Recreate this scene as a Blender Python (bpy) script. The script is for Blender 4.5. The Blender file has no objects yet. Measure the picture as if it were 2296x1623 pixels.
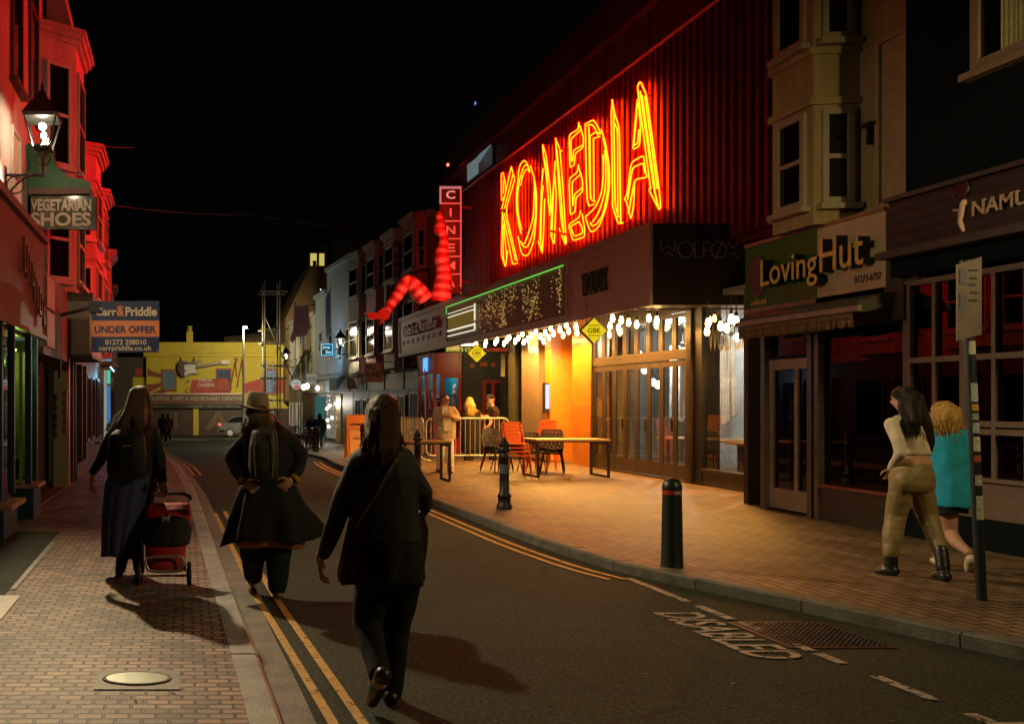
import bpy, bmesh, math, random
from mathutils import Vector, Matrix, Quaternion, noise
from math import sin, cos, pi, radians, sqrt
random.seed(7)
SC = bpy.context.scene
COL = SC.collection
# camera frame: the photograph measured in a 2296 x 1623 grid, vanishing point (412, 900)
F, CX, CY, H = 2000.0, 412.0, 900.0, 1.62
V = Vector

def P(x, y, d):
    s = F / d
    return V(((x - CX) / s, d, H + (CY - y) / s))

def lerp_tab(tab, d):
    if d <= tab[0][0]: return tab[0][1]
    for (a, va), (b, vb) in zip(tab, tab[1:]):
        if d <= b: return va + (vb - va) * (d - a) / (b - a)
    return tab[-1][1]

def smooth_tab(tab, d):
    return sum(lerp_tab(tab, d + k * .25) for k in (-2, -1, 0, 1, 2)) / 5

GT = [(22, 0), (37, -.55), (44, -.72), (52, -.85), (69, -.98), (120, -1.6)]
def zg(d): return lerp_tab(GT, d)
KL = [(-8, .50), (4.5, .47), (6.3, .42), (10, .32), (15.7, .18), (22, -.15), (37, -.96), (60, -2.2), (64, -2.4)]
KR = [(-8, 8.2), (2, 6.9), (4.5, 5.72), (5.55, 5.23), (7.2, 4.65), (8.3, 4.12), (10, 3.95), (13.7, 3.9), (22, 3.75), (28, 4.4), (33, 4.65), (40, 5.0), (60, 5.2), (64, 5.2)]
def kl(d): return smooth_tab(KL, d)
def kr(d): return smooth_tab(KR, d)
def dR(x, L): return F * L / (x - CX)          # depth where a wall at lateral L meets column x
def zR(x, y, L): return H + (CY - y) * L / (x - CX)

# ------------------------------------------------------------------ materials
MATS = {}
def nodes_of(m):
    m.use_nodes = True
    return m.node_tree.nodes, m.node_tree.links

def pm(name, col, rough=.6, metal=0, var=.25, scale=6, bump=.15, bscale=40, spec=.5, stretch=(1, 1, 1), coat=0, sheen=0):
    if name in MATS: return MATS[name]
    m = bpy.data.materials.new(name); n, l = nodes_of(m)
    b = n['Principled BSDF']
    b.inputs['Roughness'].default_value = rough; b.inputs['Metallic'].default_value = metal
    b.inputs['Specular IOR Level'].default_value = spec
    b.inputs['Coat Weight'].default_value = coat
    b.inputs['Sheen Weight'].default_value = sheen
    tc = n.new('ShaderNodeTexCoord'); mp = n.new('ShaderNodeMapping'); mp.inputs['Scale'].default_value = stretch
    l.new(tc.outputs['Object'], mp.inputs['Vector'])
    nz = n.new('ShaderNodeTexNoise'); nz.inputs['Scale'].default_value = scale; nz.inputs['Detail'].default_value = 6; nz.inputs['Roughness'].default_value = .65
    l.new(mp.outputs[0], nz.inputs['Vector'])
    cr = n.new('ShaderNodeValToRGB')
    cr.color_ramp.elements[0].position = .3; cr.color_ramp.elements[1].position = .7
    cr.color_ramp.elements[0].color = tuple(c * (1 - var) for c in col) + (1,)
    cr.color_ramp.elements[1].color = tuple(min(1, c * (1 + var)) for c in col) + (1,)
    l.new(nz.outputs['Fac'], cr.inputs[0]); l.new(cr.outputs[0], b.inputs['Base Color'])
    if bump:
        n2 = n.new('ShaderNodeTexNoise'); n2.inputs['Scale'].default_value = bscale; n2.inputs['Detail'].default_value = 4
        l.new(mp.outputs[0], n2.inputs['Vector'])
        bp = n.new('ShaderNodeBump'); bp.inputs['Strength'].default_value = bump; bp.inputs['Distance'].default_value = .02
        l.new(n2.outputs['Fac'], bp.inputs['Height']); l.new(bp.outputs[0], b.inputs['Normal'])
    MATS[name] = m; return m

def em(name, col, st=1.0):
    if name in MATS: return MATS[name]
    m = bpy.data.materials.new(name); n, l = nodes_of(m)
    b = n['Principled BSDF']; b.inputs['Base Color'].default_value = (.002, .002, .002, 1)
    b.inputs['Specular IOR Level'].default_value = 0; b.inputs['Roughness'].default_value = .9; b.inputs['Emission Color'].default_value = tuple(col) + (1,); b.inputs['Emission Strength'].default_value = st
    MATS[name] = m; return m

def glass(name, tint=(.9, .9, .9), refl=1.0, rough=.02, ior=1.5):
    if name in MATS: return MATS[name]
    m = bpy.data.materials.new(name); n, l = nodes_of(m)
    n.remove(n['Principled BSDF'])
    t = n.new('ShaderNodeBsdfTransparent'); t.inputs[0].default_value = tuple(tint) + (1,)
    g = n.new('ShaderNodeBsdfGlossy'); g.inputs['Roughness'].default_value = rough
    f = n.new('ShaderNodeFresnel'); f.inputs['IOR'].default_value = ior
    mu = n.new('ShaderNodeMath'); mu.operation = 'MULTIPLY'; mu.inputs[1].default_value = refl; mu.use_clamp = True
    mx = n.new('ShaderNodeMixShader')
    ge = n.new('ShaderNodeNewGeometry'); inv = n.new('ShaderNodeMath'); inv.operation = 'SUBTRACT'; inv.inputs[0].default_value = 1; l.new(ge.outputs['Backfacing'], inv.inputs[1])
    m3 = n.new('ShaderNodeMath'); m3.operation = 'MULTIPLY'; l.new(mu.outputs[0], m3.inputs[0]); l.new(inv.outputs[0], m3.inputs[1])
    l.new(f.outputs[0], mu.inputs[0]); l.new(m3.outputs[0], mx.inputs[0]); l.new(t.outputs[0], mx.inputs[1]); l.new(g.outputs[0], mx.inputs[2])
    l.new(mx.outputs[0], n['Material Output'].inputs[0])
    MATS[name] = m; return m

def brick(name, c1, c2, mortar, bw=.21, bh=.075, ms=.008, plane='XY', rough=.7, bump=.5, off=.5, blotch=.5, spec=.4, colmix=None):
    """brick, paver or tile courses laid in the given plane"""
    if name in MATS: return MATS[name]
    m = bpy.data.materials.new(name); n, l = nodes_of(m)
    b = n['Principled BSDF']; b.inputs['Roughness'].default_value = rough; b.inputs['Specular IOR Level'].default_value = spec
    tc = n.new('ShaderNodeTexCoord'); sp = n.new('ShaderNodeSeparateXYZ'); cb = n.new('ShaderNodeCombineXYZ')
    l.new(tc.outputs['Object'], sp.inputs[0])
    a, c = plane[0], plane[1]
    l.new(sp.outputs[a], cb.inputs[0]); l.new(sp.outputs[c], cb.inputs[1])
    wob = n.new('ShaderNodeTexNoise'); wob.inputs['Scale'].default_value = 3.0; l.new(tc.outputs['Object'], wob.inputs['Vector'])
    va = n.new('ShaderNodeVectorMath'); va.operation = 'MULTIPLY_ADD'
    va.inputs[1].default_value = (.012, .012, 0); l.new(wob.outputs['Color'], va.inputs[0]); l.new(cb.outputs[0], va.inputs[2])
    br = n.new('ShaderNodeTexBrick'); br.offset = off
    br.inputs['Color1'].default_value = tuple(c1) + (1,); br.inputs['Color2'].default_value = tuple(c2) + (1,); br.inputs['Mortar'].default_value = tuple(mortar) + (1,)
    br.inputs['Scale'].default_value = 1; br.inputs['Mortar Size'].default_value = ms; br.inputs['Mortar Smooth'].default_value = .3
    br.inputs['Brick Width'].default_value = bw; br.inputs['Row Height'].default_value = bh
    l.new(va.outputs[0], br.inputs['Vector'])
    nz = n.new('ShaderNodeTexNoise'); nz.inputs['Scale'].default_value = 1.3; nz.inputs['Detail'].default_value = 8; nz.inputs['Roughness'].default_value = .7
    l.new(tc.outputs['Object'], nz.inputs['Vector'])
    mr = n.new('ShaderNodeMapRange'); mr.inputs[1].default_value = .3; mr.inputs[2].default_value = .7; mr.inputs[3].default_value = 1 - blotch; mr.inputs[4].default_value = 1 + blotch * .4
    l.new(nz.outputs['Fac'], mr.inputs[0])
    mx = n.new('ShaderNodeMix'); mx.data_type = 'RGBA'; mx.blend_type = 'MULTIPLY'; mx.inputs[0].default_value = 1
    l.new(br.outputs['Color'], mx.inputs[6]); l.new(mr.outputs[0], mx.inputs[7]); l.new(mx.outputs[2], b.inputs['Base Color'])
    bp = n.new('ShaderNodeBump'); bp.inputs['Strength'].default_value = bump; bp.inputs['Distance'].default_value = .01; bp.invert = True
    n3 = n.new('ShaderNodeTexNoise'); n3.inputs['Scale'].default_value = 35; l.new(tc.outputs['Object'], n3.inputs['Vector'])
    ad = n.new('ShaderNodeMath'); ad.operation = 'MULTIPLY_ADD'; ad.inputs[1].default_value = .35
    l.new(n3.outputs['Fac'], ad.inputs[0]); l.new(br.outputs['Fac'], ad.inputs[2])
    l.new(ad.outputs[0], bp.inputs['Height']); l.new(bp.outputs[0], b.inputs['Normal'])
    MATS[name] = m; return m

def asphalt():
    m = bpy.data.materials.new('asphalt'); n, l = nodes_of(m); b = n['Principled BSDF']; b.inputs['Specular IOR Level'].default_value = .16
    tc = n.new('ShaderNodeTexCoord')
    def nz(s, d=6, r=.6):
        x = n.new('ShaderNodeTexNoise'); x.inputs['Scale'].default_value = s; x.inputs['Detail'].default_value = d; x.inputs['Roughness'].default_value = r
        l.new(tc.outputs['Object'], x.inputs['Vector']); return x
    big, mid, fine = nz(.5, 5), nz(3, 8, .7), nz(90, 3)
    cr = n.new('ShaderNodeValToRGB'); e = cr.color_ramp.elements
    e[0].position = .32; e[0].color = (.018, .023, .014, 1); e[1].position = .7; e[1].color = (.050, .058, .038, 1)
    ad = n.new('ShaderNodeMath'); ad.operation = 'ADD'; ad.inputs[1].default_value = 0
    mxa = n.new('ShaderNodeMath'); mxa.operation = 'MULTIPLY_ADD'; mxa.inputs[1].default_value = .5
    l.new(big.outputs['Fac'], mxa.inputs[0]); 
    h = n.new('ShaderNodeMath'); h.operation = 'MULTIPLY'; h.inputs[1].default_value = .5; l.new(mid.outputs['Fac'], h.inputs[0]); l.new(h.outputs[0], mxa.inputs[2])
    l.new(mxa.outputs[0], cr.inputs[0])
    # pale chippings
    vo = n.new('ShaderNodeTexVoronoi'); vo.inputs['Scale'].default_value = 55; l.new(tc.outputs['Object'], vo.inputs['Vector'])
    lt = n.new('ShaderNodeMath'); lt.operation = 'LESS_THAN'; lt.inputs[1].default_value = .16; l.new(vo.outputs['Distance'], lt.inputs[0])
    gt = n.new('ShaderNodeMath'); gt.operation = 'GREATER_THAN'; gt.inputs[1].default_value = .55; l.new(fine.outputs['Fac'], gt.inputs[0])
    mu = n.new('ShaderNodeMath'); mu.operation = 'MULTIPLY'; l.new(lt.outputs[0], mu.inputs[0]); l.new(gt.outputs[0], mu.inputs[1])
    mx = n.new('ShaderNodeMix'); mx.data_type = 'RGBA'; mx.inputs[7].default_value = (.16, .16, .13, 1)
    gr = nz(42, 2); g2 = n.new('ShaderNodeMapRange'); g2.inputs[1].default_value = .35; g2.inputs[2].default_value = .65; g2.inputs[3].default_value = .45; g2.inputs[4].default_value = 1.5; l.new(gr.outputs['Fac'], g2.inputs[0])
    gm = n.new('ShaderNodeMix'); gm.data_type = 'RGBA'; gm.blend_type = 'MULTIPLY'; gm.inputs[0].default_value = 1; l.new(cr.outputs[0], gm.inputs[6]); l.new(g2.outputs[0], gm.inputs[7])
    l.new(mu.outputs[0], mx.inputs[0]); l.new(gm.outputs[2], mx.inputs[6])
    # tar seams
    v2 = n.new('ShaderNodeTexVoronoi'); v2.feature = 'DISTANCE_TO_EDGE'; v2.inputs['Scale'].default_value = .55
    w = n.new('ShaderNodeVectorMath'); w.operation = 'MULTIPLY_ADD'; w.inputs[1].default_value = (.35, .35, 0); l.new(mid.outputs['Color'], w.inputs[0]); l.new(tc.outputs['Object'], w.inputs[2]); l.new(w.outputs[0], v2.inputs['Vector'])
    l2 = n.new('ShaderNodeMath'); l2.operation = 'LESS_THAN'; l2.inputs[1].default_value = .005; l.new(v2.outputs['Distance'], l2.inputs[0])
    m2 = n.new('ShaderNodeMix'); m2.data_type = 'RGBA'; m2.inputs[7].default_value = (.030, .028, .025, 1)
    l.new(l2.outputs[0], m2.inputs[0]); l.new(mx.outputs[2], m2.inputs[6]); l.new(m2.outputs[2], b.inputs['Base Color'])
    rr = n.new('ShaderNodeMapRange'); rr.inputs[3].default_value = .62; rr.inputs[4].default_value = .92; l.new(mid.outputs['Fac'], rr.inputs[0]); l.new(rr.outputs[0], b.inputs['Roughness'])
    bp = n.new('ShaderNodeBump'); bp.inputs['Strength'].default_value = .6; bp.inputs['Distance'].default_value = .012
    l.new(fine.outputs['Fac'], bp.inputs['Height']); l.new(bp.outputs[0], b.inputs['Normal'])
    return m

def worn_paint(name, col, amount=.45):
    if name in MATS: return MATS[name]
    m = pm(name, col, rough=.6, var=.2, scale=8, bump=.3, bscale=90)
    n, l = m.node_tree.nodes, m.node_tree.links
    tc = n.new('ShaderNodeTexCoord')
    nz = n.new('ShaderNodeTexNoise'); nz.inputs['Scale'].default_value = 14; nz.inputs['Detail'].default_value = 8; nz.inputs['Roughness'].default_value = .75
    l.new(tc.outputs['Object'], nz.inputs['Vector'])
    mr = n.new('ShaderNodeMapRange'); mr.inputs[1].default_value = amount - .06; mr.inputs[2].default_value = amount + .05
    l.new(nz.outputs['Fac'], mr.inputs[0])
    l.new(mr.outputs[0], n['Principled BSDF'].inputs['Alpha'])
    return m

def striped(name, c1, c2, scale, axis='Z', rough=.6, wobble=1.0):
    if name in MATS: return MATS[name]
    m = bpy.data.materials.new(name); n, l = nodes_of(m); b = n['Principled BSDF']; b.inputs['Roughness'].default_value = rough
    tc = n.new('ShaderNodeTexCoord'); wv = n.new('ShaderNodeTexWave'); wv.bands_direction = axis
    wv.inputs['Scale'].default_value = scale; wv.inputs['Distortion'].default_value = wobble; wv.inputs['Detail'].default_value = 3
    l.new(tc.outputs['Object'], wv.inputs['Vector'])
    cr = n.new('ShaderNodeValToRGB'); cr.color_ramp.elements[0].color = tuple(c1) + (1,); cr.color_ramp.elements[1].color = tuple(c2) + (1,)
    l.new(wv.outputs['Fac'], cr.inputs[0]); l.new(cr.outputs[0], b.inputs['Base Color'])
    bp = n.new('ShaderNodeBump'); bp.inputs['Strength'].default_value = .3; bp.inputs['Distance'].default_value = .02; l.new(wv.outputs['Fac'], bp.inputs['Height']); l.new(bp.outputs[0], b.inputs['Normal'])
    MATS[name] = m; return m

# ------------------------------------------------------------------ mesh building
class Face:
    """a vertical plane; a is its left end as you look at it, b its right end (plan X, depth)"""
    def __init__(s, a, b):
        s.a, s.b = V((a[0], a[1])), V((b[0], b[1])); t = s.b - s.a; s.len = t.length; s.t = t.normalized(); s.n = V((s.t.y, -s.t.x))
    def p(s, u, n, z):
        q = s.a + s.t * u + s.n * n; return V((q.x, q.y, z))

class MB:
    def __init__(s): s.v, s.f, s.m, s.k, s.sm = [], [], [], 0, []
    def add(s, vs, fs, smooth=False):
        o = len(s.v); s.v += [V(x) for x in vs]
        for f in fs: s.f.append([i + o for i in f]); s.m.append(s.k); s.sm.append(smooth)
        return s
    def mat(s, k): s.k = k; return s
    def hexa(s, c): return s.add(c, [(0, 3, 2, 1), (4, 5, 6, 7), (0, 1, 5, 4), (1, 2, 6, 5), (2, 3, 7, 6), (3, 0, 4, 7)])
    def box(s, x0, x1, y0, y1, z0, z1):
        return s.hexa([(x0, y0, z0), (x1, y0, z0), (x1, y1, z0), (x0, y1, z0), (x0, y0, z1), (x1, y0, z1), (x1, y1, z1), (x0, y1, z1)])
    def fbox(s, f, u0, u1, n0, n1, z0, z1):
        return s.hexa([f.p(u0, n1, z0), f.p(u1, n1, z0), f.p(u1, n0, z0), f.p(u0, n0, z0), f.p(u0, n1, z1), f.p(u1, n1, z1), f.p(u1, n0, z1), f.p(u0, n0, z1)])
    def quad(s, a, b, c, d): return s.add([a, b, c, d], [(0, 1, 2, 3)])
    def prism(s, pts, vec, smooth=False):
        n = len(pts); pts = [V(p) for p in pts]; vec = V(vec)
        s.add(pts + [p + vec for p in pts], [tuple(range(n))[::-1], tuple(range(n, 2 * n))])
        s.add(pts + [p + vec for p in pts], [(i, (i + 1) % n, n + (i + 1) % n, n + i) for i in range(n)], smooth); return s
    def rings(s, rings, cap=True, smooth=True, closed=False):
        n = len(rings[0]); vs = [p for r in rings for p in r]; fs = []
        R = len(rings)
        for i in range(R if closed else R - 1):
            j = (i + 1) % R
            for k in range(n):
                q = (k + 1) % n; fs.append((i * n + k, i * n + q, j * n + q, j * n + k))
        s.add(vs, fs, smooth)
        if cap and not closed: s.add(rings[0], [tuple(range(n))[::-1]]); s.add(rings[-1], [tuple(range(n))])
        return s
    def tube(s, pts, r, n=8, cap=True, closed=False):
        pts = [V(p) for p in pts]; R = r if isinstance(r, (list, tuple)) else [r] * len(pts); rs = []
        up = None
        for i, p in enumerate(pts):
            if closed: t = pts[(i + 1) % len(pts)] - pts[i - 1]
            else: t = pts[min(i + 1, len(pts) - 1)] - pts[max(i - 1, 0)]
            t = t.normalized() if t.length > 1e-9 else V((0, 0, 1))
            if up is None: up = V((0, 0, 1)) if abs(t.z) < .9 else V((1, 0, 0))
            a = t.cross(up)
            if a.length < 1e-4: a = t.cross(V((1, .3, .2)))
            a.normalize(); b = a.cross(t).normalized(); up = b
            rs.append([p + (a * cos(2 * pi * k / n) + b * sin(2 * pi * k / n)) * R[i] for k in range(n)])
        return s.rings(rs, cap, True, closed)
    def bar(s, p, q, w, h=None):
        """square section bar"""
        h = h or w; p, q = V(p), V(q); t = (q - p).normalized(); up = V((0, 0, 1)) if abs(t.z) < .9 else V((0, 1, 0))
        a = t.cross(up).normalized() * w / 2; b = t.cross(a).normalized() * h / 2
        return s.hexa([p - a - b, p + a - b, p + a + b, p - a + b, q - a - b, q + a - b, q + a + b, q - a + b])
    def lathe(s, c, prof, n=20, ax=None):
        c = V(c); rs = []
        for r, z in prof: rs.append([c + V((r * cos(2 * pi * k / n), r * sin(2 * pi * k / n), z)) for k in range(n)])
        return s.rings(rs)
    def ell(s, c, r, rot=None, n=16, m=10):
        c = V(c); rs = []
        for i in range(m + 1):
            a = -pi / 2 + pi * i / m; a = max(-pi / 2 + .02, min(pi / 2 - .02, a)); ring = []
            for k in range(n):
                q = V((r[0] * cos(a) * cos(2 * pi * k / n), r[1] * cos(a) * sin(2 * pi * k / n), r[2] * sin(a)))
                if rot is not None: q = rot @ q
                ring.append(c + q)
            rs.append(ring)
        return s.rings(rs)
    def cap(s, p, q, r0, r1, n=12):
        """round-ended tapered limb"""
        p, q = V(p), V(q); t = (q - p); L = t.length
        if L < 1e-5: return s.ell(p, (r0, r0, r0))
        t /= L; pts, rr = [], []
        for a in (-80, -50, -20): pts.append(p + t * r0 * sin(radians(a))); rr.append(r0 * cos(radians(a)))
        pts.append(p); rr.append(r0); pts.append(q); rr.append(r1)
        for a in (20, 50, 80): pts.append(q + t * r1 * sin(radians(a))); rr.append(r1 * cos(radians(a)))
        return s.tube(pts, rr, n)
    def limb(s, pts, rs, n=12):
        for i in range(len(pts) - 1): s.cap(pts[i], pts[i + 1], rs[i], rs[i + 1], n)
        return s
    def mesh(s, name):
        me = bpy.data.meshes.new(name); me.from_pydata([tuple(v) for v in s.v], [], s.f)
        me.polygons.foreach_set('material_index', s.m); me.polygons.foreach_set('use_smooth', s.sm)
        me.validate(); me.update()
        bm = bmesh.new(); bm.from_mesh(me); bmesh.ops.recalc_face_normals(bm, faces=bm.faces); bm.to_mesh(me); bm.free()
        return me
    def build(s, name, mats, parent=None):
        return link(name, s.mesh(name), mats, parent)

def link(name, me, mats, parent=None):
    for m in (mats if isinstance(mats, (list, tuple)) else [mats]): me.materials.append(m)
    o = bpy.data.objects.new(name, me); COL.objects.link(o)
    if parent: adopt(o, parent)
    return o

def adopt(o, parent):
    o.parent = parent
    q = parent; M = Matrix.Identity(4); chain = []
    while q: chain.append(q); q = q.parent
    for q in reversed(chain):
        M = M @ (q.matrix_parent_inverse if q.parent else Matrix.Identity(4)) @ Matrix.LocRotScale(q.location, q.rotation_euler, q.scale)
    o.matrix_parent_inverse = M.inverted()
    return o

def tag(o, label=None, cat=None, group=None, kind=None):
    if label: o['label'] = label
    if cat: o['category'] = cat
    if group: o['group'] = group
    if kind: o['kind'] = kind
    return o

def thing(name, label, cat, loc=(0, 0, 0), group=None):
    o = bpy.data.objects.new(name, None); COL.objects.link(o); o.location = loc; o.empty_display_size = .2
    return tag(o, label, cat, group)

def copy_tree(o, parent=None, off=None):
    mpi = o.matrix_parent_inverse.copy(); c = o.copy(); COL.objects.link(c); c.parent = parent; c.matrix_parent_inverse = mpi
    for ch in [x for x in COL.objects if x.parent == o]: copy_tree(ch, c)
    return c
def dup(root, loc, rz=None, label=None, group=None):
    c = copy_tree(root); c.location = loc
    if rz is not None: c.rotation_euler = (0, 0, rz)
    if label: c['label'] = label
    if group: c['group'] = group
    return c

def lettering(body, origin, ux, uz, w, h, mat, parent=None, name='lettering', ext=.004, bold=0.0, shear=0, mirror=False, space=1.0):
    cu = bpy.data.curves.new(name, 'FONT'); cu.body = body; cu.size = 1; cu.offset = bold; cu.extrude = .001; cu.shear = shear; cu.resolution_u = 4; cu.space_character = space
    t = bpy.data.objects.new(name, cu); COL.objects.link(t)
    dg = bpy.context.evaluated_depsgraph_get(); me = bpy.data.meshes.new_from_object(t.evaluated_get(dg))
    bpy.data.objects.remove(t); bpy.data.curves.remove(cu)
    xs = [v.co.x for v in me.vertices]; ys = [v.co.y for v in me.vertices]; zs = [v.co.z for v in me.vertices]
    x0, x1, y0, y1, zm = min(xs), max(xs), min(ys), max(ys), max(zs)
    ux, uz, origin = V(ux).normalized(), V(uz).normalized(), V(origin); nn = ux.cross(uz)
    for v in me.vertices:
        a = (v.co.x - x0) / (x1 - x0); 
        if mirror: a = 1 - a
        b = (v.co.y - y0) / (y1 - y0); c = v.co.z / zm * ext
        v.co = origin + ux * a * w + uz * b * h + nn * (c + ext)
    me.update()
    return link(name, me, mat, parent)

def remesh(mb, name, mats, parent=None, vox=.014, smooth=2, wr=0.0, wf=(9, 9, 4), seed=0, extra=None, dec=None):
    """fuse overlapping shapes into one continuous skin, with optional cloth wrinkles"""
    me = mb.mesh(name + '_src'); o = bpy.data.objects.new('tmp', me); COL.objects.link(o)
    r = o.modifiers.new('r', 'REMESH'); r.mode = 'VOXEL'; r.voxel_size = vox; r.use_smooth_shade = True
    if smooth:
        sm = o.modifiers.new('s', 'SMOOTH'); sm.iterations = smooth; sm.factor = .5
    dg = bpy.context.evaluated_depsgraph_get(); out = bpy.data.meshes.new_from_object(o.evaluated_get(dg))
    bpy.data.objects.remove(o); bpy.data.meshes.remove(me)
    if wr:
        ns = [v.normal.copy() for v in out.vertices]
        for v, nn in zip(out.vertices, ns):
            c = v.co; q = V((c.x * wf[0] + seed, c.y * wf[1] + seed * .7, c.z * wf[2]))
            k = noise.noise(q) + .5 * noise.noise(q * 2.1)
            v.co = c + nn * (k * wr)
    for p in out.polygons: p.use_smooth = True; p.material_index = 0
    out.name = name
    if extra:
        bm = bmesh.new(); bm.from_mesh(out); em_ = extra.mesh('x'); bm.from_mesh(em_); bm.to_mesh(out); bm.free(); bpy.data.meshes.remove(em_)
    return link(name, out, mats, parent)

# shared finishes
M_black = pm('black_metal', (.012, .012, .013), .42, .0, .2, 10, .1)
M_darkframe = pm('brown_black_frame', (.045, .030, .020), .4, 0, .25, 12, .1)
M_pane = pm('dark_window_glass', (.006, .006, .007), .06, 0, .3, 2, .02, 1.5, spec=.6)
M_wood = pm('sash_paint', (.34, .32, .28), .5, 0, .15, 8, .1)
M_white = pm('white_paint', (.62, .60, .55), .5, 0, .1, 6, .08)
M_steel = pm('galvanised_steel', (.48, .48, .46), .38, .35, .15, 12, .05)
M_chrome = pm('polished_steel', (.5, .48, .45), .16, 1, .12, 5, .03)
M_slate = pm('slate_roof', (.035, .035, .038), .7, 0, .3, 8, .4)
M_roofdark = pm('dark_roof_felt', (.025, .022, .022), .8, 0, .3, 6, .3)
# ------------------------------------------------------------------ ground
M_asph = asphalt()
M_pavL = brick('paver_brick_left', (.45, .265, .16), (.15, .088, .056), (.022, .017, .014), .128, .068, .0095, 'XY', .62, 1.0, .5, .65)
M_pavR = brick('paver_brick_right', (.26, .165, .092), (.14, .088, .050), (.02, .015, .011), .20, .10, .009, 'YX', .6, 1.0, .5, .6)
M_kerb = pm('granite_kerb', (.27, .25, .225), .55, 0, .35, 5, .25, 60)
M_channel = pm('channel_stone', (.15, .13, .105), .6, 0, .4, 4, .3, 50)
M_yel = worn_paint('yellow_line_paint', (.50, .28, .045), .40)
M_whl = worn_paint('white_line_paint', (.30, .27, .215), .44)

def dseq(a, b, st=1.0):
    n = max(1, int(round((b - a) / st))); return [a + (b - a) * i / n for i in range(n + 1)]
def strip(name, fa, fb, d0, d1, dz, mat, st=1.0, kind='structure', nx=1, parent=None):
    mb = MB(); ds = dseq(d0, d1, st)
    rows = [[V((fa(d) + (fb(d) - fa(d)) * k / nx, d, zg(d) + dz)) for k in range(nx + 1)] for d in ds]
    for r0, r1 in zip(rows, rows[1:]):
        for k in range(nx): mb.quad(r0[k], r0[k + 1], r1[k + 1], r1[k])
    o = mb.build(name, mat, parent)
    if kind: o['kind'] = kind
    return o
strip('road', lambda d: -70, lambda d: 90, -12, 140, 0, M_asph, 2, nx=8)
FACL = [(-10, -2.0), (10, -2.0), (13, -2.35), (27, -2.6), (40, -3.4), (60, -4.6), (64, -4.8)]
FACR = [(-10, 8.2), (14.3, 8.2), (14.31, 10.2), (25, 13.5), (31, 13.5), (34, 8.2), (38, 7.0), (52, 6.2), (64, 6.2)]
KW = .16
strip('pavement', lambda d: lerp_tab(FACL, d) - 3, lambda d: kl(d) - KW, -8, 62, .10, M_pavL, .5)
strip('pavement', lambda d: kr(d) + KW, lambda d: max(lerp_tab(FACR, d) + 3, 11), -8, 62, .10, M_pavR, .5)
M_kerbR = pm('dark_kerb', (.10, .095, .07), .6, 0, .45, 5, .3, 60)  # darker tone than the left kerb
def kerb(name, f, sgn, d0, d1):
    mb = MB(); d = d0
    while d < d1:
        L = random.uniform(.75, 1.05); e = min(d + L, d1) - .008
        x = [f(d), f(e)]; h = .104 + random.uniform(-.004, .004)
        c = []
        for z in (-.05, h):
            c += [(x[0], d, zg(d) + z), (x[0] + sgn * (KW), d, zg(d) + z), (x[1] + sgn * (KW), e, zg(e) + z), (x[1], e, zg(e) + z)]
        t = .018
        c[4] = (x[0] + sgn * t, d, zg(d) + h); c[7] = (x[1] + sgn * t, e, zg(e) + h)
        mb.hexa(c)
        # rounded nose of the stone
        mb.hexa([(x[0], d, zg(d) - .05), (x[0] + sgn * t, d, zg(d) - .05), (x[1] + sgn * t, e, zg(e) - .05), (x[1], e, zg(e) - .05),
                 (x[0] - sgn * .004, d, zg(d) + h - t), (x[0] + sgn * t, d, zg(d) + h - .002), (x[1] + sgn * t, e, zg(e) + h - .002), (x[1] - sgn * .004, e, zg(e) + h - t)])
        d = e + .008
    o = mb.build(name, M_kerb if sgn < 0 else M_kerbR); o['kind'] = 'structure'
kerb('kerb', kl, -1, -6, 60)
kerb('kerb', kr, 1, -4, 60)
strip('gutter', lambda d: kl(d) + .005, lambda d: kl(d) + .20, -6, 60, .004, M_channel, .5)
def band(mb, f, w, d0, d1, dz=.008, st=.4):
    ds = dseq(d0, d1, st)
    for a, b in zip(ds, ds[1:]): mb.quad((f(a), a, zg(a) + dz), (f(a) + w, a, zg(a) + dz), (f(b) + w, b, zg(b) + dz), (f(b), b, zg(b) + dz))
YL = [(2, .84), (4.5, .722), (7.4, .575), (12.9, .425)]
mb = MB()
for off in (0, .15):
    band(mb, lambda d: lerp_tab(YL, d) + off, .055, 2.2, 12.9 + off * 1.5)
    band(mb, lambda d: kl(d) + .22 + off, .055, 19.5, 56)
    band(mb, lambda d: kr(d) - .26 - off, .055, 8.1, 26)
mb.build('road_marking', M_yel)['kind'] = 'structure'
mb = MB()
for a, b in ((8.16, 7.2), (7.05, 6.55), (6.62, 6.3), (5.95, 5.78), (5.72, 5.5), (5.25, 4.83), (4.62, 4.5)):
    band(mb, lambda d: 4.03, .075, b, a, .008, .3)
mb.box(4.03, 6.5, 4.42, 4.49, .007, .0085)
mb.build('road_marking', M_whl)['kind'] = 'structure'
lettering('DISABLED', (3.58, 6.82, .008), (0, -1, 0), (1, 0, 0), 1.22, .36, M_whl, name='road_marking', ext=.0005, bold=.012)['kind'] = 'structure'
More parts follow.
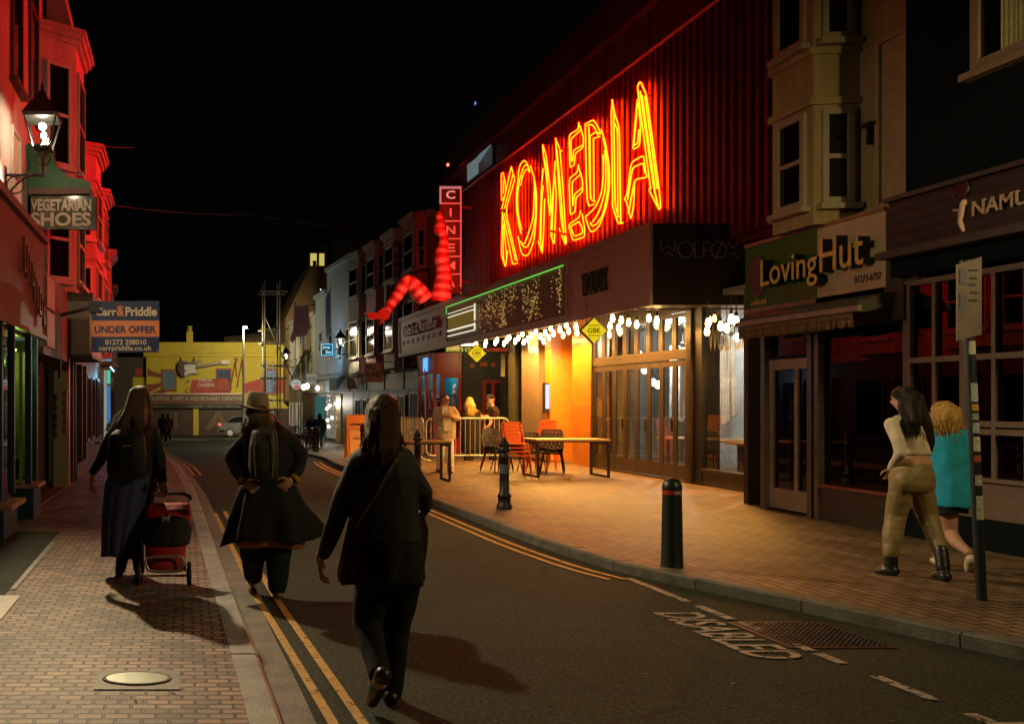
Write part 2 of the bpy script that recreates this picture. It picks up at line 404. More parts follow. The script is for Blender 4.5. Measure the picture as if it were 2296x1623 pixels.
# ironwork set in the ground
t = thing('drain_cover', 'studded iron drain cover set in the road beside the road lettering', 'drain cover', (4.3, 6.2, 0))
mb = MB(); mb.box(3.98, 4.68, 5.85, 6.55, -.02, .006); mb.build('frame', pm('rust_iron', (.05, .035, .028), .5, .6, .4, 9, .3), t)
mb = MB()
for i in range(17):
    for j in range(17):
        x, y = 4.03 + i * .0375, 5.90 + j * .0375
        mb.box(x, x + .017, y, y + .017, .007, .013)
mb.build('studs', pm('worn_iron', (.10, .095, .09), .35, .8, .3, 9, .1), t)['kind'] = 'stuff'
t = thing('manhole_cover', 'oval polished steel cover in a square frame on the brick pavement', 'manhole cover', (-.26, 4.87, .1))
mb = MB(); mb.box(-.475, -.02, 4.70, 5.03, .06, .106); mb.build('frame', M_channel, t)
mb = MB(); mb.prism([(-.255 + .17 * cos(2 * pi * k / 40), 4.875 + .098 * sin(2 * pi * k / 40), .108) for k in range(40)], (0, 0, .006)); mb.build('lid', pm('satin_steel', (.42, .45, .38), .3, .6, .15, 8, .03), t)
mb = MB(); mb.tube([(-.255 + .182 * cos(2 * pi * k / 40), 4.875 + .108 * sin(2 * pi * k / 40), .108) for k in range(40)], .008, 6, closed=True); mb.build('ring', M_channel, t)
mb = MB(); mb.box(-.06, .14, 6.86, 7.04, .07, .106); mb.box(-.045, .125, 6.875, 7.025, .106, .110)
tag(mb.build('stopcock_cover', M_channel), 'small square iron cover in the brick pavement behind the trolley', 'utility cover')
mb = MB(); mb.box(-2.6, -1.27, 5.1, 6.95, .06, .112)
o = mb.build('pavement_slab', pm('marble_slab', (.55, .50, .42), .4, 0, .15, 5, .05)); o['kind'] = 'structure'
strip('pavement_margin', lambda d: -3, lambda d: -1.34 - .01 * d, 6.96, 10.4, .106, M_asph, .5)
strip('pavement_margin', lambda d: -1.40 - .012 * (d - 7), lambda d: -1.355 - .012 * (d - 7), 7.2, 9.6, .110, M_kerb, .5)

# ------------------------------------------------------------------ generic building pieces
def window(root, f, u0, u1, z0, z1, frame=None, pane=None, rail=True, proud=.05, sill=True, fw=.07, bars=0, n0=.0, name='window'):
    mb = MB(); fr = frame or M_wood
    mb.fbox(f, u0, u0 + fw, n0, n0 + proud, z0, z1); mb.fbox(f, u1 - fw, u1, n0, n0 + proud, z0, z1)
    mb.fbox(f, u0 + fw, u1 - fw, n0, n0 + proud - .003, z1 - fw, z1); mb.fbox(f, u0 + fw, u1 - fw, n0, n0 + proud - .003, z0, z0 + fw * 1.2)
    if rail: zm = (z0 + z1) / 2; mb.fbox(f, u0 + fw, u1 - fw, n0, n0 + proud - .006, zm - .028, zm + .028)
    for k in range(bars):
        u = u0 + fw + (u1 - u0 - 2 * fw) * (k + 1) / (bars + 1); mb.fbox(f, u - .015, u + .015, n0, n0 + proud - .01, z0 + fw, z1 - fw)
    if sill: mb.fbox(f, u0 - .06, u1 + .06, n0, n0 + proud + .07, z0 - .075, z0 - .003)
    w = mb.build(name, fr, root)
    pb = MB(); pb.fbox(f, u0 + fw * .8, u1 - fw * .8, n0 + .004, n0 + .014, z0 + fw, z1 - fw); pb.build('pane', pane or M_pane, w)
    return w

def block(f, depth, z0, z1, u0=0, u1=None, mb=None):
    mb = mb or MB(); u1 = f.len if u1 is None else u1
    return mb.fbox(f, u0, u1, -depth, 0, z0, z1)

def bay(root, f, u0, u1, proj, cant, z0, z1, wall, floors, frame=None, pane=None, head=.35, cornice=True, panelmat=None, crown=None, barsmid=0):
    """canted bay: one prism, windows on three faces for every (zlo, zhi) in floors"""
    pts = [f.p(u0, 0, z0), f.p(u0 + cant, proj, z0), f.p(u1 - cant, proj, z0), f.p(u1, 0, z0)]
    mb = MB(); mb.prism(pts, (0, 0, z1 - z0)); b = mb.build('bay', wall, root)
    pl = [V((p.x, p.y)) for p in pts]
    fs = [Face(pl[0], pl[1]), Face(pl[1], pl[2]), Face(pl[2], pl[3])]
    for lo, hi in floors:
        for ff in fs:
            m = min(.12, ff.len * .16)
            if ff.len > .25: window(root, ff, m, ff.len - m, lo, hi, frame, pane)
    if cornice:
        mb = MB()
        for k, (ov, za, zb) in enumerate(((.07, z1, z1 + .08), (.14, z1 + .08, z1 + .17), (.19, z1 + .17, z1 + .25))):
            q = [f.p(u0 - ov, -.1, za), f.p(u0 + cant - ov * .6, proj + ov, za), f.p(u1 - cant + ov * .6, proj + ov, za), f.p(u1 + ov, -.1, za)]
            mb.prism(q, (0, 0, zb - za))
        for lo, hi in floors:
            q = [f.p(u0 - .04, -.05, hi + .12), f.p(u0 + cant - .02, proj + .05, hi + .12), f.p(u1 - cant + .02, proj + .05, hi + .12), f.p(u1 + .04, -.05, hi + .12)]
            mb.prism(q, (0, 0, .07))
        mb.build('cornice', crown or wall, root)
    return b

# ------------------------------------------------------------------ the venue with the big neon sign
LW = 9.60       # corrugated wall
LC = 8.24       # canopy front
LG = 9.40       # glazed front under the canopy
M_corr = pm('corrugated_steel', (.125, .016, .032), .42, .25, .2, 3, .05, spec=.5)  # dark grey sheets; the neon's red light is put into the base colour
M_panel = pm('canopy_panel', (.33, .225, .175), .5, 0, .15, 4, .06)
M_soffit = striped('boarded_soffit', (.16, .10, .028), (.24, .15, .045), 5.5, 'X', .35, .4)
M_upper = pm('dark_red_cladding', (.09, .022, .022), .6, 0, .25, 2, .1)
vb = thing('venue_building', 'large entertainment venue clad in corrugated metal reddened by neon above a long lit canopy', 'building', (LW, 22, 0))
D0, D1 = 12.25, 30.7
mb = MB(); y = D0; pitch = .23; prof = []
while y < D1:
    prof += [(LW + .12, y), (LW + .12, y + .085), (LW, y + .105), (LW, y + .21)]; y += pitch
for (a, b) in zip(prof, prof[1:]):
    mb.quad((a[0], a[1], 4.5), (b[0], b[1], 4.5), (b[0], b[1], 8.8), (a[0], a[1], 8.8))
mb.box(LW + .14, 22, D0, D1, 4.4, 8.78)
mb.build('corrugated_wall', M_corr, vb)
mb = MB(); mb.box(LW + .02, 22, D0, 34.0, 8.80, 9.7)
for k in range(9):
    yy = D0 + .3 + k * 1.95; mb.box(LW - .005, LW + .03, yy, yy + .06, 8.86, 9.66)
mb.build('upper_panel', M_upper, vb)
mb = MB(); mb.tube([(LW - .06, D0, 8.80), (LW - .06, D1, 8.80)], .05, 10); mb.box(LW - .10, LW + .03, D0, D1, 9.70, 9.76)
mb.build('gutter', pm('red_gutter', (.2, .04, .04), .4, 0, .1, 5, .05), vb)
mb = MB(); mb.hexa([(LW + .15, D0, 9.765), (22, D0, 9.765), (22, 34, 9.765), (LW + .15, 34, 9.765), (LW + .75, D0, 11.45), (22, D0, 11.9), (22, 34, 11.9), (LW + .75, 34, 11.45)])
mb.build('roof', M_upper, vb)
# far end beyond the corrugated sheets, plain red wall
mb = MB(); mb.box(LW + .03, 22, D1 + .003, 34.0, 4.4, 8.79); mb.build('end_wall', M_upper, vb)
# tilted open light at the top of the wall
ff = Face((LW, 30.1), (LW, 27.5))
mb = MB(); mb.fbox(ff, 0, 2.5, .0, .05, 8.95, 9.62); w = mb.build('window', pm('blue_grey_frame', (.16, .2, .24), .4, 0, .1, 5, 0), vb)
M_lit_cold = em('cold_lit_glass', (.20, .26, .27), .55)
mb = MB(); mb.fbox(ff, .08, 1.2, .052, .06, 9.0, 9.56); mb.build('pane', M_lit_cold, w)
mb = MB(); c = [ff.p(1.3, .07, 9.56), ff.p(2.4, .07, 9.56), ff.p(2.4, .40, 9.05), ff.p(1.3, .40, 9.05)]; mb.prism(c, (0, .0, .03)); mb.build('pane', M_lit_cold, w)
# canopy
D_A, D_B, D_C, D_E = 15.72, 19.23, 28.0, 34.1
ZB, ZT = 3.33, 4.76
mb = MB()
mb.box(LC + .05, LW + .05, D_A + .03, D_E - .03, 3.66, ZT - .02)
for (a, b) in ((D_A, D_B), (D_C, D_E)):
    mb.box(LC, LC + .045, a + .02, b - .02, ZB + .0, ZT)
    mb.box(LC - .03, LC, a, b, ZT - .12, ZT + .02); mb.box(LC - .03, LC, a, b, ZB - .02, ZB + .12)
    mb.box(LC - .025, LC, a, a + .1, ZB + .12, ZT - .12); mb.box(LC - .025, LC, b - .1, b, ZB + .12, ZT - .12)
mb.box(LC - .03, LC + .045, D_B, D_C, ZT - .19, ZT + .02); mb.box(LC - .03, LC + .045, D_B, D_C, ZB - .02, ZB + .15)
mb.box(LC, LC + .04, D_B, D_C, ZB + .15, ZT - .19)
mb.box(LC - .03, LC + .045, D_C - .12, D_C + .02, ZB + .151, ZT - .191)
mb.build('canopy', M_panel, vb)
mb = MB(); mb.box(LC + .046, 11.4, D_A, D_A + .028, ZB - .01, ZT - .004); mb.build('canopy_end', pm('canopy_end_panel', (.020, .014, .012), .85, 0, .2, 3, .05, spec=.05), vb)
mb = MB(); mb.box(LC + .046, LG + .6, D_A + .03, D_E - .05, 3.62, 3.655)
mb.box(LC + .046, 10.9, D_A + .035, D_A + .72, ZB - .0, ZB + .03)
mb.build('soffit', M_soffit, vb)
mb = MB(); mb.box(LC + .046, 10.6, D_A + .70, D_A + .74, ZB - .02, 3.61); mb.box(LC + .05, 9.3, D_B - .02, D_B + .02, 3.5, 3.61); mb.build('soffit_beam', M_darkframe, vb)
# dark chain-mail LED screen of the canopy, with its lit rows
M_led = striped('led_mesh_screen', (.12, .06, .036), (.24, .125, .075), 14, 'Z', .35, 1.5)
t = thing('marquee_screen', 'brown glittering marquee screen with green lit edge on the canopy front', 'display', (LC, 23.6, 4))
mb = MB(); mb.box(LC - .02, LC - .002, D_B + .05, D_C - .13, ZB + .16, ZT - .2); mb.build('screen', M_led, t)
mb = MB(); mb.tube([(LC - .04, D_B + .06, ZT - .20), (LC - .04, D_C - .13, ZT - .20)], .012, 6); mb.tube([(LC - .04, D_C - .13, ZT - .2), (LC - .04, D_C - .13, ZT - .42)], .010, 6)
mb.build('green_tube', em('green_neon', (.16, .62, .08), 1.3), t)
mb = MB()
zz = [(3.64, .016), (3.80, .026), (4.22, .016), (4.33, .010)]
for z, r in zz: mb.tube([(LC - .04, 25.15, z), (LC - .04, 27.7, z)], r, 6)
mb.tube([(LC - .04, 25.15, 3.64), (LC - .04, 25.15, 3.84)], .02, 6); mb.tube([(LC - .04, 25.15, 3.90), (LC - .04, 25.15, 4.38)], .02, 6)
mb.build('lit_row', em('led_white', (.85, .80, .55), 1.1), t)
mb = MB(); rr = random.Random(3)
clumps = [(19.6 + rr.random() * 5.2, 3.6 + rr.random() * .9) for _ in range(14)]
for k in range(620):
    if k < 40: yy, z = 19.42 + rr.random() * .12, 3.55 + rr.random() * .98
    else:
        c = rr.choice(clumps); yy, z = c[0] + rr.gauss(0, .16), c[1] + rr.gauss(0, .3)
    if D_B + .1 < yy < 24.9 and ZB + .2 < z < ZT - .24:
        q = rr.uniform(.004, .009); mb.box(LC - .03, LC - .021, yy - q, yy + q, z - q * 1.4, z + q * 1.4)
mb.build('lit_pixels', em('led_amber', (.9, .55, .14), .75), t)['kind'] = 'stuff'
mb = MB()
for k in range(46):
    yy = 25.3 + k * .053; mb.box(LC - .032, LC - .021, yy, yy + .016, 3.86, 4.19)
mb.build('curtain_rows', em('led_dim_amber', (.16, .10, .02), .8), t)['kind'] = 'stuff'
# lettering on canopy panels
M_dimw = pm('dull_white_letter', (.13, .115, .095), .5, 0, .1, 8, 0)
M_dk = pm('dark_letter', (.045, .032, .026), .4, 0, .1, 8, 0)
t = thing('restaurant_sign', 'thin grey line lettering on the dark canopy end', 'sign', (9, D_A, 4.2))
wl = MB(); x0, z0, s_ = 8.43, 0, 1 / 127.2
def wp(x, y): return V((LC + (x - 1470) * s_, D_A - .006, H + (900 - y) * s_))
def Wd(x, y):  # zoom of region [1950,600,2800,1000] to the measuring grid
    return wp((1950 + x * .37021) * .7175, (600 + y * .37021) * .7175)
for pl in ([(348, 420), (348, 500), (405, 455), (465, 500), (465, 415)], [(360, 552), (405, 505), (460, 550)], [(633, 425), (633, 555), (690, 555)], [(707, 555), (707, 425), (755, 425)], [(707, 490), (752, 490)], [(805, 568), (868, 415)], [(915, 430), (958, 475), (1000, 430)], [(915, 555), (958, 510), (1000, 555)]):
    wl.tube([Wd(*p) for p in pl], .009, 6)
for cx in (555, 836): wl.tube([Wd(cx + 64 * cos(a * pi / 12), 488 + 66 * sin(a * pi / 12)) for a in range(24)], .009, 6, closed=True)
wl.build('lettering', M_dimw, t)
t = thing('restaurant_sign', 'faint dark raised lettering on the brown canopy front panel', 'sign', (LC, 17.5, 4))
fcan = Face((LC, D_E), (LC, D_A))
lettering('WOLFOX', fcan.p(D_E - 18.35, .004, 3.78), (0, -1, 0), (0, 0, 1), 1.05, .46, M_dk, t, ext=.03)
t = thing('cinema_sign', 'pale raised lettering on the dark far section of the canopy front', 'sign', (LC, 31, 4))
lettering("Duke's at Komedia", fcan.p(.9, .0, 4.02), (0, -1, 0), (0, 0, 1), 4.3, .42, pm('gilt_letter', (.20, .13, .085), .45, .2, .2, 9, .05), t, ext=.04)
mb = MB()
for k in range(8): mb.fbox(fcan, .5 + k * .68, .75 + k * .68, .002, .01, 3.72, 3.88)
mb.build('lettering', pm('faded_print', (.2, .15, .13), .6, 0, .3, 40, 0), t)

def spot(name, loc, target, w, col, ang, r=.05, parent=None, blend=.6):
    l = bpy.data.lights.new(name, 'SPOT'); l.energy = w; l.color = col; l.spot_size = radians(ang); l.spot_blend = blend; l.shadow_soft_size = r
    o = bpy.data.objects.new(name, l); COL.objects.link(o); o.location = loc
    o.rotation_euler = (V(target) - V(loc)).to_track_quat('-Z', 'Y').to_euler()
    if parent: adopt(o, parent)
    return o
def point(name, loc, w, col, r=.05, parent=None):
    l = bpy.data.lights.new(name, 'POINT'); l.energy = w; l.color = col; l.shadow_soft_size = r
    o = bpy.data.objects.new(name, l); COL.objects.link(o); o.location = loc
    if parent: adopt(o, parent)
    return o
# ---------------- KOMEDIA neon, tubes traced on the plane of the sign
LN = 9.50
NEON = """K 85,785 70,795 72,1025 105,955 105,885 85,790|92,850 90,955|158,738 80,1085|165,800 95,1080|183,842 108,1098 203,1508|158,738 185,832|80,1105 70,1458 105,1562 120,1425|86,1215 90,1490 104,1550|96,1200 120,1480|95,1118 186,1503|84,1120 142,1410 165,1535 205,1525|140,1420 150,1440
O 213,800 192,960 195,1100 215,1230 235,1288|225,835 205,960 208,1100 226,1200 240,1252|213,800 230,722 262,684 288,706 310,785|222,845 240,765 268,714 290,738 306,772|232,890 245,820 265,770 288,755 302,778|315,730 345,822 367,960 364,1150 345,1340 308,1445 272,1470 238,1442 213,1305|338,858 352,960 350,1150 325,1292 285,1395 255,1395 225,1345|345,900 336,1150 308,1242 265,1368 240,1365
M 412,750 398,900 384,1338|416,890 404,1010 396,1345 408,1440|432,1000 422,1290 412,1448 380,1345|410,558 412,620 440,830 466,1138|412,558 440,645 478,950 470,1130|426,665 450,750 462,1040|510,690 500,900 472,1110|507,785 476,1288 506,1382 518,1100 524,960 509,805|505,920 490,1325|515,505 522,640 560,1180 598,1370|515,505 555,600 584,1000 606,1362|532,600 560,900 590,1290|568,602 548,622|548,1240 556,1272 598,1370
E 705,375 700,432 625,476 631,745 665,725 676,626 738,582 742,500 712,402|720,440 642,512 646,690 657,690 665,602 738,562|710,720 700,782 632,836 641,1132 681,1108 688,992 743,940 742,850 712,745|725,792 648,862 655,1070 668,962 736,906|722,1095 710,1152 622,1212 660,1343 755,1310 755,1240 735,1122|715,1185 642,1226 675,1308 744,1280 738,1230 712,1188
D 765,385 822,353 850,392 884,465|777,402 810,390 835,412 868,488|765,385 778,1065 838,1042|786,412 796,1008 843,1024|803,482 850,452 884,470|803,482 808,1000|828,505 880,490|828,505 832,1008|896,430 935,560 964,750 964,900 940,1060 880,1228 810,1282 766,1152|902,500 926,600 946,780 940,950 902,1130 850,1208 810,1224 800,1190|920,602 932,800 920,960 872,1110 822,1188|910,640 915,800 900,950 850,1070 768,1145
I 980,190 970,300 981,1025 978,1052 1026,1203 1068,1195|980,190 1000,300 1040,422 1051,1198|998,365 1030,440 1032,1150|990,262 1000,1050 1030,1152
A 1078,1000 1096,1030 1130,1168 1152,1060 1160,842 1265,822 1252,792 1234,642 1132,702 1098,965 1078,1000|1108,1010 1146,746 1234,706 1250,790|1120,1120 1140,1000 1168,862|1185,185 1170,330 1146,600 1200,568 1210,402 1190,212|1182,302 1157,568 1190,545 1200,432|1210,46 1192,86 1300,912|1210,46 1258,152 1356,880 1375,1072 1360,1088 1276,922 1300,912|1210,122 1322,908 1362,1078|1230,152 1336,918|1245,162 1346,918"""
M_neon = em('neon_tube', (44.0, 1.1, .02), 1.0)
sign = thing('neon_sign', 'giant yellow and red neon letters of uneven height across the corrugated wall', 'neon sign', (LN, 22, 6.5))
M_lib = pm('sign_bracket', (.2, .03, .03), .5, 0, .1, 5, 0)
def npt(x, y, L=LN):
    X, Y = 1104.95 + x * .27402, 172.2 + y * .27408; s = (X - CX) / L; return V((L, F / s, H + (CY - Y) / s))
for line in NEON.split('\n'):
    parts = line[2:].split('|'); mb = MB(); br = MB()
    for i, pl in enumerate(parts):
        pts = [npt(*map(float, q.split(','))) for q in pl.split()]
        # rounded bends
        if len(pts) > 2:
            r = [pts[0]]
            for a, b, c in zip(pts, pts[1:], pts[2:]):
                k = .18 if line[0] not in 'OD' else .3
                p, q = b.lerp(a, k), b.lerp(c, k)
                r += [p, (p + q + 2 * b) / 4, q]
            pts = r + [pts[-1]]
        off = V((-.012 * (i % 3), 0, 0))
        mb.tube([p + off for p in pts], .0140, 6)
        mb.mat(1)
        for p in (pts[0], pts[-1]): mb.tube([p, p + V((.11, 0, 0))], .018, 6)
        mb.mat(0)
    L = mb.build('neon_letter', [M_neon, M_lib], sign)
    c = sum((V(v) for v in mb.v), V()) / len(mb.v); spot('lamp', c + V((-.12, 0, 0)), (-2.5, c.y - 1.5, 8.6), 1700, (1, .004, .016), 82, .05, L, 1.0)
mb = MB(); mb.tube([(LW - .02, dR(1290, LW) + .2, zR(1262, 537, LW)), (LW - .75, dR(1262, LW) - 1.1, zR(1262, 537, LW) + .0)], .03, 8); mb.build('stay', M_lib, vb)

# ---------------- vertical cinema blade sign, frontal
t = thing('cinema_sign', 'tall vertical red outlined sign with stacked letters beside the striped legs', 'sign', P(1010, 655, 29.6))
dS = 29.6; a, b = P(986, 417, dS), P(1034, 658, dS)
mb = MB(); mb.box(a.x, b.x, dS, dS + .22, b.z, a.z); mb.build('box', pm('maroon_sign_face', (.09, .03, .035), .35, 0, .15, 4, .02), t)
M_redtube = em('red_sign_tube', (1.05, .085, .055), 1.0); M_pinktube = em('pink_sign_letter', (.85, .26, .20), 1.0); M_palefr = em('pale_sign_edge', (.55, .16, .15), 1.0)
mb = MB(); mb.box(b.x - .035, b.x + .005, dS - .02, dS, b.z, a.z - .1)
ch = (a.z - b.z) / 6
for k in range(1, 6): mb.box(a.x, b.x - .04, dS - .02, dS - .002, a.z - ch * k * .985 - .02, a.z - ch * k * .985 + .02)
mb.build('outline', M_redtube, t)
mb = MB(); mb.box(a.x - .01, b.x + .006, dS - .022, dS, a.z - .1, a.z - .02); mb.box(a.x - .01, a.x + .05, dS - .021, dS - .001, a.z - ch, a.z - .1); mb.build('outline', M_palefr, t)
for k, c in enumerate('CINEMA'):
    w = .06 if c == 'I' else .30
    lettering(c, (a.x + .36 - w / 2, dS - .006, a.z - ch * (k + .74) * .985), (1, 0, 0), (0, 0, 1), w, ch * .46, M_pinktube if k == 0 else M_redtube, t, bold=.02)
mb = MB(); mb.box(b.x, LW + .2, dS + .08, dS + .14, a.z - .75, a.z - .65); mb.box(b.x, LW + .2, dS + .08, dS + .14, b.z + .35, b.z + .45); mb.build('bracket', M_lib, t)

# ---------------- giant striped legs
M_legR = pm('stocking_red', (.55, .012, .016), .45, 0, .08, 6, .03); M_legW = pm('stocking_pale', (.92, .24, .19), .45, 0, .05, 6, .03)
sl = 29.0; mpx = .21228 * .0145
def Z3(x, y, d=sl): return P(774.9 + .21228 * x, 394.6 + .21228 * y, d)
def leg(name, label, path, bands, start):
    t = thing(name, label, 'sculpture', Z3(path[-1][0], path[-1][1]))
    pts = [Z3(x, y) for x, y, r in path]; rad = [r * mpx for x, y, r in path]
    # resample
    P2, R2 = [], []
    for i in range(len(pts) - 1):
        a, b, c, d = pts[max(i - 1, 0)], pts[i], pts[i + 1], pts[min(i + 2, len(pts) - 1)]
        for k in range(8):
            u = k / 8; P2.append(.5 * ((2 * b) + (c - a) * u + (2 * a - 5 * b + 4 * c - d) * u * u + (3 * b - a - 3 * c + d) * u ** 3)); R2.append(rad[i] + (rad[i + 1] - rad[i]) * (u * u * (3 - 2 * u)))
    P2.append(pts[-1]); R2.append(rad[-1])
    L = [0]
    for p, q in zip(P2, P2[1:]): L.append(L[-1] + (q - p).length)
    mb = MB(); mb.tube(P2, R2, 20)
    tot = L[-1]; nr = len(P2) - 1; fi = 0
    for i in range(nr):
        k = int((L[i] + L[i + 1]) / 2 / tot * bands) % 2
        for j in range(20): mb.m[fi] = (k + start) % 2; fi += 1
    mb.build('stocking', [M_legR, M_legW], t)
    return t
leg('striped_leg', 'giant upright red and white striped stocking leg with pointed toes upward', [(985, 372, 14), (982, 420, 36), (1000, 490, 46), (990, 560, 60), (1028, 625, 46), (1035, 700, 50), (1018, 800, 70), (1016, 870, 74), (1030, 950, 72), (1035, 1050, 80), (1026, 1150, 92), (1015, 1240, 102), (1002, 1335, 112)], 21, 0)
t = leg('striped_leg', 'giant bent red and white striped leg wearing a red high heeled boot', [(425, 1440, 46), (480, 1350, 54), (545, 1262, 62), (600, 1172, 66), (642, 1112, 62), (690, 1130, 72), (752, 1200, 88), (812, 1270, 92), (845, 1315, 78)], 15, 1)
sh = [(215, 1435), (240, 1495), (300, 1520), (365, 1502), (385, 1525), (356, 1568), (374, 1566), (412, 1530), (462, 1502), (478, 1440), (455, 1415), (400, 1392), (335, 1442), (280, 1445)]
mb = MB(); mb.prism([Z3(x, y, sl - .16) for x, y in sh], (0, .3, 0)); s1 = mb.build('boot', M_legR, t)
bv = s1.modifiers.new('b', 'BEVEL'); bv.width = .07; bv.segments = 3; bv.limit_method = 'ANGLE'
for p in s1.data.polygons: p.use_smooth = True
# small red flood that washes the legs and the blade sign
t = thing('floodlight', 'small red floodlight on the canopy roof aimed at the striped legs', 'floodlight', (8.1, 26.4, 4.8))
mb = MB(); mb.box(8.0, 8.2, 26.3, 26.42, 4.84, 4.98); mb.build('housing', M_black, t); mb = MB(); mb.box(8.06, 8.1, 26.34, 26.38, 4.76, 4.84); mb.build('foot', M_black, t)
spot('lamp', (7.9, 26.45, 5.0), Z3(800, 900), 130, (1, .30, .22), 95, .06, t)
# beacon and aerial on the roofs
t = thing('warning_beacon', 'small glowing red beacon above the vertical cinema sign', 'beacon', P(1004, 385, 31))
mb = MB(); c = P(1004, 370, 31); mb.ell(c, (.045, .045, .055)); mb.build('lamp', em('beacon_red', (9, .5, .3), 1), t)
mb = MB(); mb.tube([c + V((0, 0, -.05)), P(1004, 430, 31)], .015, 6); mb.tube([P(1004, 430, 31), P(1040, 430, 31)], .015, 6); mb.build('bracket', M_black, t)
t = thing('roof_aerial', 'thin mast aerial with tiny blue light on the venue roof', 'aerial', P(1063, 270, 33))
mb = MB(); mb.tube([P(1063, 285, 33), P(1063, 168, 33)], [.035, .01], 6); mb.box(*sorted((P(1060, 0, 33).x, P(1068, 0, 33).x)), 32.95, 33.05, P(0, 240, 33).z, P(0, 215, 33).z); mb.build('mast', pm('aerial_grey', (.1, .09, .1), .5), t)
mb = MB(); mb.ell(P(1066, 232, 32.9), (.03, .03, .06)); mb.build('light', em('blue_led', (.15, .3, .8), 1.2), t)
# ------------------------------------------------------------------ ground floor of the venue
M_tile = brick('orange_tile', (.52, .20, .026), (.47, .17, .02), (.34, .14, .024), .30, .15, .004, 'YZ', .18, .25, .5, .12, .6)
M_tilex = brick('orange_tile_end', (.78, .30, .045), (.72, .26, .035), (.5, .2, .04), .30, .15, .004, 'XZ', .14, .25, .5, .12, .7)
M_taupe = pm('taupe_render', (.20, .145, .10), .55, 0, .12, 4, .08)
M_darkwall = pm('dark_green_wall', (.045, .045, .030), .6, 0, .2, 3, .06)
M_brownframe = pm('bronze_door_frame', (.055, .038, .024), .38, .2, .15, 8, .05)
M_shopglass = glass('shop_glass', (.88, .88, .86), 2.2, .008)
def R_(x): return dR(x, LG)
gb = thing('restaurant_building', 'orange tiled restaurant front with brown folding glass doors under festoon bulbs', 'shopfront', (LG, 18, .1))
# tiled piers
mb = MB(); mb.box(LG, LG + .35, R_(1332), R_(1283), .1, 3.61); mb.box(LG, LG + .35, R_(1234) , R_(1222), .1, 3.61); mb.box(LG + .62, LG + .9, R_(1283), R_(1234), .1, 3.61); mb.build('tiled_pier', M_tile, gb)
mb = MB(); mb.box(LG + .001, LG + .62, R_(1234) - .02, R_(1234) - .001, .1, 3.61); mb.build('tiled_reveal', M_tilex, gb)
fg = Face((LG, R_(1332)), (LG, R_(1545)))
zt0 = 2.42
mb = MB(); mb.fbox(fg, 0, fg.len, -.08, .04, .1, .14); mb.fbox(fg, 0, fg.len, -.07, .03, zt0, zt0 + .12); mb.fbox(fg, 0, fg.len, -.07, .03, 3.3, 3.61); mb.fbox(fg, -.06, 0, -.08, .05, .1, 3.61)
mb.build('door_surround', M_brownframe, gb)
nd = 8; dw = fg.len / nd
for k in range(nd):
    u0, u1 = k * dw + .006, (k + 1) * dw - .006; w = .062
    mb = MB(); mb.fbox(fg, u0, u0 + w, -.03, .006, .15, zt0 - .01); mb.fbox(fg, u1 - w, u1, -.03, .006, .15, zt0 - .01); mb.fbox(fg, u0 + w, u1 - w, -.03, .004, .15, .42); mb.fbox(fg, u0 + w, u1 - w, -.03, .004, zt0 - .13, zt0 - .01)
    d = mb.build('folding_door', M_brownframe, gb)
    mb = MB(); mb.fbox(fg, u0 + w, u1 - w, -.008, -.003, .42, zt0 - .13); mb.build('pane', M_shopglass, d)
    if k in (2, 4, 6):
        mb = MB(); mb.fbox(fg, u1 - .055, u1 - .03, .02, .06, 1.05, 1.25); mb.build('handle', M_chrome, d)
    mb = MB(); mb.fbox(fg, u0, u0 + .06, -.04, .02, zt0 + .125, 3.295); mb.fbox(fg, u1 - .06, u1, -.04, .02, zt0 + .125, 3.295); mb.fbox(fg, u0 + .06, u1 - .06, -.04, .018, zt0 + .125, zt0 + .19); mb.fbox(fg, u0 + .06, u1 - .06, -.04, .018, 3.22, 3.295)
    tr = mb.build('transom_window', M_brownframe, gb); mb = MB(); mb.fbox(fg, u0 + .06, u1 - .06, -.015, -.008, zt0 + .19, 3.22); mb.build('pane', M_shopglass, tr)
# ribbed bronze column, dark return, big fixed pane
mb = MB(); yc = R_(1555); mb.box(LG - .06, LG + .18, yc - .03, yc + .16, .1, 3.61)
for k in range(58): mb.box(LG - .085, LG - .058, yc - .05, yc + .14, .2 + k * .055, .235 + k * .055)
mb.build('ribbed_column', M_brownframe, gb)
mb = MB(); mb.box(LG - .03, LG + .3, R_(1577), yc - .031, .1, 3.61); mb.build('dark_post', M_black, gb)
y0, y1 = R_(1688), R_(1577)
mb = MB(); mb.box(LG - .02, LG + .12, y0, y1 - .001, .1, .36); mb.box(LG, LG + .06, y0 + .0, y0 + .06, .4, 3.61); mb.build('stall_riser', M_darkframe, gb)
mb = MB(); mb.box(LG - .06, LG + .12, y0 - .02, y1 + .0, .36, .41); mb.build('sill', M_brownframe, gb)
mb = MB(); mb.box(LG + .02, LG + .03, y0 + .06, y1, .41, 3.61); pn = mb.build('pane', M_shopglass, gb)
M_faded = pm('etched_letter', (.05, .05, .025), .6, 0, .1, 10, 0)
lettering('WOLFOX', (LG + .012, y1 - .14, 2.50), (0, -1, 0), (0, 0, 1), 1.12, .52, M_faded, pn, ext=.002)
mb = MB(); mb.box(LG - .1, LG + .05, R_(1705), y0 - .005, .1, 3.61); mb.box(LG - .13, LG - .1, R_(1694) , R_(1690), .1, 3.0); mb.build('end_post', M_brownframe, gb)
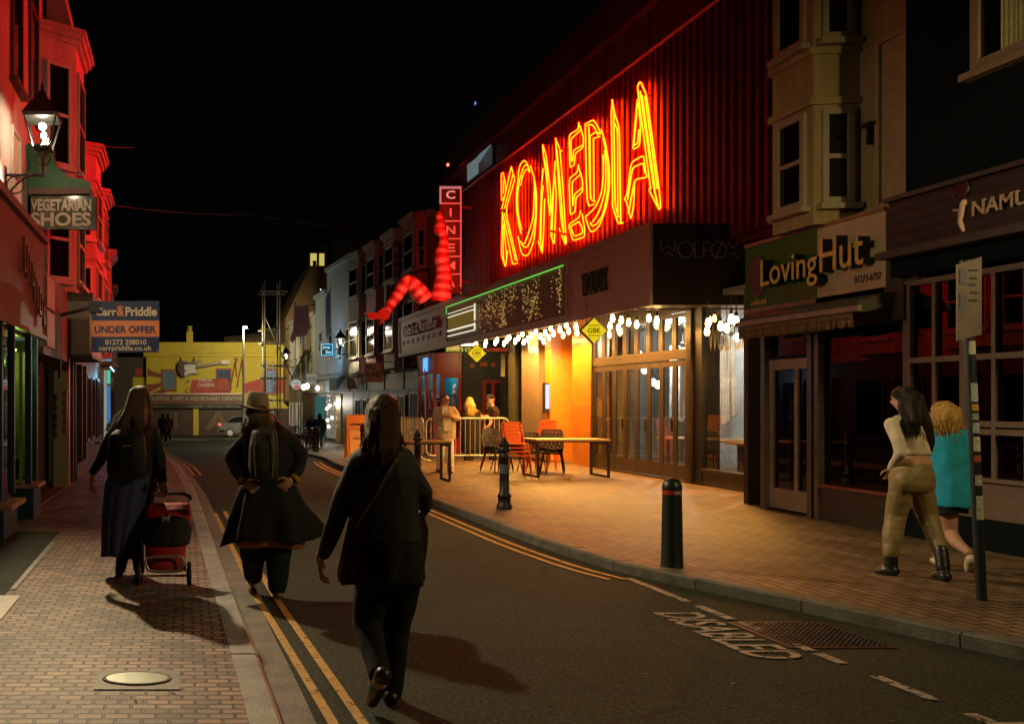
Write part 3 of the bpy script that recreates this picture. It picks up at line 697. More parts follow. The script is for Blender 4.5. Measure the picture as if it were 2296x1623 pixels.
# lit interior of the restaurant
M_int = pm('interior_wall', (.26, .25, .23), .7, 0, .3, 2, .05); M_intfl = pm('interior_floor', (.12, .10, .075), .5, 0, .3, 3, .05)
mb = MB(); yA, yB = y0 - .6, 24.0; xb = 13.2
mb.box(xb, xb + .1, yA, yB, .1, 3.6); mb.box(LG + 1.0, xb, yB, yB + .1, .1, 3.6); mb.box(LG + .92, LG + 1.0, R_(1325), yB, .1, 3.6); mb.box(LG + .1, xb, yA - .1, yA, .1, 3.6); mb.box(LG + .1, xb, yA, yB, 3.5, 3.6)
mb.build('interior', M_int, gb); mb = MB(); mb.box(LG + .1, xb, yA, yB, .06, .11); mb.build('interior_floor', M_intfl, gb)
M_warm = em('warm_bulb_in', (1.0, .62, .28), 9); M_cool = em('cool_bulb_in', (.75, .85, .9), 7)
rr = random.Random(11)
for k in range(26):
    x, yy, z = rr.uniform(9.9, 12.6), rr.uniform(yA + .3, 22.5), rr.uniform(1.9, 3.1)
    if yy > 19.4: x = max(x, 10.7)
    t = thing('pendant_lamp', 'small lit globe lamp hanging inside the glazed restaurant', 'pendant lamp', (x, yy, z), 'pendant lamps inside the restaurant')
    mb = MB(); mb.ell((x, yy, z), (.07, .07, .09), n=10, m=6); mb.build('globe', M_warm if k % 3 else M_cool, t); mb = MB(); mb.tube([(x, yy, z + .07), (x, yy, 3.5)], .008, 5); mb.build('cord', M_black, t)
# counter, tables and stools inside
for k in range(4):
    yy = 15.2 + k * 1.25
    t = thing('dining_table', 'small wooden table seen through the folding glass doors', 'table', (10.6, yy, .11), 'dining tables inside the restaurant')
    mb = MB(); mb.box(10.2, 11.1, yy - .35, yy + .35, .82, .86); mb.build('tabletop', pm('oak', (.35, .2, .09), .45, 0, .3, 9, .1, stretch=(1, 6, 1)), t)
    for sx in (10.26, 11.0):
        mb = MB(); mb.box(sx, sx + .05, yy - .03, yy + .03, .11, .82); mb.build('leg', M_black, t)
t = thing('back_bar', 'dim back bar with shelves of bottles deep inside the restaurant', 'bar', (12.9, 17, .11))
mb = MB(); mb.box(12.3, 12.8, 14.6, 18.6, .11, 1.2); mb.build('counter', pm('bar_front', (.09, .1, .1), .5), t); mb = MB(); mb.box(12.24, 12.86, 14.55, 18.65, 1.2, 1.25); mb.build('counter_top', pm('oak', (.3, .2, .1)), t)
mb = MB()
for k in range(3): mb.box(13.0, 13.19, 14.6, 18.6, 1.5 + k * .4, 1.53 + k * .4)
mb.build('shelf', M_black, t)
mb = MB()
for k in range(95):
    yy = 14.7 + rr.random() * 3.8; z = 1.53 + rr.choice((0, .4, .8)); h = rr.uniform(.16, .28); mb.lathe((13.08, yy, z), [(.035, 0), (.035, h * .6), (.013, h * .75), (.013, h)], 7); 
mb.build('bottles', pm('bottle_mix', (.25, .3, .3), .1, 0, .9, 14, 0), t)['kind'] = 'stuff'
mb = MB(); mb.box(13.02, 13.05, 14.7, 18.5, 2.74, 2.78); mb.build('strip_light', em('bar_strip', (.55, .75, .8), 3), t)
point('lamp', (11.4, 16.6, 3.1), 300, (1, .85, .6), .2, t); point('lamp', (11.6, 20.8, 3.1), 420, (.8, .88, .9), .2, t)
mb = MB(); w = []
for x, yy in ((10.9, 18.4), (11.2, 19.5), (11.5, 20.6), (11.8, 21.6)):
    for q in range(9): mb.limb([(x + q * .055, yy + .02 * sin(q * 1.8), 2.95), (x + q * .055 + .03 * sin(q), yy + .03 * cos(q * 2.1), 1.25 + .1 * sin(q))], [.03, .036], 6)
tag(mb.build('hanging_banner', pm('pale_cloth', (.5, .5, .5), .8, 0, .3, 4, .1)), 'pale cloth panels hanging inside the glazed restaurant', 'banner')
# plain wall, column and service door further along
mb = MB(); mb.box(LG + .02, LG + .5, R_(1206), R_(1168), .1, 3.61); mb.build('wall', M_taupe, gb)
mb = MB(); mb.box(LG + .3, LG + .4, R_(1222) + .0, R_(1206), .1, 3.61); mb.box(LG + .24, LG + .3, R_(1221), R_(1218), .1, 2.4); mb.box(LG + .24, LG + .3, R_(1210), R_(1207), .1, 2.4); mb.box(LG + .24, LG + .3, R_(1218), R_(1210), 2.3, 2.4); mb.build('service_door', M_brownframe, gb)
mb = MB(); mb.box(LG + .21, LG + .44, R_(1168), R_(1153), .05, 3.61); mb.build('dark_pier', M_darkwall, gb)
mb = MB(); cx, cy = LG + .12, R_(1143); mb.lathe((cx, cy, 0), [(.16, .0), (.16, 3.61)], 24); mb.build('round_column', pm('glossy_dark_paint', (.05, .05, .03), .2, 0, .1, 5, .02), gb)
t = thing('wall_light', 'tall white glowing wall light in a dark frame on the orange pier', 'wall light', P(1224, 890, R_(1226)))
q = R_(1226) ; c0, c1 = P(1218, 862, q), P(1230, 918, q)
mb = MB(); mb.box(c0.x - .02, c1.x + .05, q - .14, q - .0, c1.z - .09, c0.z + .04); mb.build('frame', M_black, t); mb = MB(); mb.box(c0.x, c1.x - .02, q - .15, q - .141, c1.z + .02, c0.z); mb.build('diffuser', em('cool_diffuser', (.80, .82, .95), 1.1), t)
t = thing('hanging_sign', 'small cream sign with red letters and blue foot hanging under the canopy', 'sign', P(1196, 765, 22.5))
q = 22.2; a, b = P(1186, 752, q), P(1206, 792, q)
mb = MB(); mb.box(a.x, b.x, q, q + .05, b.z + .10, a.z + .1); mb.build('panel', pm('cream_board', (.62, .5, .33), .5), t); mb = MB(); mb.box(a.x, b.x, q, q + .05, b.z, b.z + .099); mb.build('panel', pm('blue_board', (.06, .12, .25), .5), t)
lettering('XTAL', (a.x + .03, q - .002, b.z + .17), (1, 0, 0), (0, 0, 1), b.x - a.x - .06, .07, pm('red_letter', (.5, .03, .02), .5), t, ext=.004, bold=.01)
mb = MB(); mb.tube([(a.x + .1, q + .02, a.z + .1), (a.x + .1, q + .02, 3.62)], .01, 6); mb.build('hanger', M_black, t)

# ---------------- cinema entrance lobby, the far side of the recess faces the camera
ce = thing('cinema_entrance', 'dark recessed cinema entrance with red framed kiosk and doors', 'entrance', (10.5, 30, 0))
dK = 30.7
mb = MB(); mb.box(9.6, 14, dK + .02, dK + .2, -.6, 3.61); mb.box(13.6, 13.8, 24.4, dK, -.5, 3.61); mb.box(LG + .5, 13.6, R_(1168) - .5, R_(1168) - .3, 0, 3.61); mb.build('wall', M_darkwall, ce)
M_red = pm('red_joinery', (.42, .035, .018), .35, 0, .12, 6, .04)
fk = Face((8.6, 32.75), (8.6, dK)); ff = Face((8.6, dK), (9.56, dK))
zb = -.25
mb = MB()
for (f, us) in ((fk, (0, fk.len)), (ff, (0, ff.len))):
    mb.fbox(f, 0, f.len, -.08, .0, 2.55, 3.3); mb.fbox(f, 0, f.len, -.08, 0, zb, .35)
    for u in us: mb.fbox(f, max(u - .07, 0), min(u + .07, f.len), -.10, .012, zb - .05, 3.3)
mb.fbox(ff, .24, .36, -.08, .01, .35, 2.55); mb.fbox(ff, .32, .96, -.09, .02, 2.43, 2.56); mb.fbox(ff, .86, .96, -.09, .015, .2, 2.43)
mb.fbox(fk, .95, 1.1, -.08, .01, .35, 2.55)
mb.build('kiosk_frame', M_red, ce)
mb = MB(); mb.fbox(ff, 0.07, .9, -.05, -.045, .35, 2.5); mb.fbox(fk, .07, fk.len - .07, -.05, -.045, .35, 2.5); mb.build('pane', M_shopglass, ce)
mb = MB(); mb.box(8.7, 9.55, 32.6, 32.7, -.5, 3.3); mb.box(9.5, 9.58, dK + .1, 32.6, -.5, 3.3); mb.box(8.62, 9.5, dK + .1, 32.6, 3.2, 3.3); mb.build('kiosk_interior', pm('teal_wall', (.01, .22, .28), .6, 0, .1, 3, .02), ce)
mb = MB(); mb.box(8.9, 9.3, 31.5, 31.6, 3.12, 3.16); mb.build('kiosk_lamp', em('kiosk_tube', (.8, .95, 1), 9), ce)
point('lamp', (9.0, 31.4, 2.9), 42, (.8, .95, 1), .1, ce)
mb = MB(); rr = random.Random(5)
for k in range(4): mb.box(8.75, 9.4, 32.2, 32.55, .5 + k * .42, .53 + k * .42)
mb.build('shelf', M_white, ce)
mb = MB()
for k in range(70):
    x, z = rr.uniform(8.75, 9.38), .53 + .42 * rr.randrange(4); h = rr.uniform(.1, .3); mb.box(x, x + rr.uniform(.02, .07), 32.15, 32.4, z, z + h)
mb.build('stock', pm('mixed_goods', (.45, .35, .3), .5, 0, .95, 18, 0), ce)['kind'] = 'stuff'
M_yneon = em('yellow_neon_letter', (.75, .62, .05), 1.0); M_rneon = em('dim_red_letter', (.42, .045, .02), 1.0); M_blue = em('blue_neon_letter', (.10, .35, 1.0), 1.6)
t = thing('entrance_sign', 'yellow glowing capital letters above the dark entrance', 'sign', (9.9, dK, 3.3))
a, b = P(1000, 788, dK), P(1084, 779.5, dK); mb = MB(); mb.box(a.x - .05, P(1142, 0, dK).x, dK - .06, dK, a.z - .04, b.z + .06); mb.build('panel', M_black, t)
lettering("DUKE'S CINEMA", (a.x, dK - .062, a.z), (1, 0, 0), (0, 0, 1), b.x - a.x, b.z - a.z, M_yneon, t, bold=.015)
t = thing('entrance_sign', 'dim red capital letters beside the yellow letters above the entrance', 'sign', (11, dK, 3.3))
a, b = P(1089, 788.5, dK), P(1140, 780, dK); lettering('KOMEDIA', (a.x, dK - .062, a.z), (1, 0, 0), (0, 0, 1), b.x - a.x, b.z - a.z, M_rneon, t, bold=.02)
t = thing('open_sign', 'small blue glowing neon sign on the red kiosk head', 'neon sign', fk.p(1.4, 0, 2.9))
mb = MB()
for u in (.9, 1.06, 1.22, 1.36): mb.tube([fk.p(u, .04, 2.68 + .1 * (u == 1.06)), fk.p(u + .02, .04, 3.16)], .022, 6)
mb.tube([fk.p(.9, .04, 2.9), fk.p(1.2, .04, 2.95)], .02, 6); mb.build('tube', M_blue, t)
# fluorescent tube and plain light box under the canopy
t = thing('strip_light', 'bright white tube light under the far canopy soffit', 'strip light', P(1045, 774, 29))
a, b = P(1034, 773, 29.5), P(1072, 771, 29.5); mb = MB(); mb.tube([a, V((b.x, a.y, a.z))], .04, 10); mb.build('tube', em('tube_white', (1.0, .93, .7), 2.4), t); mb = MB(); mb.box(a.x, b.x, a.y - .03, a.y + .03, a.z + .05, a.z + .1); mb.build('fitting', M_white, t)
t = thing('light_box', 'plain yellow lit box under the canopy corner', 'light box', P(1017, 775, 28.3)); a, b = P(1007, 783, 28.3), P(1030, 766, 28.3)
mb = MB(); mb.box(a.x, b.x, 28.3, 28.5, a.z, b.z); mb.build('box', em('amber_box', (.72, .42, .12), 1), t)
mb = MB(); mb.box(a.x + .05, a.x + .08, 28.35, 28.38, b.z, 3.64); mb.build('hanger', M_black, t)
point('lamp', (10.3, 28.2, 3.2), 60, (1, .72, .3), .1, ce)
# red door frame, posters inside the lobby, seen beside the round column
mb = MB(); a, b = P(1082, 852, dK), P(1111, 1000, dK)
mb.box(a.x, a.x + .10, dK - .04, dK + .01, -.4, a.z); mb.box(a.x + .1, a.x + .6, dK - .04, dK + .01, a.z - .1, a.z); mb.box(a.x + .3, a.x + .4, dK - .041, dK + .01, 1.1, a.z - .1); d = mb.build('door_frame', M_red, ce)
mb = MB(); mb.box(a.x + .1, a.x + .6, dK - .02, dK + .0, -.4, a.z - .1); mb.build('door', M_black, ce)
def flat(name, label, cat, x0, y0, x1, y1, d, mat, th=.02):
    a, b = P(x0, y0, d), P(x1, y1, d); mb = MB(); mb.box(a.x, b.x, d - th, d, b.z, a.z); return tag(mb.build(name, mat), label, cat)
flat('poster', 'pale paper notice on the dark door beside the young man', 'poster', 1091, 884, 1104, 918, dK - .045, pm('paper', (.55, .5, .38), .7))
flat('poster', 'tall grey green framed panel beside the round column', 'poster', 1123, 793, 1132, 844, 26.5, pm('notice', (.22, .23, .16), .5))
for (x, y, c) in ((1054, 815, 'small orange square tile high on the dark lobby wall'), (1076, 812, 'orange square panel beneath the diamond sign in the lobby'), (1101, 813, 'small orange panel above the red door frame')):
    flat('wall_panel', c, 'panel', x, y, x + (16 if x == 1076 else 9), y + 9, dK - .002, pm('orange_panel', (.5, .09, .02), .5))
# mannequin in the kiosk door
t = thing('mannequin', 'white haired mannequin with bare back behind the red door', 'mannequin', P(1023, 985, 31.2))
dm = 31.25; mb = MB()
mb.limb([P(1026, 876, dm), P(1025, 896, dm), P(1025, 912, dm), P(1024, 925, dm)], [.05, .15, .15, .11]); mb.limb([P(1018, 893, dm), P(1016, 912, dm), P(1017, 926, dm)], [.05, .045, .04])
mb.ell(P(1026, 872, dm), (.10, .11, .13)); remesh(mb, 'body', pm('mannequin_skin', (.55, .42, .36), .5), t, .02)
mb = MB(); mb.limb([P(1024, 925, dm), P(1023, 945, dm), P(1022, 990, dm)], [.14, .18, .22]); remesh(mb, 'dress', pm('red_dress', (.45, .02, .02), .6), t, .03, wr=.01)
mb = MB(); mb.ell(P(1026, 870, dm - .02), (.17, .15, .17)); mb.ell(P(1024, 882, dm - .03), (.18, .13, .12)); remesh(mb, 'hair', pm('white_hair', (.75, .66, .6), .6, 0, .2, 20, .3), t, .02, wr=.012, wf=(20, 20, 5))

# ---------------- festoon bulbs
M_bulb = em('bulb_glow', (1.0, .60, .20), 26.0); M_sock = pm('bulb_socket', (.03, .022, .015), .5)
B4 = [(545, 1490), (705, 1450), (688, 1500), (880, 1420), (850, 1465), (988, 1480), (1030, 1430), (1075, 1380), (1165, 1445), (1215, 1390), (1280, 1325), (1300, 1455), (1365, 1410), (1425, 1350), (1495, 1285), (1495, 1425), (1430, 1475), (1565, 1365), (1640, 1310), (1620, 1440), (1700, 1385), (1730, 1230), (1775, 1320), (1875, 1255), (1925, 1345), (1975, 1180), (2015, 1280), (2130, 1205), (2145, 1305)]
B1 = [(785, 230), (765, 290), (853, 245), (832, 303), (910, 262), (973, 278), (1068, 228), (1130, 245), (1530, 265), (1522, 330), (1628, 290), (1677, 305), (1710, 235), (1750, 250)]
BL = [(990.2 + .14145 * x, 559.7 + .14145 * y) for x, y in B4] + [(1148 + .2873 * x, 645.75 + .2873 * y) for x, y in B1]
proto = None
for x, y in BL:
    L = (x - CX) * (3.24 - H) / (CY - y); L = max(8.42, min(8.92, L)); p = V((L, F * L / (x - CX), zR(x, y, L)))
    if proto is None:
        proto = thing('festoon_bulb', 'bare glowing filament bulb hanging in rows under the canopy soffit', 'light bulb', p, 'festoon bulbs under the canopy')
        mb = MB(); mb.lathe(p, [(.004, -.095), (.026, -.082), (.041, -.045), (.039, -.01), (.026, .04), (.018, .065)], 12); mb.build('bulb', M_bulb, proto)
        mb = MB(); mb.lathe(p, [(.021, .06), (.024, .09), (.022, .125), (.006, .14), (.006, .36)], 10); mb.build('socket', M_sock, proto)
        spot('lamp', p + V((0, 0, -.13)), p + V((.25, 0, -3)), 72, (1, .445, .085), 166, .018, proto, .4)
    else: dup(proto, p)
# pair of yellow diamond signs
M_yel_sign = em('yellow_sign_face', (.86, .62, .012), .95)
M_lside0 = pm('matte_black_letter', (.006, .006, .006), .95, spec=.05, bump=0)
def diamond(x, y, d, r, label):
    c = P(x, y, d); t = thing('diamond_sign', label, 'sign', c + V((0, 0, r)))
    def dm(r, y0, y1): return [V((c.x + a * r, y0, c.z + b * r)) for a, b in ((0, -1), (1, 0), (0, 1), (-1, 0))]
    mb = MB(); mb.prism(dm(r, c.y, 0), (0, .10, 0)); mb.build('case', M_black, t); mb = MB(); mb.prism(dm(r * .93, c.y - .006, 0), (0, .005, 0)); mb.build('face', M_yel_sign, t)
    lettering('GBK', (c.x - r * .48, c.y - .008, c.z - r * .19), (1, 0, 0), (0, 0, 1), r * .96, r * .38, M_lside0, t, ext=.003, bold=.012)
    mb = MB()
    for zz in (r * .38, -r * .38): mb.box(c.x - r * .44, c.x + r * .44, c.y - .011, c.y - .006, c.z + zz - .007, c.z + zz + .007)
    mb.build('rule', M_lside0, t); mb = MB()
    for sx in (-.5, .5): mb.tube([(c.x + sx * r, c.y + .05, c.z + r * .5), (c.x + sx * r, c.y + .05, 3.64)], .008, 6)
    mb.build('hanger', M_black, t)
diamond(1332, 741, 18.2, .272, 'nearer large yellow diamond sign hanging above the orange tiled pier')
diamond(1069, 792, 25.45, .272, 'farther small yellow diamond sign hanging in front of the entrance letters')

# ------------------------------------------------------------------ green fronted restaurant, cream house, dark corner house
LS = 8.2
lh = thing('cream_house', 'cream rendered house with tall canted bay above the green shop sign', 'building', (8.6, 12, .1))
M_cream = pm('cream_render', (.27, .195, .08), .75, 0, .3, 2.2, .15, stretch=(2, 2, .4))
M_creamtrim = pm('cream_sash', (.27, .215, .13), .5, 0, .1, 5, .05)
y1 = 12.2; y0 = 10.42
fw = Face((8.55, y1), (8.55, y0))
mb = MB(); block(fw, 6, 3.86, 12.2, mb=mb); mb.build('wall', M_cream, lh)
mb = MB(); mb.box(8.6, 14, 10.42, 13.3, 3.3, 3.855); mb.build('beam', M_cream, lh)
b = bay(lh, fw, .03, .92, .55, .05, 3.87, 11.6, M_cream, ((4.12, 5.32), (6.2, 7.9), (8.9, 10.6)), M_creamtrim, None, cornice=False)
mb = MB()
for za in (5.38, 6.02, 8.0):
    mb.prism([fw.p(-.01, -.02, za), fw.p(.05, .60, za), fw.p(.90, .60, za), fw.p(.97, -.02, za)], (0, 0, .09))
mb.build('string_course', M_cream, lh)
window(lh, fw, 1.22, 1.70, 7.1, 8.6, M_creamtrim, pm('blind_recess', (.3, .22, .11), .7)); window(lh, fw, 1.22, 1.72, 3.95, 6.05, M_creamtrim, pm('blind_recess', (.3, .22, .11), .7), rail=False, sill=False)
mb = MB(); mb.tube([(8.45, y1 + .09, 3.9), (8.45, y1 + .09, 12)], .045, 10); mb.build('downpipe', pm('copper_pipe', (.30, .14, .06), .4, .3), lh)
mb = MB(); fw_ = Face((8.55, 11.05), (8.55, 10.9)); mb.fbox(fw_, -.08, .1, 0, .14, 5.02, 5.06); mb.fbox(fw_, -.02, .02, .0, .08, 4.8, 5.02); mb.build('old_bracket', M_black, lh)
# shopfront beneath
M_bronze = pm('bronze_mullion', (.17, .13, .09), .3, .5, .2, 10, .05)
M_dglass = glass('dark_shop_glass', (.20, .17, .14), 1.5, .015)
sf = Face((LS, R_(1702) if False else dR(1708, LS)), (LS, dR(2036, LS)))
def us(x): return dR(1708, LS) - dR(x, LS)
mb = MB(); mb.fbox(sf, us(1838), us(2036), -.12, .0, .1, .52); mb.fbox(sf, us(1838), us(2036), -.1, .05, 2.55, 2.95); mb.fbox(sf, us(1708), us(1838), -.1, .02, 2.62, 3.0); mb.build('stall_riser', M_darkframe, lh)
mb = MB(); mb.fbox(sf, us(1838), us(2036), -.02, .03, .52, .56); mb.build('sill', pm('red_sill', (.22, .06, .04), .3), lh)
mb = MB()
for a, b in ((1708, 1717), (1812, 1822), (1828, 1838), (2028, 2038)): mb.fbox(sf, us(a), us(b), -.1, .02, .1 if a < 1830 else .56, 2.62)
mb.build('shop_post', M_bronze, lh)
mb = MB(); mb.fbox(sf, us(1838), us(2028), -.07, -.06, .56, 2.55); mb.build('pane', M_dglass, lh)
mb = MB(); a, b = us(1717), us(1812)
mb.fbox(sf, a, a + .09, -.12, -.05, .14, 2.2); mb.fbox(sf, b - .09, b, -.12, -.05, .14, 2.2); mb.fbox(sf, a + .6 * (b - a), a + .6 * (b - a) + .07, -.119, -.051, .14, 2.2); mb.fbox(sf, a, b, -.121, -.048, .14, .42); mb.fbox(sf, a, b, -.121, -.048, 2.06, 2.2); dd = mb.build('door', pm('pale_door_frame', (.32, .25, .18), .45), lh)
mb = MB(); mb.fbox(sf, a + .09, b - .09, -.09, -.08, .42, 2.06); mb.fbox(sf, a, b, -.09, -.08, 2.25, 2.6); mb.build('pane', M_dglass, dd)
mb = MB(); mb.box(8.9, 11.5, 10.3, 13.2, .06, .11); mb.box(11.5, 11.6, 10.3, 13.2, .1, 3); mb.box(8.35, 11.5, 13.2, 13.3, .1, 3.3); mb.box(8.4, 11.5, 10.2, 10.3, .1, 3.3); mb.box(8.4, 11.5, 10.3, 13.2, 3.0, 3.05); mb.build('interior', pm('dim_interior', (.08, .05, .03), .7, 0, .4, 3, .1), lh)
mb = MB(); mb.box(11.3, 11.34, 11.2, 12.6, 2.3, 2.5); mb.build('wall_sign', em('dim_red_box', (.20, .035, .015), 1), lh)
mb = MB()
for k in range(16): mb.ell((10.3 + .2 * sin(k), 12.4 + .2 * cos(k * 2.1), 1.7 + .05 * k), (.02, .02, .03), n=6, m=4)
tag(mb.build('chandelier', em('chandelier_glow', (1, .8, .55), 3)), 'small cluster of lit bulbs hanging behind the glazed shop door', 'chandelier')
for k in range(3):
    x, yy = 9.6, 10.9 + k * .7
    t = thing('bar_stool', 'red rimmed stool standing inside the dark shop window', 'stool', (x, yy, .11), 'stools inside the dark shop')
    mb = MB(); mb.lathe((x, yy, .85), [(.17, 0), (.17, .04)], 16); mb.build('seat', pm('red_seat', (.35, .05, .05), .4), t)
    for sx, sy in ((1, 1), (1, -1), (-1, 1), (-1, -1)):
        mb = MB(); mb.tube([(x + sx * .1, yy + sy * .1, .85), (x + sx * .17, yy + sy * .17, .11)], .012, 6); mb.build('leg', M_black, t)
# sign board, 3D letters, awning
t = thing('restaurant_sign', 'long green and cream shop sign with gold raised letters and round portrait', 'sign', (LS, 12, 3.4))
M_green = pm('green_board', (.014, .10, .012), .22, 0, .15, 3, .02); M_cboard = pm('cream_board_gloss', (.42, .36, .22), .22, 0, .12, 3, .02)
fs = Face((LS - .03, dR(1676, LS)), (LS - .03, dR(1992, LS)))
def uL(x): return dR(1676, LS) - dR(x, LS)
mb = MB(); mb.fbox(fs, 0, uL(1838), -.2, 0, 2.95, 3.84); mb.build('green_board', M_green, t); mb = MB(); mb.fbox(fs, uL(1838), uL(1992), -.2, 0, 2.951, 3.839); mb.build('cream_board', M_cboard, t)
mb = MB(); mb.fbox(fs, 0, uL(1992), -.18, .02, 2.88, 2.948); mb.fbox(fs, 0, uL(1992), -.18, .02, 3.842, 3.89); mb.build('edge_trim', pm('trim_rust', (.25, .12, .07), .4), t)
M_gold = pm('gold_letter', (.62, .40, .10), .35, .0, .15, 9, .03); M_lside = pm('letter_side', (.012, .012, .010), .3)
def built(body, u0, u1, z0, z1):
    o = lettering(body, fs.p(u0, .0, z0), (0, -1, 0), (0, 0, 1), u1 - u0, z1 - z0, M_lside, t, ext=.07, bold=.012)
    lettering(body, fs.p(u0, .142, z0), (0, -1, 0), (0, 0, 1), u1 - u0, z1 - z0, M_gold, t, ext=.002, bold=.004)
built('Loving', uL(1733), uL(1862), 3.10, 3.58); built('Hut', uL(1868), uL(1968), 3.24, 3.66)
mb = MB(); ring = [fs.p(.29 + .20 * cos(a * pi / 14), .004, 3.40 + .30 * sin(a * pi / 14)) for a in range(28)]; mb.prism(ring, (-.012, 0, 0)); mb.build('portrait', pm('brown_portrait', (.09, .045, .03), .4, 0, .6, 9, 0), t)
lettering('01273-6757', fs.p(uL(1922), .001, 3.05), (0, -1, 0), (0, 0, 1), .42, .09, M_lside, t, ext=.003, bold=.01)
mb = MB()
for k in range(6): mb.fbox(fs, .14 + k * .058, .17 + k * .058, .001, .006, 2.99 + .01 * (k % 2), 3.04 + .012 * (k % 3))
mb.build('lettering', M_gold, t)
t = thing('shop_awning', 'folded shop awning cassette with brown fringed valance over the door', 'awning', (7.9, 12, 2.8))
fa = Face((LS - .05, 12.42), (LS - .05, 10.15))
mb = MB(); mb.prism([fa.p(0, 0, 2.87), fa.p(0, .12, 2.87), fa.p(0, .42, 2.76), fa.p(0, .42, 2.66), fa.p(0, .36, 2.64), fa.p(0, 0, 2.74)], fa.p(2.2, 0, 0) - fa.p(0, 0, 0)); mb.build('cassette', pm('awning_case', (.07, .055, .042), .75, 0), t)
mb = MB(); mb.fbox(fa, -.03, 2.23, .40, .46, 2.655, 2.72); mb.build('front_bar', pm('awning_bar', (.30, .23, .17), .4, .3), t)
mb = MB(); rows = []
n = 90
for k in range(n):
    u = 2.1 * k / (n - 1); w = .012 * sin(k * 1.9) + .008 * sin(k * .7); rows.append([fa.p(u, .425, 2.652), fa.p(u, .42 + w, 2.57), fa.p(u, .415 + w * 1.7, 2.48 + .01 * sin(k * .9))])
for a, b in zip(rows, rows[1:]):
    for j in (0, 1): mb.add([a[j], b[j], b[j + 1], a[j + 1]], [(0, 1, 2, 3)], True)
o = mb.build('valance', pm('brown_canvas', (.20, .115, .045), .85, 0, .25, 7, .2, stretch=(3, 3, .5)), t); o.modifiers.new('s', 'SOLIDIFY').thickness = .004
# corner house with dark fascia
dh = thing('corner_house', 'dark navy painted house with brown glazed shopfront beside the cream house', 'building', (8.2, 8, .1))
M_navy = pm('navy_paint', (.004, .008, .010), .85, 0, .2, 4, .06, spec=.1)
fd = Face((LS, 10.13), (LS, 3.0))
def un(x): return 10.13 - dR(x, LS)
mb = MB(); block(fd, 6, 3.3, 12.2, mb=mb); mb.build('wall', M_navy, dh)
M_curt = em('lit_room', (.028, .022, .008), 1)
w = window(dh, fd, un(2185), un(2185) + 1.5, 5.02, 8.4, M_creamtrim, M_pane, fw=.09, bars=1)
mb = MB(); rw = []
for k in range(30):
    u = un(2185) + .32 + k * .012; rw.append([fd.p(u, .02 + .006 * sin(k * 1.5), 5.14), fd.p(u, .02 + .006 * sin(k * 1.5), 6.6)])
for a, b in zip(rw, rw[1:]): mb.add([a[0], b[0], b[1], a[1]], [(0, 1, 2, 3)], True)
mb.build('curtain', pm('net_curtain', (.45, .46, .2), .8), w)
M_frame2 = pm('dull_brown_joinery', (.15, .108, .075), .5, 0, .15, 7, .06)
mb = MB(); mb.fbox(fd, -.02, fd.len, -.1, .02, .1, .42); mb.build('plinth', M_navy, dh); mb = MB(); mb.fbox(fd, 0, fd.len, -.09, .0, .421, .80); mb.fbox(fd, 0, fd.len, -.09, .05, .80, .84); mb.build('stall_riser', M_frame2, dh)
mb = MB(); L2 = fd.len
for z in (1.28, 1.36, 2.05, 2.92): mb.fbox(fd, 0, L2, -.06, .015, z, z + .06)
u = 0; k = 0
while u < 4.0:
    wd = .075 if k % 2 == 0 else .045; mb.fbox(fd, u, u + wd, -.061, .018 if k % 2 == 0 else .008, .841, 2.98); u += .36; k += 1
mb.build('shop_window_frame', M_frame2, dh)
mb = MB(); mb.fbox(fd, 0, L2, -.04, -.03, .85, 2.95); mb.build('pane', M_dglass, dh)
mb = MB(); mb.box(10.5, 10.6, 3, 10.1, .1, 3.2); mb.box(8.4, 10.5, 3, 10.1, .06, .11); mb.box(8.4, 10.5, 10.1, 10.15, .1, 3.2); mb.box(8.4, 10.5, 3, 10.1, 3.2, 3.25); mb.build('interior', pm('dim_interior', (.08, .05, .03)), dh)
t = thing('restaurant_sign', 'dark planked shop fascia with pale capital letters and figure at the right edge', 'sign', (8, 8, 3.2))
M_plank = striped('charred_planks', (.012, .008, .007), (.028, .018, .013), 2.6, 'Z', .55, 2.2)
fn = Face((8.0, 10.12), (8.0, 3.0))
def uN(x): return 10.12 - dR(x, 8.0)
mb = MB(); mb.fbox(fn, 0, fn.len, -.2, 0, 3.32, 3.86); mb.build('board', M_plank, t)
mb = MB(); mb.fbox(fn, -.03, fn.len, -.15, .14, 3.22, 3.30); mb.fbox(fn, -.03, fn.len, -.15, .05, 3.87, 3.92); mb.build('rail', pm('rail_brown', (.06, .04, .03), .6), t)
mb = MB(); mb.fbox(fn, 0, fn.len, -.19, -.02, 3.02, 3.215); mb.build('underside', M_navy, t)
lettering('NAMU', fn.p(uN(2184), .0, 3.49), (0, -1, 0), (0, 0, 1), .60, .15, pm('cream_letter', (.6, .45, .3), .4), t, ext=.012, bold=.02)
mb = MB(); dnx = uN(2156)
mb.ell(fn.p(dnx, .01, 3.80), (.012, .11, .12)); mb.build('emblem', M_lside, t)
mb = MB(); mb.limb([fn.p(dnx + .04, .01, 3.66), fn.p(dnx + .02, .01, 3.55), fn.p(dnx, .01, 3.46), fn.p(dnx + .03, .01, 3.37)], [.03, .035, .025, .015], 8); mb.limb([fn.p(dnx + .02, .01, 3.58), fn.p(dnx - .08, .012, 3.60)], [.016, .014], 8); mb.build('emblem', pm('pale_emblem', (.6, .4, .3), .5), t)
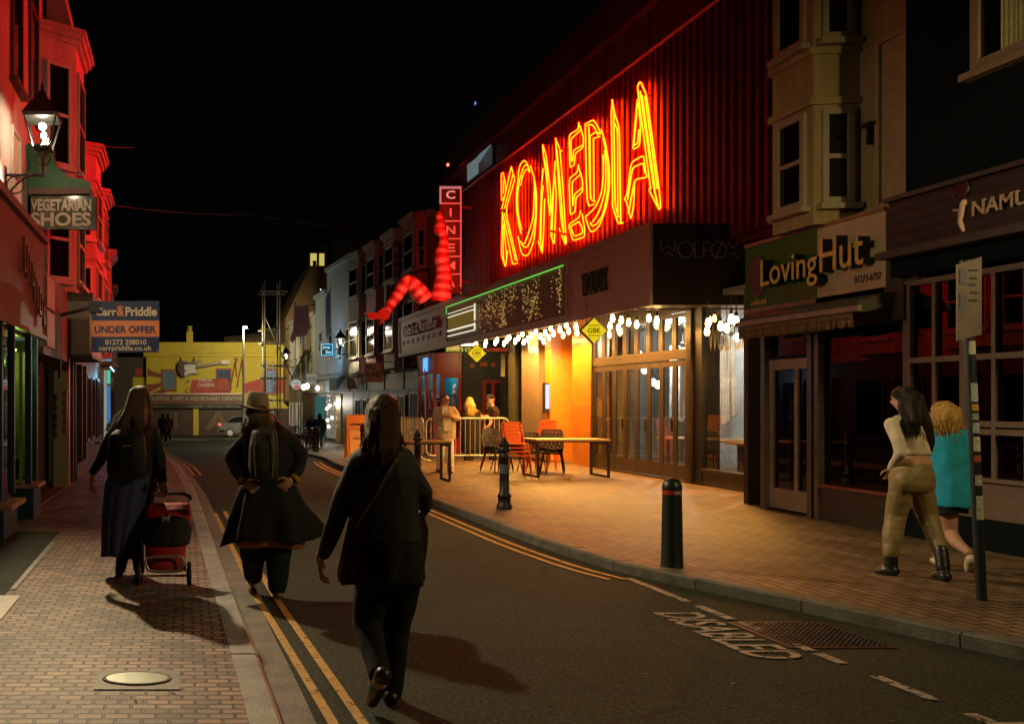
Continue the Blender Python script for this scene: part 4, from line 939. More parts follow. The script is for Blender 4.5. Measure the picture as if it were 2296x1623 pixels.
# leaning parking sign pole with stickers
t = thing('sign_post', 'leaning dark pole covered in stickers carrying a pale parking sign', 'sign post', (6.11, 6.83, .1))
base, top = V((6.11, 6.83, .1)), V((5.985, 6.83, 2.70))
mb = MB(); mb.tube([base, top], .034, 14); mb.build('pole', pm('post_paint', (.016, .022, .022), .4, 0, .3, 14, .08), t)
mb = MB(); mb.prism([top + V((x, -.045, z)) for x, z in ((-.105, -.62), (.085, -.57), (.085, .02), (-.105, -.04))], (0, .006, 0)); mb.build('sign_plate', pm('dirty_white_plate', (.17, .135, .115), .4, 0, .2, 9, .02), t)
mb = MB()
for dz in (-.05, -.24): mb.box(top.x - .085, top.x - .03, 6.78, 6.784, 2.70 + dz - .14, 2.70 + dz - .02)
mb.build('parking_symbol', pm('sign_blue', (.12, .11, .15), .4), t)
mb = MB()
for k, z in enumerate((2.61, 2.55, 2.50, 2.44, 2.38)): mb.box(top.x - .015 + .008 * (k % 2), top.x + .06 - .012 * (k % 3), 6.7805, 6.7845, z, z + .014)
mb.build('lettering', M_dk, t)
cols = [(.5, .47, .35), (.42, .44, .42), (.55, .35, .05), (.3, .32, .34), (.35, .45, .48), (.5, .5, .45), (.4, .09, .05), (.44, .42, .36), (.5, .48, .4)]
zs = [(1.98, 2.08), (1.62, 1.76), (1.55, 1.60), (1.48, 1.53), (1.38, 1.46), (1.24, 1.35), (1.16, 1.21), (.98, 1.06), (.72, .90)]
for c, (a, b) in zip(cols, zs):
    mb = MB(); pa, pb = base.lerp(top, (a - .1) / 2.6), base.lerp(top, (b - .1) / 2.6)
    r0 = [pa + V((.0355 * sin(q), -.0355 * cos(q), 0)) for q in [-.9 + .2 * k for k in range(9)]]; r1 = [pb + V((.0355 * sin(q), -.0355 * cos(q), 0)) for q in [-.8 + .2 * k for k in range(9)]]
    for k in range(8): mb.add([r0[k], r0[k + 1], r1[k + 1], r1[k]], [(0, 1, 2, 3)], True)
    mb.build('sticker', pm('sticker_%d' % cols.index(c), c, .5, 0, .6, 60, 0), t)
# ------------------------------------------------------------------ lanterns
M_lglass = glass('lantern_glass', (.96, .96, .92), .6, .05)
def lantern_tree(name, label, cat, loc, group, w, col=(1, .84, .58), bracket=None, sc=1.0, glow=60, aim=None, cone=130, soft=.7, share=.008):
    """victorian lantern hung on a wall bracket; loc is the middle of the glass"""
    x, y, z = loc; t = thing(name, label, cat, loc, group); k = sc
    mb = MB()
    def sq(r, zz): return [V((x + a * r, y + b * r, z + zz)) for a, b in ((-1, -1), (1, -1), (1, 1), (-1, 1))]
    mb.rings([sq(.235 * k, .20 * k), sq(.25 * k, .23 * k), sq(.17 * k, .37 * k), sq(.09 * k, .47 * k), sq(.06 * k, .53 * k), sq(.02 * k, .62 * k)], True, False)
    mb.tube([(x, y, z + .6 * k), (x, y, z + .66 * k), (x, y, z + .72 * k)], [.02 * k, .03 * k, .004], 8)
    mb.build('hood', M_black, t)
    mb = MB(); a, b = sq(.22 * k, .20 * k), sq(.12 * k, -.21 * k)
    for p, q in zip(a, b): mb.bar(p, q, .022 * k)
    for r in (a, b):
        for i in range(4): mb.bar(r[i], r[(i + 1) % 4], .02 * k)
    mb.rings([sq(.125 * k, -.21 * k), sq(.13 * k, -.235 * k), sq(.05 * k, -.27 * k), sq(.035 * k, -.36 * k)], True, False)
    mb.build('frame', M_black, t)
    mb = MB()
    for i in range(4): mb.quad(a[i], a[(i + 1) % 4], b[(i + 1) % 4], b[i])
    mb.build('pane', M_lglass, t)
    mb = MB(); mb.ell((x, y, z + .10 * k), (.055 * k, .055 * k, .05 * k), n=10, m=6); mb.ell((x + .02 * k, y, z - .03 * k), (.04 * k, .04 * k, .05 * k), n=10, m=6); mb.build('lamp_mantle', em('mantle', (1.0, .88, .62), glow), t)
    mb = MB(); mb.tube([(x + .05 * k, y, z - .29 * k), (x + .12 * k, y, z - .33 * k), (x + .08 * k, y, z - .42 * k), (x, y, z - .46 * k)], .012 * k, 6); mb.tube([(x - .05 * k, y, z - .29 * k), (x - .12 * k, y, z - .33 * k), (x - .08 * k, y, z - .42 * k), (x, y, z - .46 * k)], .012 * k, 6)
    mb.tube([(x, y, z - .36 * k), (x, y, z - .62 * k)], [.035 * k, .022 * k], 8)
    if bracket is not None:
        bx = bracket; zb = z - .58 * k; mb.tube([(x, y, zb), (bx, y, zb)], .022 * k, 8); s = 1 if x > bx else -1
        mb.tube([(bx + s * (.08 + .12 * cos(q)) + s * .08, y, zb - .14 + .12 * sin(q)) for q in [pi * .9 - i * .35 for i in range(19)]], .012, 6)
        mb.tube([(bx + s * .45 * u, y, zb - .36 * (1 - u) ** 2) for u in [i / 8 for i in range(9)]], .016, 6)
        mb.box(bx - .03, bx + .03, y - .07, y + .07, zb - .42, zb + .12)
    mb.build('bracket', M_black, t)
    if aim is not None: spot('lamp', (x, y, z - .11 * k), aim, w, col, cone, .10, t, soft); w = w * share
    if w: point('lamp', (x, y, z + .03 * k), w, col, .07 * k, t)
    return t
GL = 'wall lanterns along the street'
lantern_tree('street_lantern', 'nearest old glass lantern glowing on a scrolled wall bracket above the left fascia', 'street lamp', P(95, 300, 12.5), GL, 6000, (1, .77, .47), bracket=-2.52, aim=(-.3, 8.6, 0), cone=116)
lantern_tree('street_lantern', 'second lantern on the left glowing against the red lit wall under the shoe sign', 'street lamp', P(193, 578, 25.7), GL, 1300, (1, .80, .52), bracket=-2.6, aim=(-.6, 24.5, 0), cone=150, share=.08)
L2 = [o for o in COL.objects if o.get('label', '').startswith('second lantern')][0]; spot('lamp', P(193, 578, 25.7) + V((.12, .1, -.1)), (8, 42, 5.5), 12000, (1, .95, .86), 110, .06, L2, .6)
lantern_tree('street_lantern', 'lantern on the right terrace beside the blue framed neon sign', 'street lamp', P(763, 768, 44), GL, 1300, (1, .80, .50), bracket=8.7, glow=40, aim=(7.2, 43, -.5), cone=150, share=.12)
lantern_tree('street_lantern', 'farthest small lantern glowing below the scaffolding on the right', 'street lamp', P(641, 800, 52), GL, 700, (1, .82, .5), bracket=6.6, glow=40, aim=(5.5, 51, -.7), cone=140)
# the lamp on the near right house whose light falls on the two women (just out of the picture)
lantern_tree('street_lantern', 'lantern on the dark corner house over the right pavement', 'street lamp', (7.55, 2.6, 4.7), GL, 1150, (1, .74, .32), bracket=8.18, aim=(6.6, 6.5, 0), cone=150)
lantern_tree('street_lantern', 'lantern on the left wall behind the bright pavement slab', 'street lamp', (-2.3, 8.5, 5.2), GL, 820, (1, .82, .50), bracket=-2.7, aim=(.6, 9.2, 0), cone=140, soft=.4)
t = thing('lamp_post', 'tall slim street light with bright white head in front of the yellow shop', 'street lamp', P(546, 985, 56))
h = P(546, 735, 56); mb = MB(); mb.tube([V((h.x, h.y, zg(56))), V((h.x, h.y, zg(56) + 1.2)), V((h.x, h.y, zg(56) + 1.25)), h], [.10, .10, .075, .055], 12); mb.build('pole', pm('pole_paint', (.28, .28, .24), .4, .3), t)
mb = MB(); mb.box(h.x - .07, h.x + .22, h.y - .35, h.y + .1, h.z - .02, h.z + .07); mb.build('head', M_steel, t); mb = MB(); mb.box(h.x - .05, h.x + .2, h.y - .33, h.y - .02, h.z - .035, h.z - .021); mb.box(h.x - .05, h.x + .2, h.y - .356, h.y - .351, h.z - .02, h.z + .05); mb.build('lamp_lens', em('lens', (1, .95, .85), 30), t)
point('lamp', (h.x + .1, h.y - .2, h.z - .25), 500, (1, .86, .58), .1, t); spot('lamp', (h.x + .1, h.y - .2, h.z - .1), (h.x - 3, 67, 2.5), 6200, (1, .84, .5), 118, .1, t, .5)

# ------------------------------------------------------------------ terrace on the far right
def terrace(label, a, b, ze, mats, kind, floors, bayu=None, proj=.45, depth=9, base=2.9, roof=True, zbase=-.8, frame=None, roofh=1.6, cat='building', bay2=None):
    f = Face(a, b); t = thing('terraced_house', label, cat, (b[0], b[1], zg(b[1])), 'terraced houses along the right side')
    w, tr = mats
    mb = MB(); block(f, depth, base, ze, mb=mb); mb.build('wall', w, t)
    mb = MB(); block(f, depth, zbase, base - .004, mb=mb); mb.build('shop_wall', pm('shopfront_dark_%d' % (len(MATS) % 4), (.07, .06, .055), .5, 0, .3, 3, .1), t)
    mb = MB(); mb.fbox(f, -.02, f.len + .02, -.2, .14, ze - .18, ze + .05); mb.fbox(f, 0, f.len, -.01, .10, base, base + .14); mb.build('cornice', tr, t)
    for bu in ([bayu] if bayu else []) + ([bay2] if bay2 else []):
        bay(t, f, bu[0], bu[1], proj, proj * .3, base + .145, ze - .20, w, floors, frame or M_wood, None)
    if not bayu:
        for lo, hi in floors:
            n = max(1, int(f.len / 1.9))
            for k in range(n):
                u = f.len * (k + .5) / n; window(t, f, u - .42, u + .42, lo, hi, frame or M_wood)
    if roof:
        mb = MB(); p = [f.p(0, -.1, ze + .055), f.p(0, -depth, ze + .055), f.p(0, -depth / 2, ze + roofh)]; mb.prism(p, f.p(f.len, 0, 0) - f.p(0, 0, 0)); r = mb.build('roof', M_slate, t)
        mb = MB(); c = f.p(f.len - .5, -depth / 2, ze + roofh); mb.box(c.x - .5, c.x + .5, c.y - .35, c.y + .3, ze + roofh - .7, ze + roofh + .8); 
        for q in range(3): mb.lathe((c.x - .3 + .3 * q, c.y, ze + roofh + .8), [(.1, 0), (.09, .35)], 8)
        mb.build('chimney', pm('chimney_brick', (.14, .07, .05), .8, 0, .3, 8, .3), r)
    return t, f
M_org = pm('ochre_render', (.36, .20, .10), .7, 0, .15, 3, .1); M_wht = pm('offwhite_render', (.38, .35, .32), .7, 0, .15, 3, .1); M_pnk = pm('pink_render', (.42, .20, .25), .7, 0, .15, 3, .1)
M_gry = pm('grey_white_render', (.34, .34, .32), .7, 0, .15, 3, .1); M_blu = pm('blue_grey_render', (.21, .25, .28), .65, 0, .15, 3, .1); M_tan = pm('tan_render', (.17, .10, .035), .75, 0, .15, 2, .1); M_bei = pm('beige_render', (.36, .31, .22), .7, 0, .2, 3, .1)
fl = ((3.6, 5.3), (6.0, 7.6))
def fx(x, L): return (L, F * L / (x - CX))
FL2 = ((3.8, 5.6), (6.8, 8.3))
t1, f1 = terrace('ochre rendered terraced house with canted bay beside the striped legs', (9.36, 37.2), (9.42, 34.05), 8.9, (M_org, M_wht), 0, FL2, (.75, 2.75))
t2, f2 = terrace('off white terraced house with scalloped eaves and canted bay', (9.24, 40.3), (9.35, 37.23), 8.85, (M_wht, M_wht), 0, FL2, (.85, 2.8))
t3, f3 = terrace('pink terraced house with white bay window between paler houses', (9.06, 43.4), (9.23, 40.33), 8.9, (M_pnk, M_white), 0, FL2, (.85, 2.8))
t4, f4 = terrace('pale grey terraced house with plain bay window next to the pink house', (8.78, 46.2), (9.05, 43.43), 8.95, (M_gry, M_gry), 0, FL2, (.6, 2.6))
t5, f5 = terrace('plain grey blue rendered house behind the wall lantern', (8.35, 52.0), (8.76, 46.23), 9.3, (M_blu, M_blu), 0, ((4.1, 5.5),), roofh=1.0)
t6, f6 = terrace('narrow bluish house lit by the cyan neon sign', (8.2, 55.5), (8.33, 52.03), 8.1, (M_blu, M_blu), 0, ((4.6, 5.8),), roofh=.6)
t7, f7 = terrace('beige low house with shallow pilasters under the tall gable', (8.05, 60), (8.19, 55.53), 7.2, (M_bei, M_bei), 0, ((3.3, 4.7),), roofh=.5)
t8, f8 = terrace('pale far house with bow window and railings behind the scaffolding', (7.8, 66), (8.04, 60.03), 7.4, (M_gry, M_gry), 0, ((2.9, 4.3), (4.7, 6.2)), roofh=.6)
# tall tan gabled block behind the terrace
t = thing('gabled_house', 'tall tan gabled house with one lit yellow window', 'building', P(690, 985, 67))
dG = 67.5
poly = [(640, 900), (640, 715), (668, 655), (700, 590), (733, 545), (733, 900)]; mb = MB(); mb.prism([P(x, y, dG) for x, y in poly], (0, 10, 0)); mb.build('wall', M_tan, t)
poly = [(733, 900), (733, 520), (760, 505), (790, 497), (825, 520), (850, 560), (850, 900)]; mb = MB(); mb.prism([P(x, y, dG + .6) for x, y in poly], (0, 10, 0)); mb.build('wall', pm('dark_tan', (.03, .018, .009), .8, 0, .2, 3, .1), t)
fG = Face((P(640, 0, dG).x, dG), (P(733, 0, dG).x, dG)); k = dG / F
def ug(x): return (x - 640) * k
def zG(y): return H + (900 - y) * k
M_litY = em('lit_yellow_window', (.62, .52, .13), .9)
for x0, x1 in ((694, 711.5), (714, 728.5)): window(t, fG, ug(x0), ug(x1), zG(598), zG(567), pm('dark_win_frame', (.05, .04, .02)), M_litY, rail=False, sill=False, fw=.05, proud=.05)
mb = MB(); mb.fbox(fG, ug(701), ug(709), .052, .06, zG(597), zG(585)); mb.build('silhouette', M_black, t)
mb = MB(); mb.tube([fG.p(ug(660), .1, zG(680)), fG.p(ug(668), .1, zG(700)), fG.p(ug(678), .1, zG(708)), fG.p(ug(678), .1, zG(790))], .06, 6); mb.build('drainpipe', M_black, t)
flat('street_lamp_dot', 'tiny white light on the wall of the beige low house', 'lamp', 718, 648, 720, 651, 55.4, em('far_dot', (.9, .9, .85), 2))
# shopfronts, signs and lights low on the terrace
def shop_window(root, f, u0, u1, z0, z1, col, st, name='shop_window', frame=None):
    w = window(root, f, u0, u1, z0, z1, frame or M_wood, em(f'shop_glow_{col}_{st}', col, st), rail=False, sill=False, fw=.08, bars=1, proud=.06, name=name); return w
for tt, f, c, st in ((t1, f1, (.02, .016, .010), 1), (t2, f2, (.06, .05, .02), 1), (t3, f3, (.02, .02, .02), 1), (t4, f4, (.012, .016, .018), 1), (t8, f8, (.1, .08, .05), 1)):
    z0 = zg(f.b.y) + .75; shop_window(tt, f, .35, f.len * .55, z0, z0 + 1.7, c, st); shop_window(tt, f, f.len * .62, f.len - .25, z0 - .55, z0 + 1.7, tuple(q * .5 for q in c), st, 'shop_door')
for tt, f, c in ((t1, f1, (.05, .04, .035)), (t2, f2, (.16, .10, .05)), (t3, f3, (.12, .12, .12)), (t4, f4, (.16, .18, .18)), (t5, f5, (.12, .15, .18)), (t6, f6, (.2, .17, .13)), (t7, f7, (.2, .16, .12))):
    mb = MB(); mb.fbox(f, .1, f.len - .1, .0, .16, 2.15, 2.85); mb.build('fascia', pm('fascia_%s' % f.len, c, .5, 0, .2, 4, .05), tt)
# bright gift shop on the grey blue house
zf = zg(50)
mb = MB(); mb.fbox(f5, .1, 2.3, .02, .05, zf + .35, 2.1); mb.build('shop_window', em('gift_shop', (.20, .19, .14), .8), t5)
mb = MB(); rr = random.Random(8)
for k in range(60):
    u, z = rr.uniform(.2, 2.2), rr.uniform(zf + .4, 2.0); q = rr.uniform(.03, .12); mb.fbox(f5, u, u + q, .051, .09, z, z + q * rr.uniform(.6, 2))
mb.build('window_display', pm('gift_mix', (.4, .3, .25), .5, 0, .95, 12, 0), t5)['kind'] = 'stuff'
mb = MB()
for u, z in ((.6, 1.2), (.8, .55), (1.4, 1.4), (1.9, .7), (1.1, .2)): mb.ell(f5.p(u, .16, z), (.08, .08, .09), n=8, m=6)
mb.build('shop_bulbs', em('shop_bulb', (1, .9, .7), 8), t5)
mb = MB()
for k in range(26): mb.fbox(f5, 2.45, 3.5, .0, .07 + .02 * (k % 2), zf + .2 + k * .1, zf + .28 + k * .1)
mb.build('roller_shutter', pm('gold_shutter', (.52, .34, .10), .35, .3, .1, 6, .05), t5)
mb = MB(); mb.fbox(f6, .2, f6.len - .2, .02, .05, zf + .1, 1.9); mb.build('shop_window', em('teal_shop', (.03, .11, .10), .9), t6)
point('lamp', f5.p(1.2, .9, 1.5), 150, (1, .92, .75), .15, t5); point('lamp', f6.p(1.5, .7, 1.6), 60, (.8, 1, .95), .1, t6)
def board(name, label, cat, x0, y0, x1, y1, d, mat, lines=(), parent_wall=None, th=.06, lm=None):
    a, b = P(x0, y0, d), P(x1, y1, d); t = thing(name, label, cat, (a.x, d, b.z))
    mb = MB(); mb.box(a.x, b.x, d, d + th, b.z, a.z); mb.build('board', mat, t)
    for s, lx0, ly0, lx1, ly1 in lines:
        p, q = P(lx0, ly1, d), P(lx1, ly0, d); lettering(s, (p.x, d - .002, p.z), (1, 0, 0), (0, 0, 1), q.x - p.x, q.z - p.z, lm or M_lside, t, ext=.004, bold=.02)
    if parent_wall is not None:
        mb = MB(); mb.tube([(b.x - .05 if parent_wall > b.x else a.x, d + th / 2, a.z + .03), (parent_wall, d + th / 2, a.z + .03)], .018, 6); mb.build('bracket', M_black, t)
    return t
board('hanging_sign', 'pinkish square tea shop sign hanging frontal from the terrace', 'sign', 815, 813, 858, 857, 37.9, pm('peach_board', (.55, .34, .24), .5, 0, .1, 9, .03), (('BIRD', 819, 817, 844, 829), ('BLEND', 819, 833, 854, 845), ('TEA CO', 821, 849, 838, 853)), 9.3)
board('hanging_sign', 'small black square sign with thin white border letters', 'sign', 904, 794, 934, 826, 35.0, M_black, (('NO', 909, 797, 930, 803), ('LA', 909, 813, 930, 821)), 9.4, lm=pm('pale_letters', (.5, .42, .35), .5))
t = board('hanging_sign', 'small white square sign with smiling face above the round sign', 'sign', 687, 838, 710, 861, 54, pm('pale_sign', (.42, .40, .34), .5), (), 8.2)
mb = MB(); c = P(699, 850, 53.97)
for s_ in (-.1, .1): mb.ell((c.x + s_, c.y, c.z + .08), (.03, .01, .07), n=8, m=6)
mb.tube([(c.x + .19 * cos(q), c.y, c.z + .02 + .17 * sin(q)) for q in [pi + pi * i / 10 for i in range(11)]], .014, 5); mb.build('emblem', M_lside, t)
t = board('hanging_sign', 'pale square sign with ring shaped emblem on the grey house', 'sign', 778, 846, 805, 872, 44.5, pm('pale_sign', (.42, .40, .34), .5), (), 8.9)
mb = MB(); c = P(788, 858, 44.47); mb.tube([(c.x + .16 * cos(q * pi / 10), c.y, c.z + .16 * sin(q * pi / 10)) for q in range(20)], .022, 6, closed=True); mb.tube([(c.x + .11, c.y, c.z - .11), (c.x + .2, c.y, c.z - .2)], .025, 6); mb.build('emblem', M_lside, t)
c = P(664.5, 862, 54.5); t = thing('hanging_sign', 'round pale glowing sign with red segment near the bicycles', 'sign', c)
mb = MB(); mb.prism([(c.x + .30 * cos(q * pi / 14), c.y, c.z + .30 * sin(q * pi / 14)) for q in range(28)], (0, .08, 0)); mb.build('disc', em('round_sign_face', (.40, .40, .38), 1), t)
mb = MB(); mb.prism([(c.x, c.y - .006, c.z - .02), (c.x + .24, c.y - .006, c.z - .12), (c.x + .12, c.y - .006, c.z - .25), (c.x - .12, c.y - .006, c.z - .25), (c.x - .2, c.y - .006, c.z - .15)], (0, .004, 0)); mb.build('segment', em('round_sign_red', (.5, .1, .05), 1), t)
lettering('NIE', (c.x - .17, c.y - .004, c.z + .0), (1, 0, 0), (0, 0, 1), .34, .15, M_lside, t, ext=.004); mb = MB(); mb.tube([(c.x, c.y + .04, c.z + .3), (8.2, c.y + .04, c.z + .34)], .02, 6); mb.build('bracket', M_black, t)
c = P(733, 784, 48.5); t = thing('neon_sign', 'cyan glowing square neon sign with two words on the terrace', 'neon sign', c)
M_cy = em('cyan_neon', (.10, .62, 1.0), 1.7); mb = MB(); r = .30; zc = c.z
mb.box(c.x - r, c.x + r, c.y + .03, c.y + .1, zc - r, zc + r); mb.build('box', pm('neon_box', (.02, .05, .07), .4), t)
mb = MB(); mb.tube([(c.x - r, c.y, zc - r), (c.x + r, c.y, zc - r), (c.x + r, c.y, zc + r), (c.x - r, c.y, zc + r)], .022, 6, closed=True); mb.build('tube', M_cy, t)
M_cyl = em('cyan_letter', (.30, .75, .95), 1.1)
lettering('Jump', (c.x - .24, c.y + .025, zc + .02), (1, 0, 0), (0, 0, 1), .42, .21, M_cyl, t, ext=.004, bold=.03); lettering('Gun', (c.x - .08, c.y + .025, zc - .22), (1, 0, 0), (0, 0, 1), .32, .2, M_cyl, t, ext=.004, bold=.03)
mb = MB(); mb.tube([(c.x + r, c.y + .06, zc), (8.6, c.y + .06, zc)], .02, 6); mb.build('bracket', M_black, t)
point('lamp', (c.x + .05, c.y + .2, zc + .1), 80, (.15, .6, 1), .1, t)
# bright shop lights clustered near the bikes
for (x, y, r, lb) in ((681, 868, .16, 'white globe lamp beside the round sign'), (688, 866, .17, 'second white globe lamp beside the round sign'), (712, 870, .14, 'white globe lamp below the smiling face sign'), (725, 873, .12, 'rightmost white globe lamp over the gift shop')):
    c = P(x, y, 53); t = thing('globe_lamp', lb, 'lamp', c); mb = MB(); mb.ell(c, (r, r, r * 1.2), n=10, m=8); mb.build('globe', em('globe_white', (1, .85, .6), 2.2), t); mb = MB(); mb.tube([c + V((0, 0, r)), c + V((0, 0, r + .25)), c + V((.5, 0, r + .25))], .015, 5); mb.build('bracket', M_black, t)
for (x0, y0, x1, y1, lb) in ((738, 845, 769, 878, 'pale scalloped awning valance over the gift shop'),):
    pa, pb = P(x0, y0, 49), P(x1, y1, 49); mb = MB()
    for k in range(14):
        xx = pa.x + (pb.x - pa.x) * k / 14; mb.box(xx, xx + (pb.x - pa.x) / 14 - .005, 49, 49.03, pb.z + .04 * (k % 2), pa.z)
    tag(mb.build('awning', pm('striped_canvas', (.38, .34, .27), .8, 0, .2, 6, .1)), lb, 'awning')
t = thing('hanging_flag', 'dull red rounded flag hanging over the far shops', 'flag', P(680, 730, 53)); mb = MB(); pts = [(660, 690), (692, 686), (693, 735), (688, 752), (664, 756), (656, 770), (650, 760), (657, 740)]; mb.prism([P(x, y, 53) for x, y in pts], (0, .03, 0)); mb.build('cloth', pm('dull_red_cloth', (.22, .055, .05), .7, 0, .3, 3, .1), t)
mb = MB(); mb.tube([P(657, 688, 53), P(708, 684, 53)], .03, 6); mb.build('pole', M_black, t)
t = thing('wall_banner', 'tall dark blue banner with pale swirls between the bays', 'banner', P(885, 700, 36.8))
a, b = P(877, 545, 37.4), P(890, 625, 37.4); mb = MB(); mb.box(a.x, b.x, 37.0, 37.05, b.z, a.z); mb.build('cloth', striped('swirl_banner', (.02, .03, .06), (.2, .2, .22), .9, 'Z', .8, 9), t); mb = MB(); mb.tube([(a.x, 37.02, a.z), (9.3, 37.02, a.z)], .02, 6); mb.build('pole', M_black, t)
flat('wall_banner', 'blue rectangular banner partly behind the bent striped leg', 'banner', 866, 638, 900, 690, 37.2, striped('swirl_banner2', (.02, .03, .07), (.12, .14, .2), 1.4, 'X', .8, 7))
# small floodlight arm on the ochre house
t = thing('wall_floodlight', 'long arm floodlight fixed to the ochre house wall', 'floodlight', P(950, 610, 34.6)); mb = MB(); mb.tube([P(975, 604, 34.3), P(940, 606, 34.3), P(928, 612, 34.3)], .03, 6); mb.build('arm', M_black, t); mb = MB(); mb.ell(P(925, 613, 34.3), (.2, .1, .08)); mb.build('head', M_steel, t)
# scaffolding
t = thing('scaffold_tower', 'pale tubular scaffold tower with ladder before the far houses', 'scaffolding', (6, 58, -.8))
mb = MB(); dS2 = 56.5
X0, X1 = P(594, 0, dS2).x, P(628, 0, dS2).x
for x in (X0, X1):
    for yy in (dS2, dS2 + 1.6): mb.tube([(x, yy, -.85), (x, yy, 9.3)], .05, 7)
for z in (1.0, 1.7, 3.1, 3.9, 5.4, 6.2, 8.6):
    for yy in (dS2, dS2 + 1.6): mb.tube([(X0 - .3, yy, z), (X1 + .5, yy, z)], .045, 6)
    for x in (X0, X1): mb.tube([(x, dS2, z), (x, dS2 + 1.6, z)], .045, 6)
mb.tube([(X0, dS2, 7.0), (X1 + .8, dS2, 3.0)], .045, 6); mb.build('poles', pm('scaffold_tube', (.09, .075, .05), .45, .4, .2, 9, .05), t)
mb = MB(); lx = X0 + .1
for q in (0, .42): mb.tube([(lx + q, dS2 - .1, .8), (lx + q, dS2 - .1, 4.2)], .035, 6)
for k in range(12): mb.tube([(lx, dS2 - .1, .95 + k * .28), (lx + .42, dS2 - .1, .95 + k * .28)], .022, 6)
mb.build('ladder', M_steel, t); mb = MB()
for z in (1.62, 5.32): mb.box(X0 - .2, X1 + .4, dS2, dS2 + 1.6, z, z + .06)
mb.build('boards', pm('scaffold_board', (.35, .28, .14), .8, 0, .2, 6, .2), t)
# overhead wires
def wire(label, pts, sag=.25, r=.008):
    pts = [V(p) for p in pts]; q = []
    for a, b in zip(pts, pts[1:]):
        for k in range(13): u = k / 12; p = a.lerp(b, u); p.z -= sag * 4 * u * (1 - u); q.append(p)
    mb = MB(); mb.tube(q, r, 5); tag(mb.build('overhead_cable', pm('cable', (.06, .03, .03), .6)), label, 'cable')
wire('thin dark cable slung across the street towards the gabled house', [P(215, 455, 24), P(560, 480, 34), P(870, 516, 41)], .12, .011)
wire('thin cable stub sticking out from the red lit houses', [P(185, 318, 20), P(300, 331, 22)], .05, .009)

# ------------------------------------------------------------------ yellow music shop closing the street
dY = 69.0; kY = dY / F
ys = thing('music_shop', 'bright yellow painted music shop with sunburst mural closing the street', 'building', P(470, 975, dY))
M_yl = pm('yellow_paint', (.54, .42, .012), .6, 0, .12, 2, .06); M_rd = pm('red_paint', (.40, .05, .025), .6, 0, .15, 2, .06); M_sun = pm('rust_mural', (.25, .06, .02), .6, 0, .2, 3, .05)
def py(x, y, dd=0): return P(x, y, dY + dd)
def ybox(mb, x0, y0, x1, y1, n0=0, n1=.1): a, b = py(x0, y1), py(x1, y0); return mb.box(a.x, b.x, dY - n1, dY - n0, a.z, b.z)
mb = MB(); a, b = py(328, 1010), py(655, 790); mb.box(a.x, b.x, dY, dY + 9, a.z, b.z); mb.build('wall', M_yl, ys)
mb = MB(); ybox(mb, 322, 768, 655, 792, -1, .35); ybox(mb, 322, 792, 655, 800, -.0, .2); mb.build('cornice', M_yl, ys)
mb = MB(); a, b = py(330, 768), py(655, 738); mb.hexa([(a.x + 6, dY + .3, a.z), (b.x, dY + .3, a.z), (b.x, dY + 9, a.z), (a.x + 6, dY + 9, a.z), (a.x + 6, dY + 1.2, b.z - .5), (b.x, dY + 1.2, b.z), (b.x, dY + 9, b.z), (a.x + 6, dY + 9, b.z)]); mb.build('roof', brick('roof_tiles', (.16, .10, .05), (.10, .07, .04), (.04, .03, .02), .4, .25, .03, 'XZ'), ys)
mb = MB(); a, b = py(418, 768), py(433, 742); mb.box(a.x, b.x, dY + .4, dY + 1.3, a.z, b.z); mb.lathe(((a.x + b.x) / 2, dY + .8, b.z), [(.2, 0), (.17, .4), (.2, .45)], 10); mb.build('chimney', M_yl, ys)
mb = MB()
for tri in ([(330, 826), (330, 843), (378, 848)], [(330, 862), (330, 882), (378, 857)], [(338, 882), (368, 882), (382, 866)], [(412, 860), (425, 850), (425, 857)], [(410, 868), (440, 876), (440, 882)], [(409, 871), (418, 882), (425, 882)]): mb.prism([py(x, y, -.012) for x, y in tri], (0, .012, 0))
mb.build('sunburst', M_sun, ys)
mb = MB(); mb.prism([py(x, y, -.014) for x, y in ((543, 882), (543, 862), (600, 843), (655, 856), (655, 882))], (0, .014, 0)); mb.prism([py(x, y, -.018) for x, y in ((425, 882), (430, 852), (510, 847), (518, 882))], (0, .018, 0)); mb.build('red_band', M_rd, ys)
lettering('DRUM', py(446, 856, -.02), (1, 0, 0), (0, 0, 1), 29 * kY, 7 * kY, pm('white_letter', (.55, .5, .42), .6), ys, bold=.03); lettering('CAVERN', py(442, 867, -.02), (1, 0, 0), (0, 0, 1), 38 * kY, 8 * kY, MATS['white_letter'], ys, bold=.03)
fY = Face((py(328, 0).x, dY), (py(655, 0).x, dY))
def wy(x0, y0, x1, y1, pane): return window(ys, fY, (x0 - 328) * kY, (x1 - 328) * kY, H + (900 - y1) * kY, H + (900 - y0) * kY, M_sun, pane, rail=False, sill=False, fw=.14, bars=1, proud=.12)
M_bl = em('blind_glow', (.04, .055, .042), 1); M_bl2 = em('room_glow', (.045, .055, .06), 1)
wy(361, 828, 396, 877, M_bl); wy(484, 826, 519, 876, M_bl2); wy(596, 826, 622, 885, em('pane_blue', (.16, .22, .24), 1))
t = thing('guitar_sign', 'oversized dark and white electric guitar mounted on the yellow wall', 'sign', py(440, 840))
gp = lambda x, y: ((420 + x * .25) * .7175, (980 + y * .25) * .7175)   # detail of the mural
body = [(548, 640), (575, 600), (620, 600), (700, 615), (760, 605), (800, 588), (850, 592), (825, 615), (795, 640), (770, 690), (790, 730), (825, 748), (790, 760), (730, 755), (650, 800), (610, 805), (575, 775), (550, 720)]
gs = 380 / 1542 
def gq(x, y, dd): return P((420 + x * gs) * .7175, (980 + y * gs) * .7175, dY + dd)
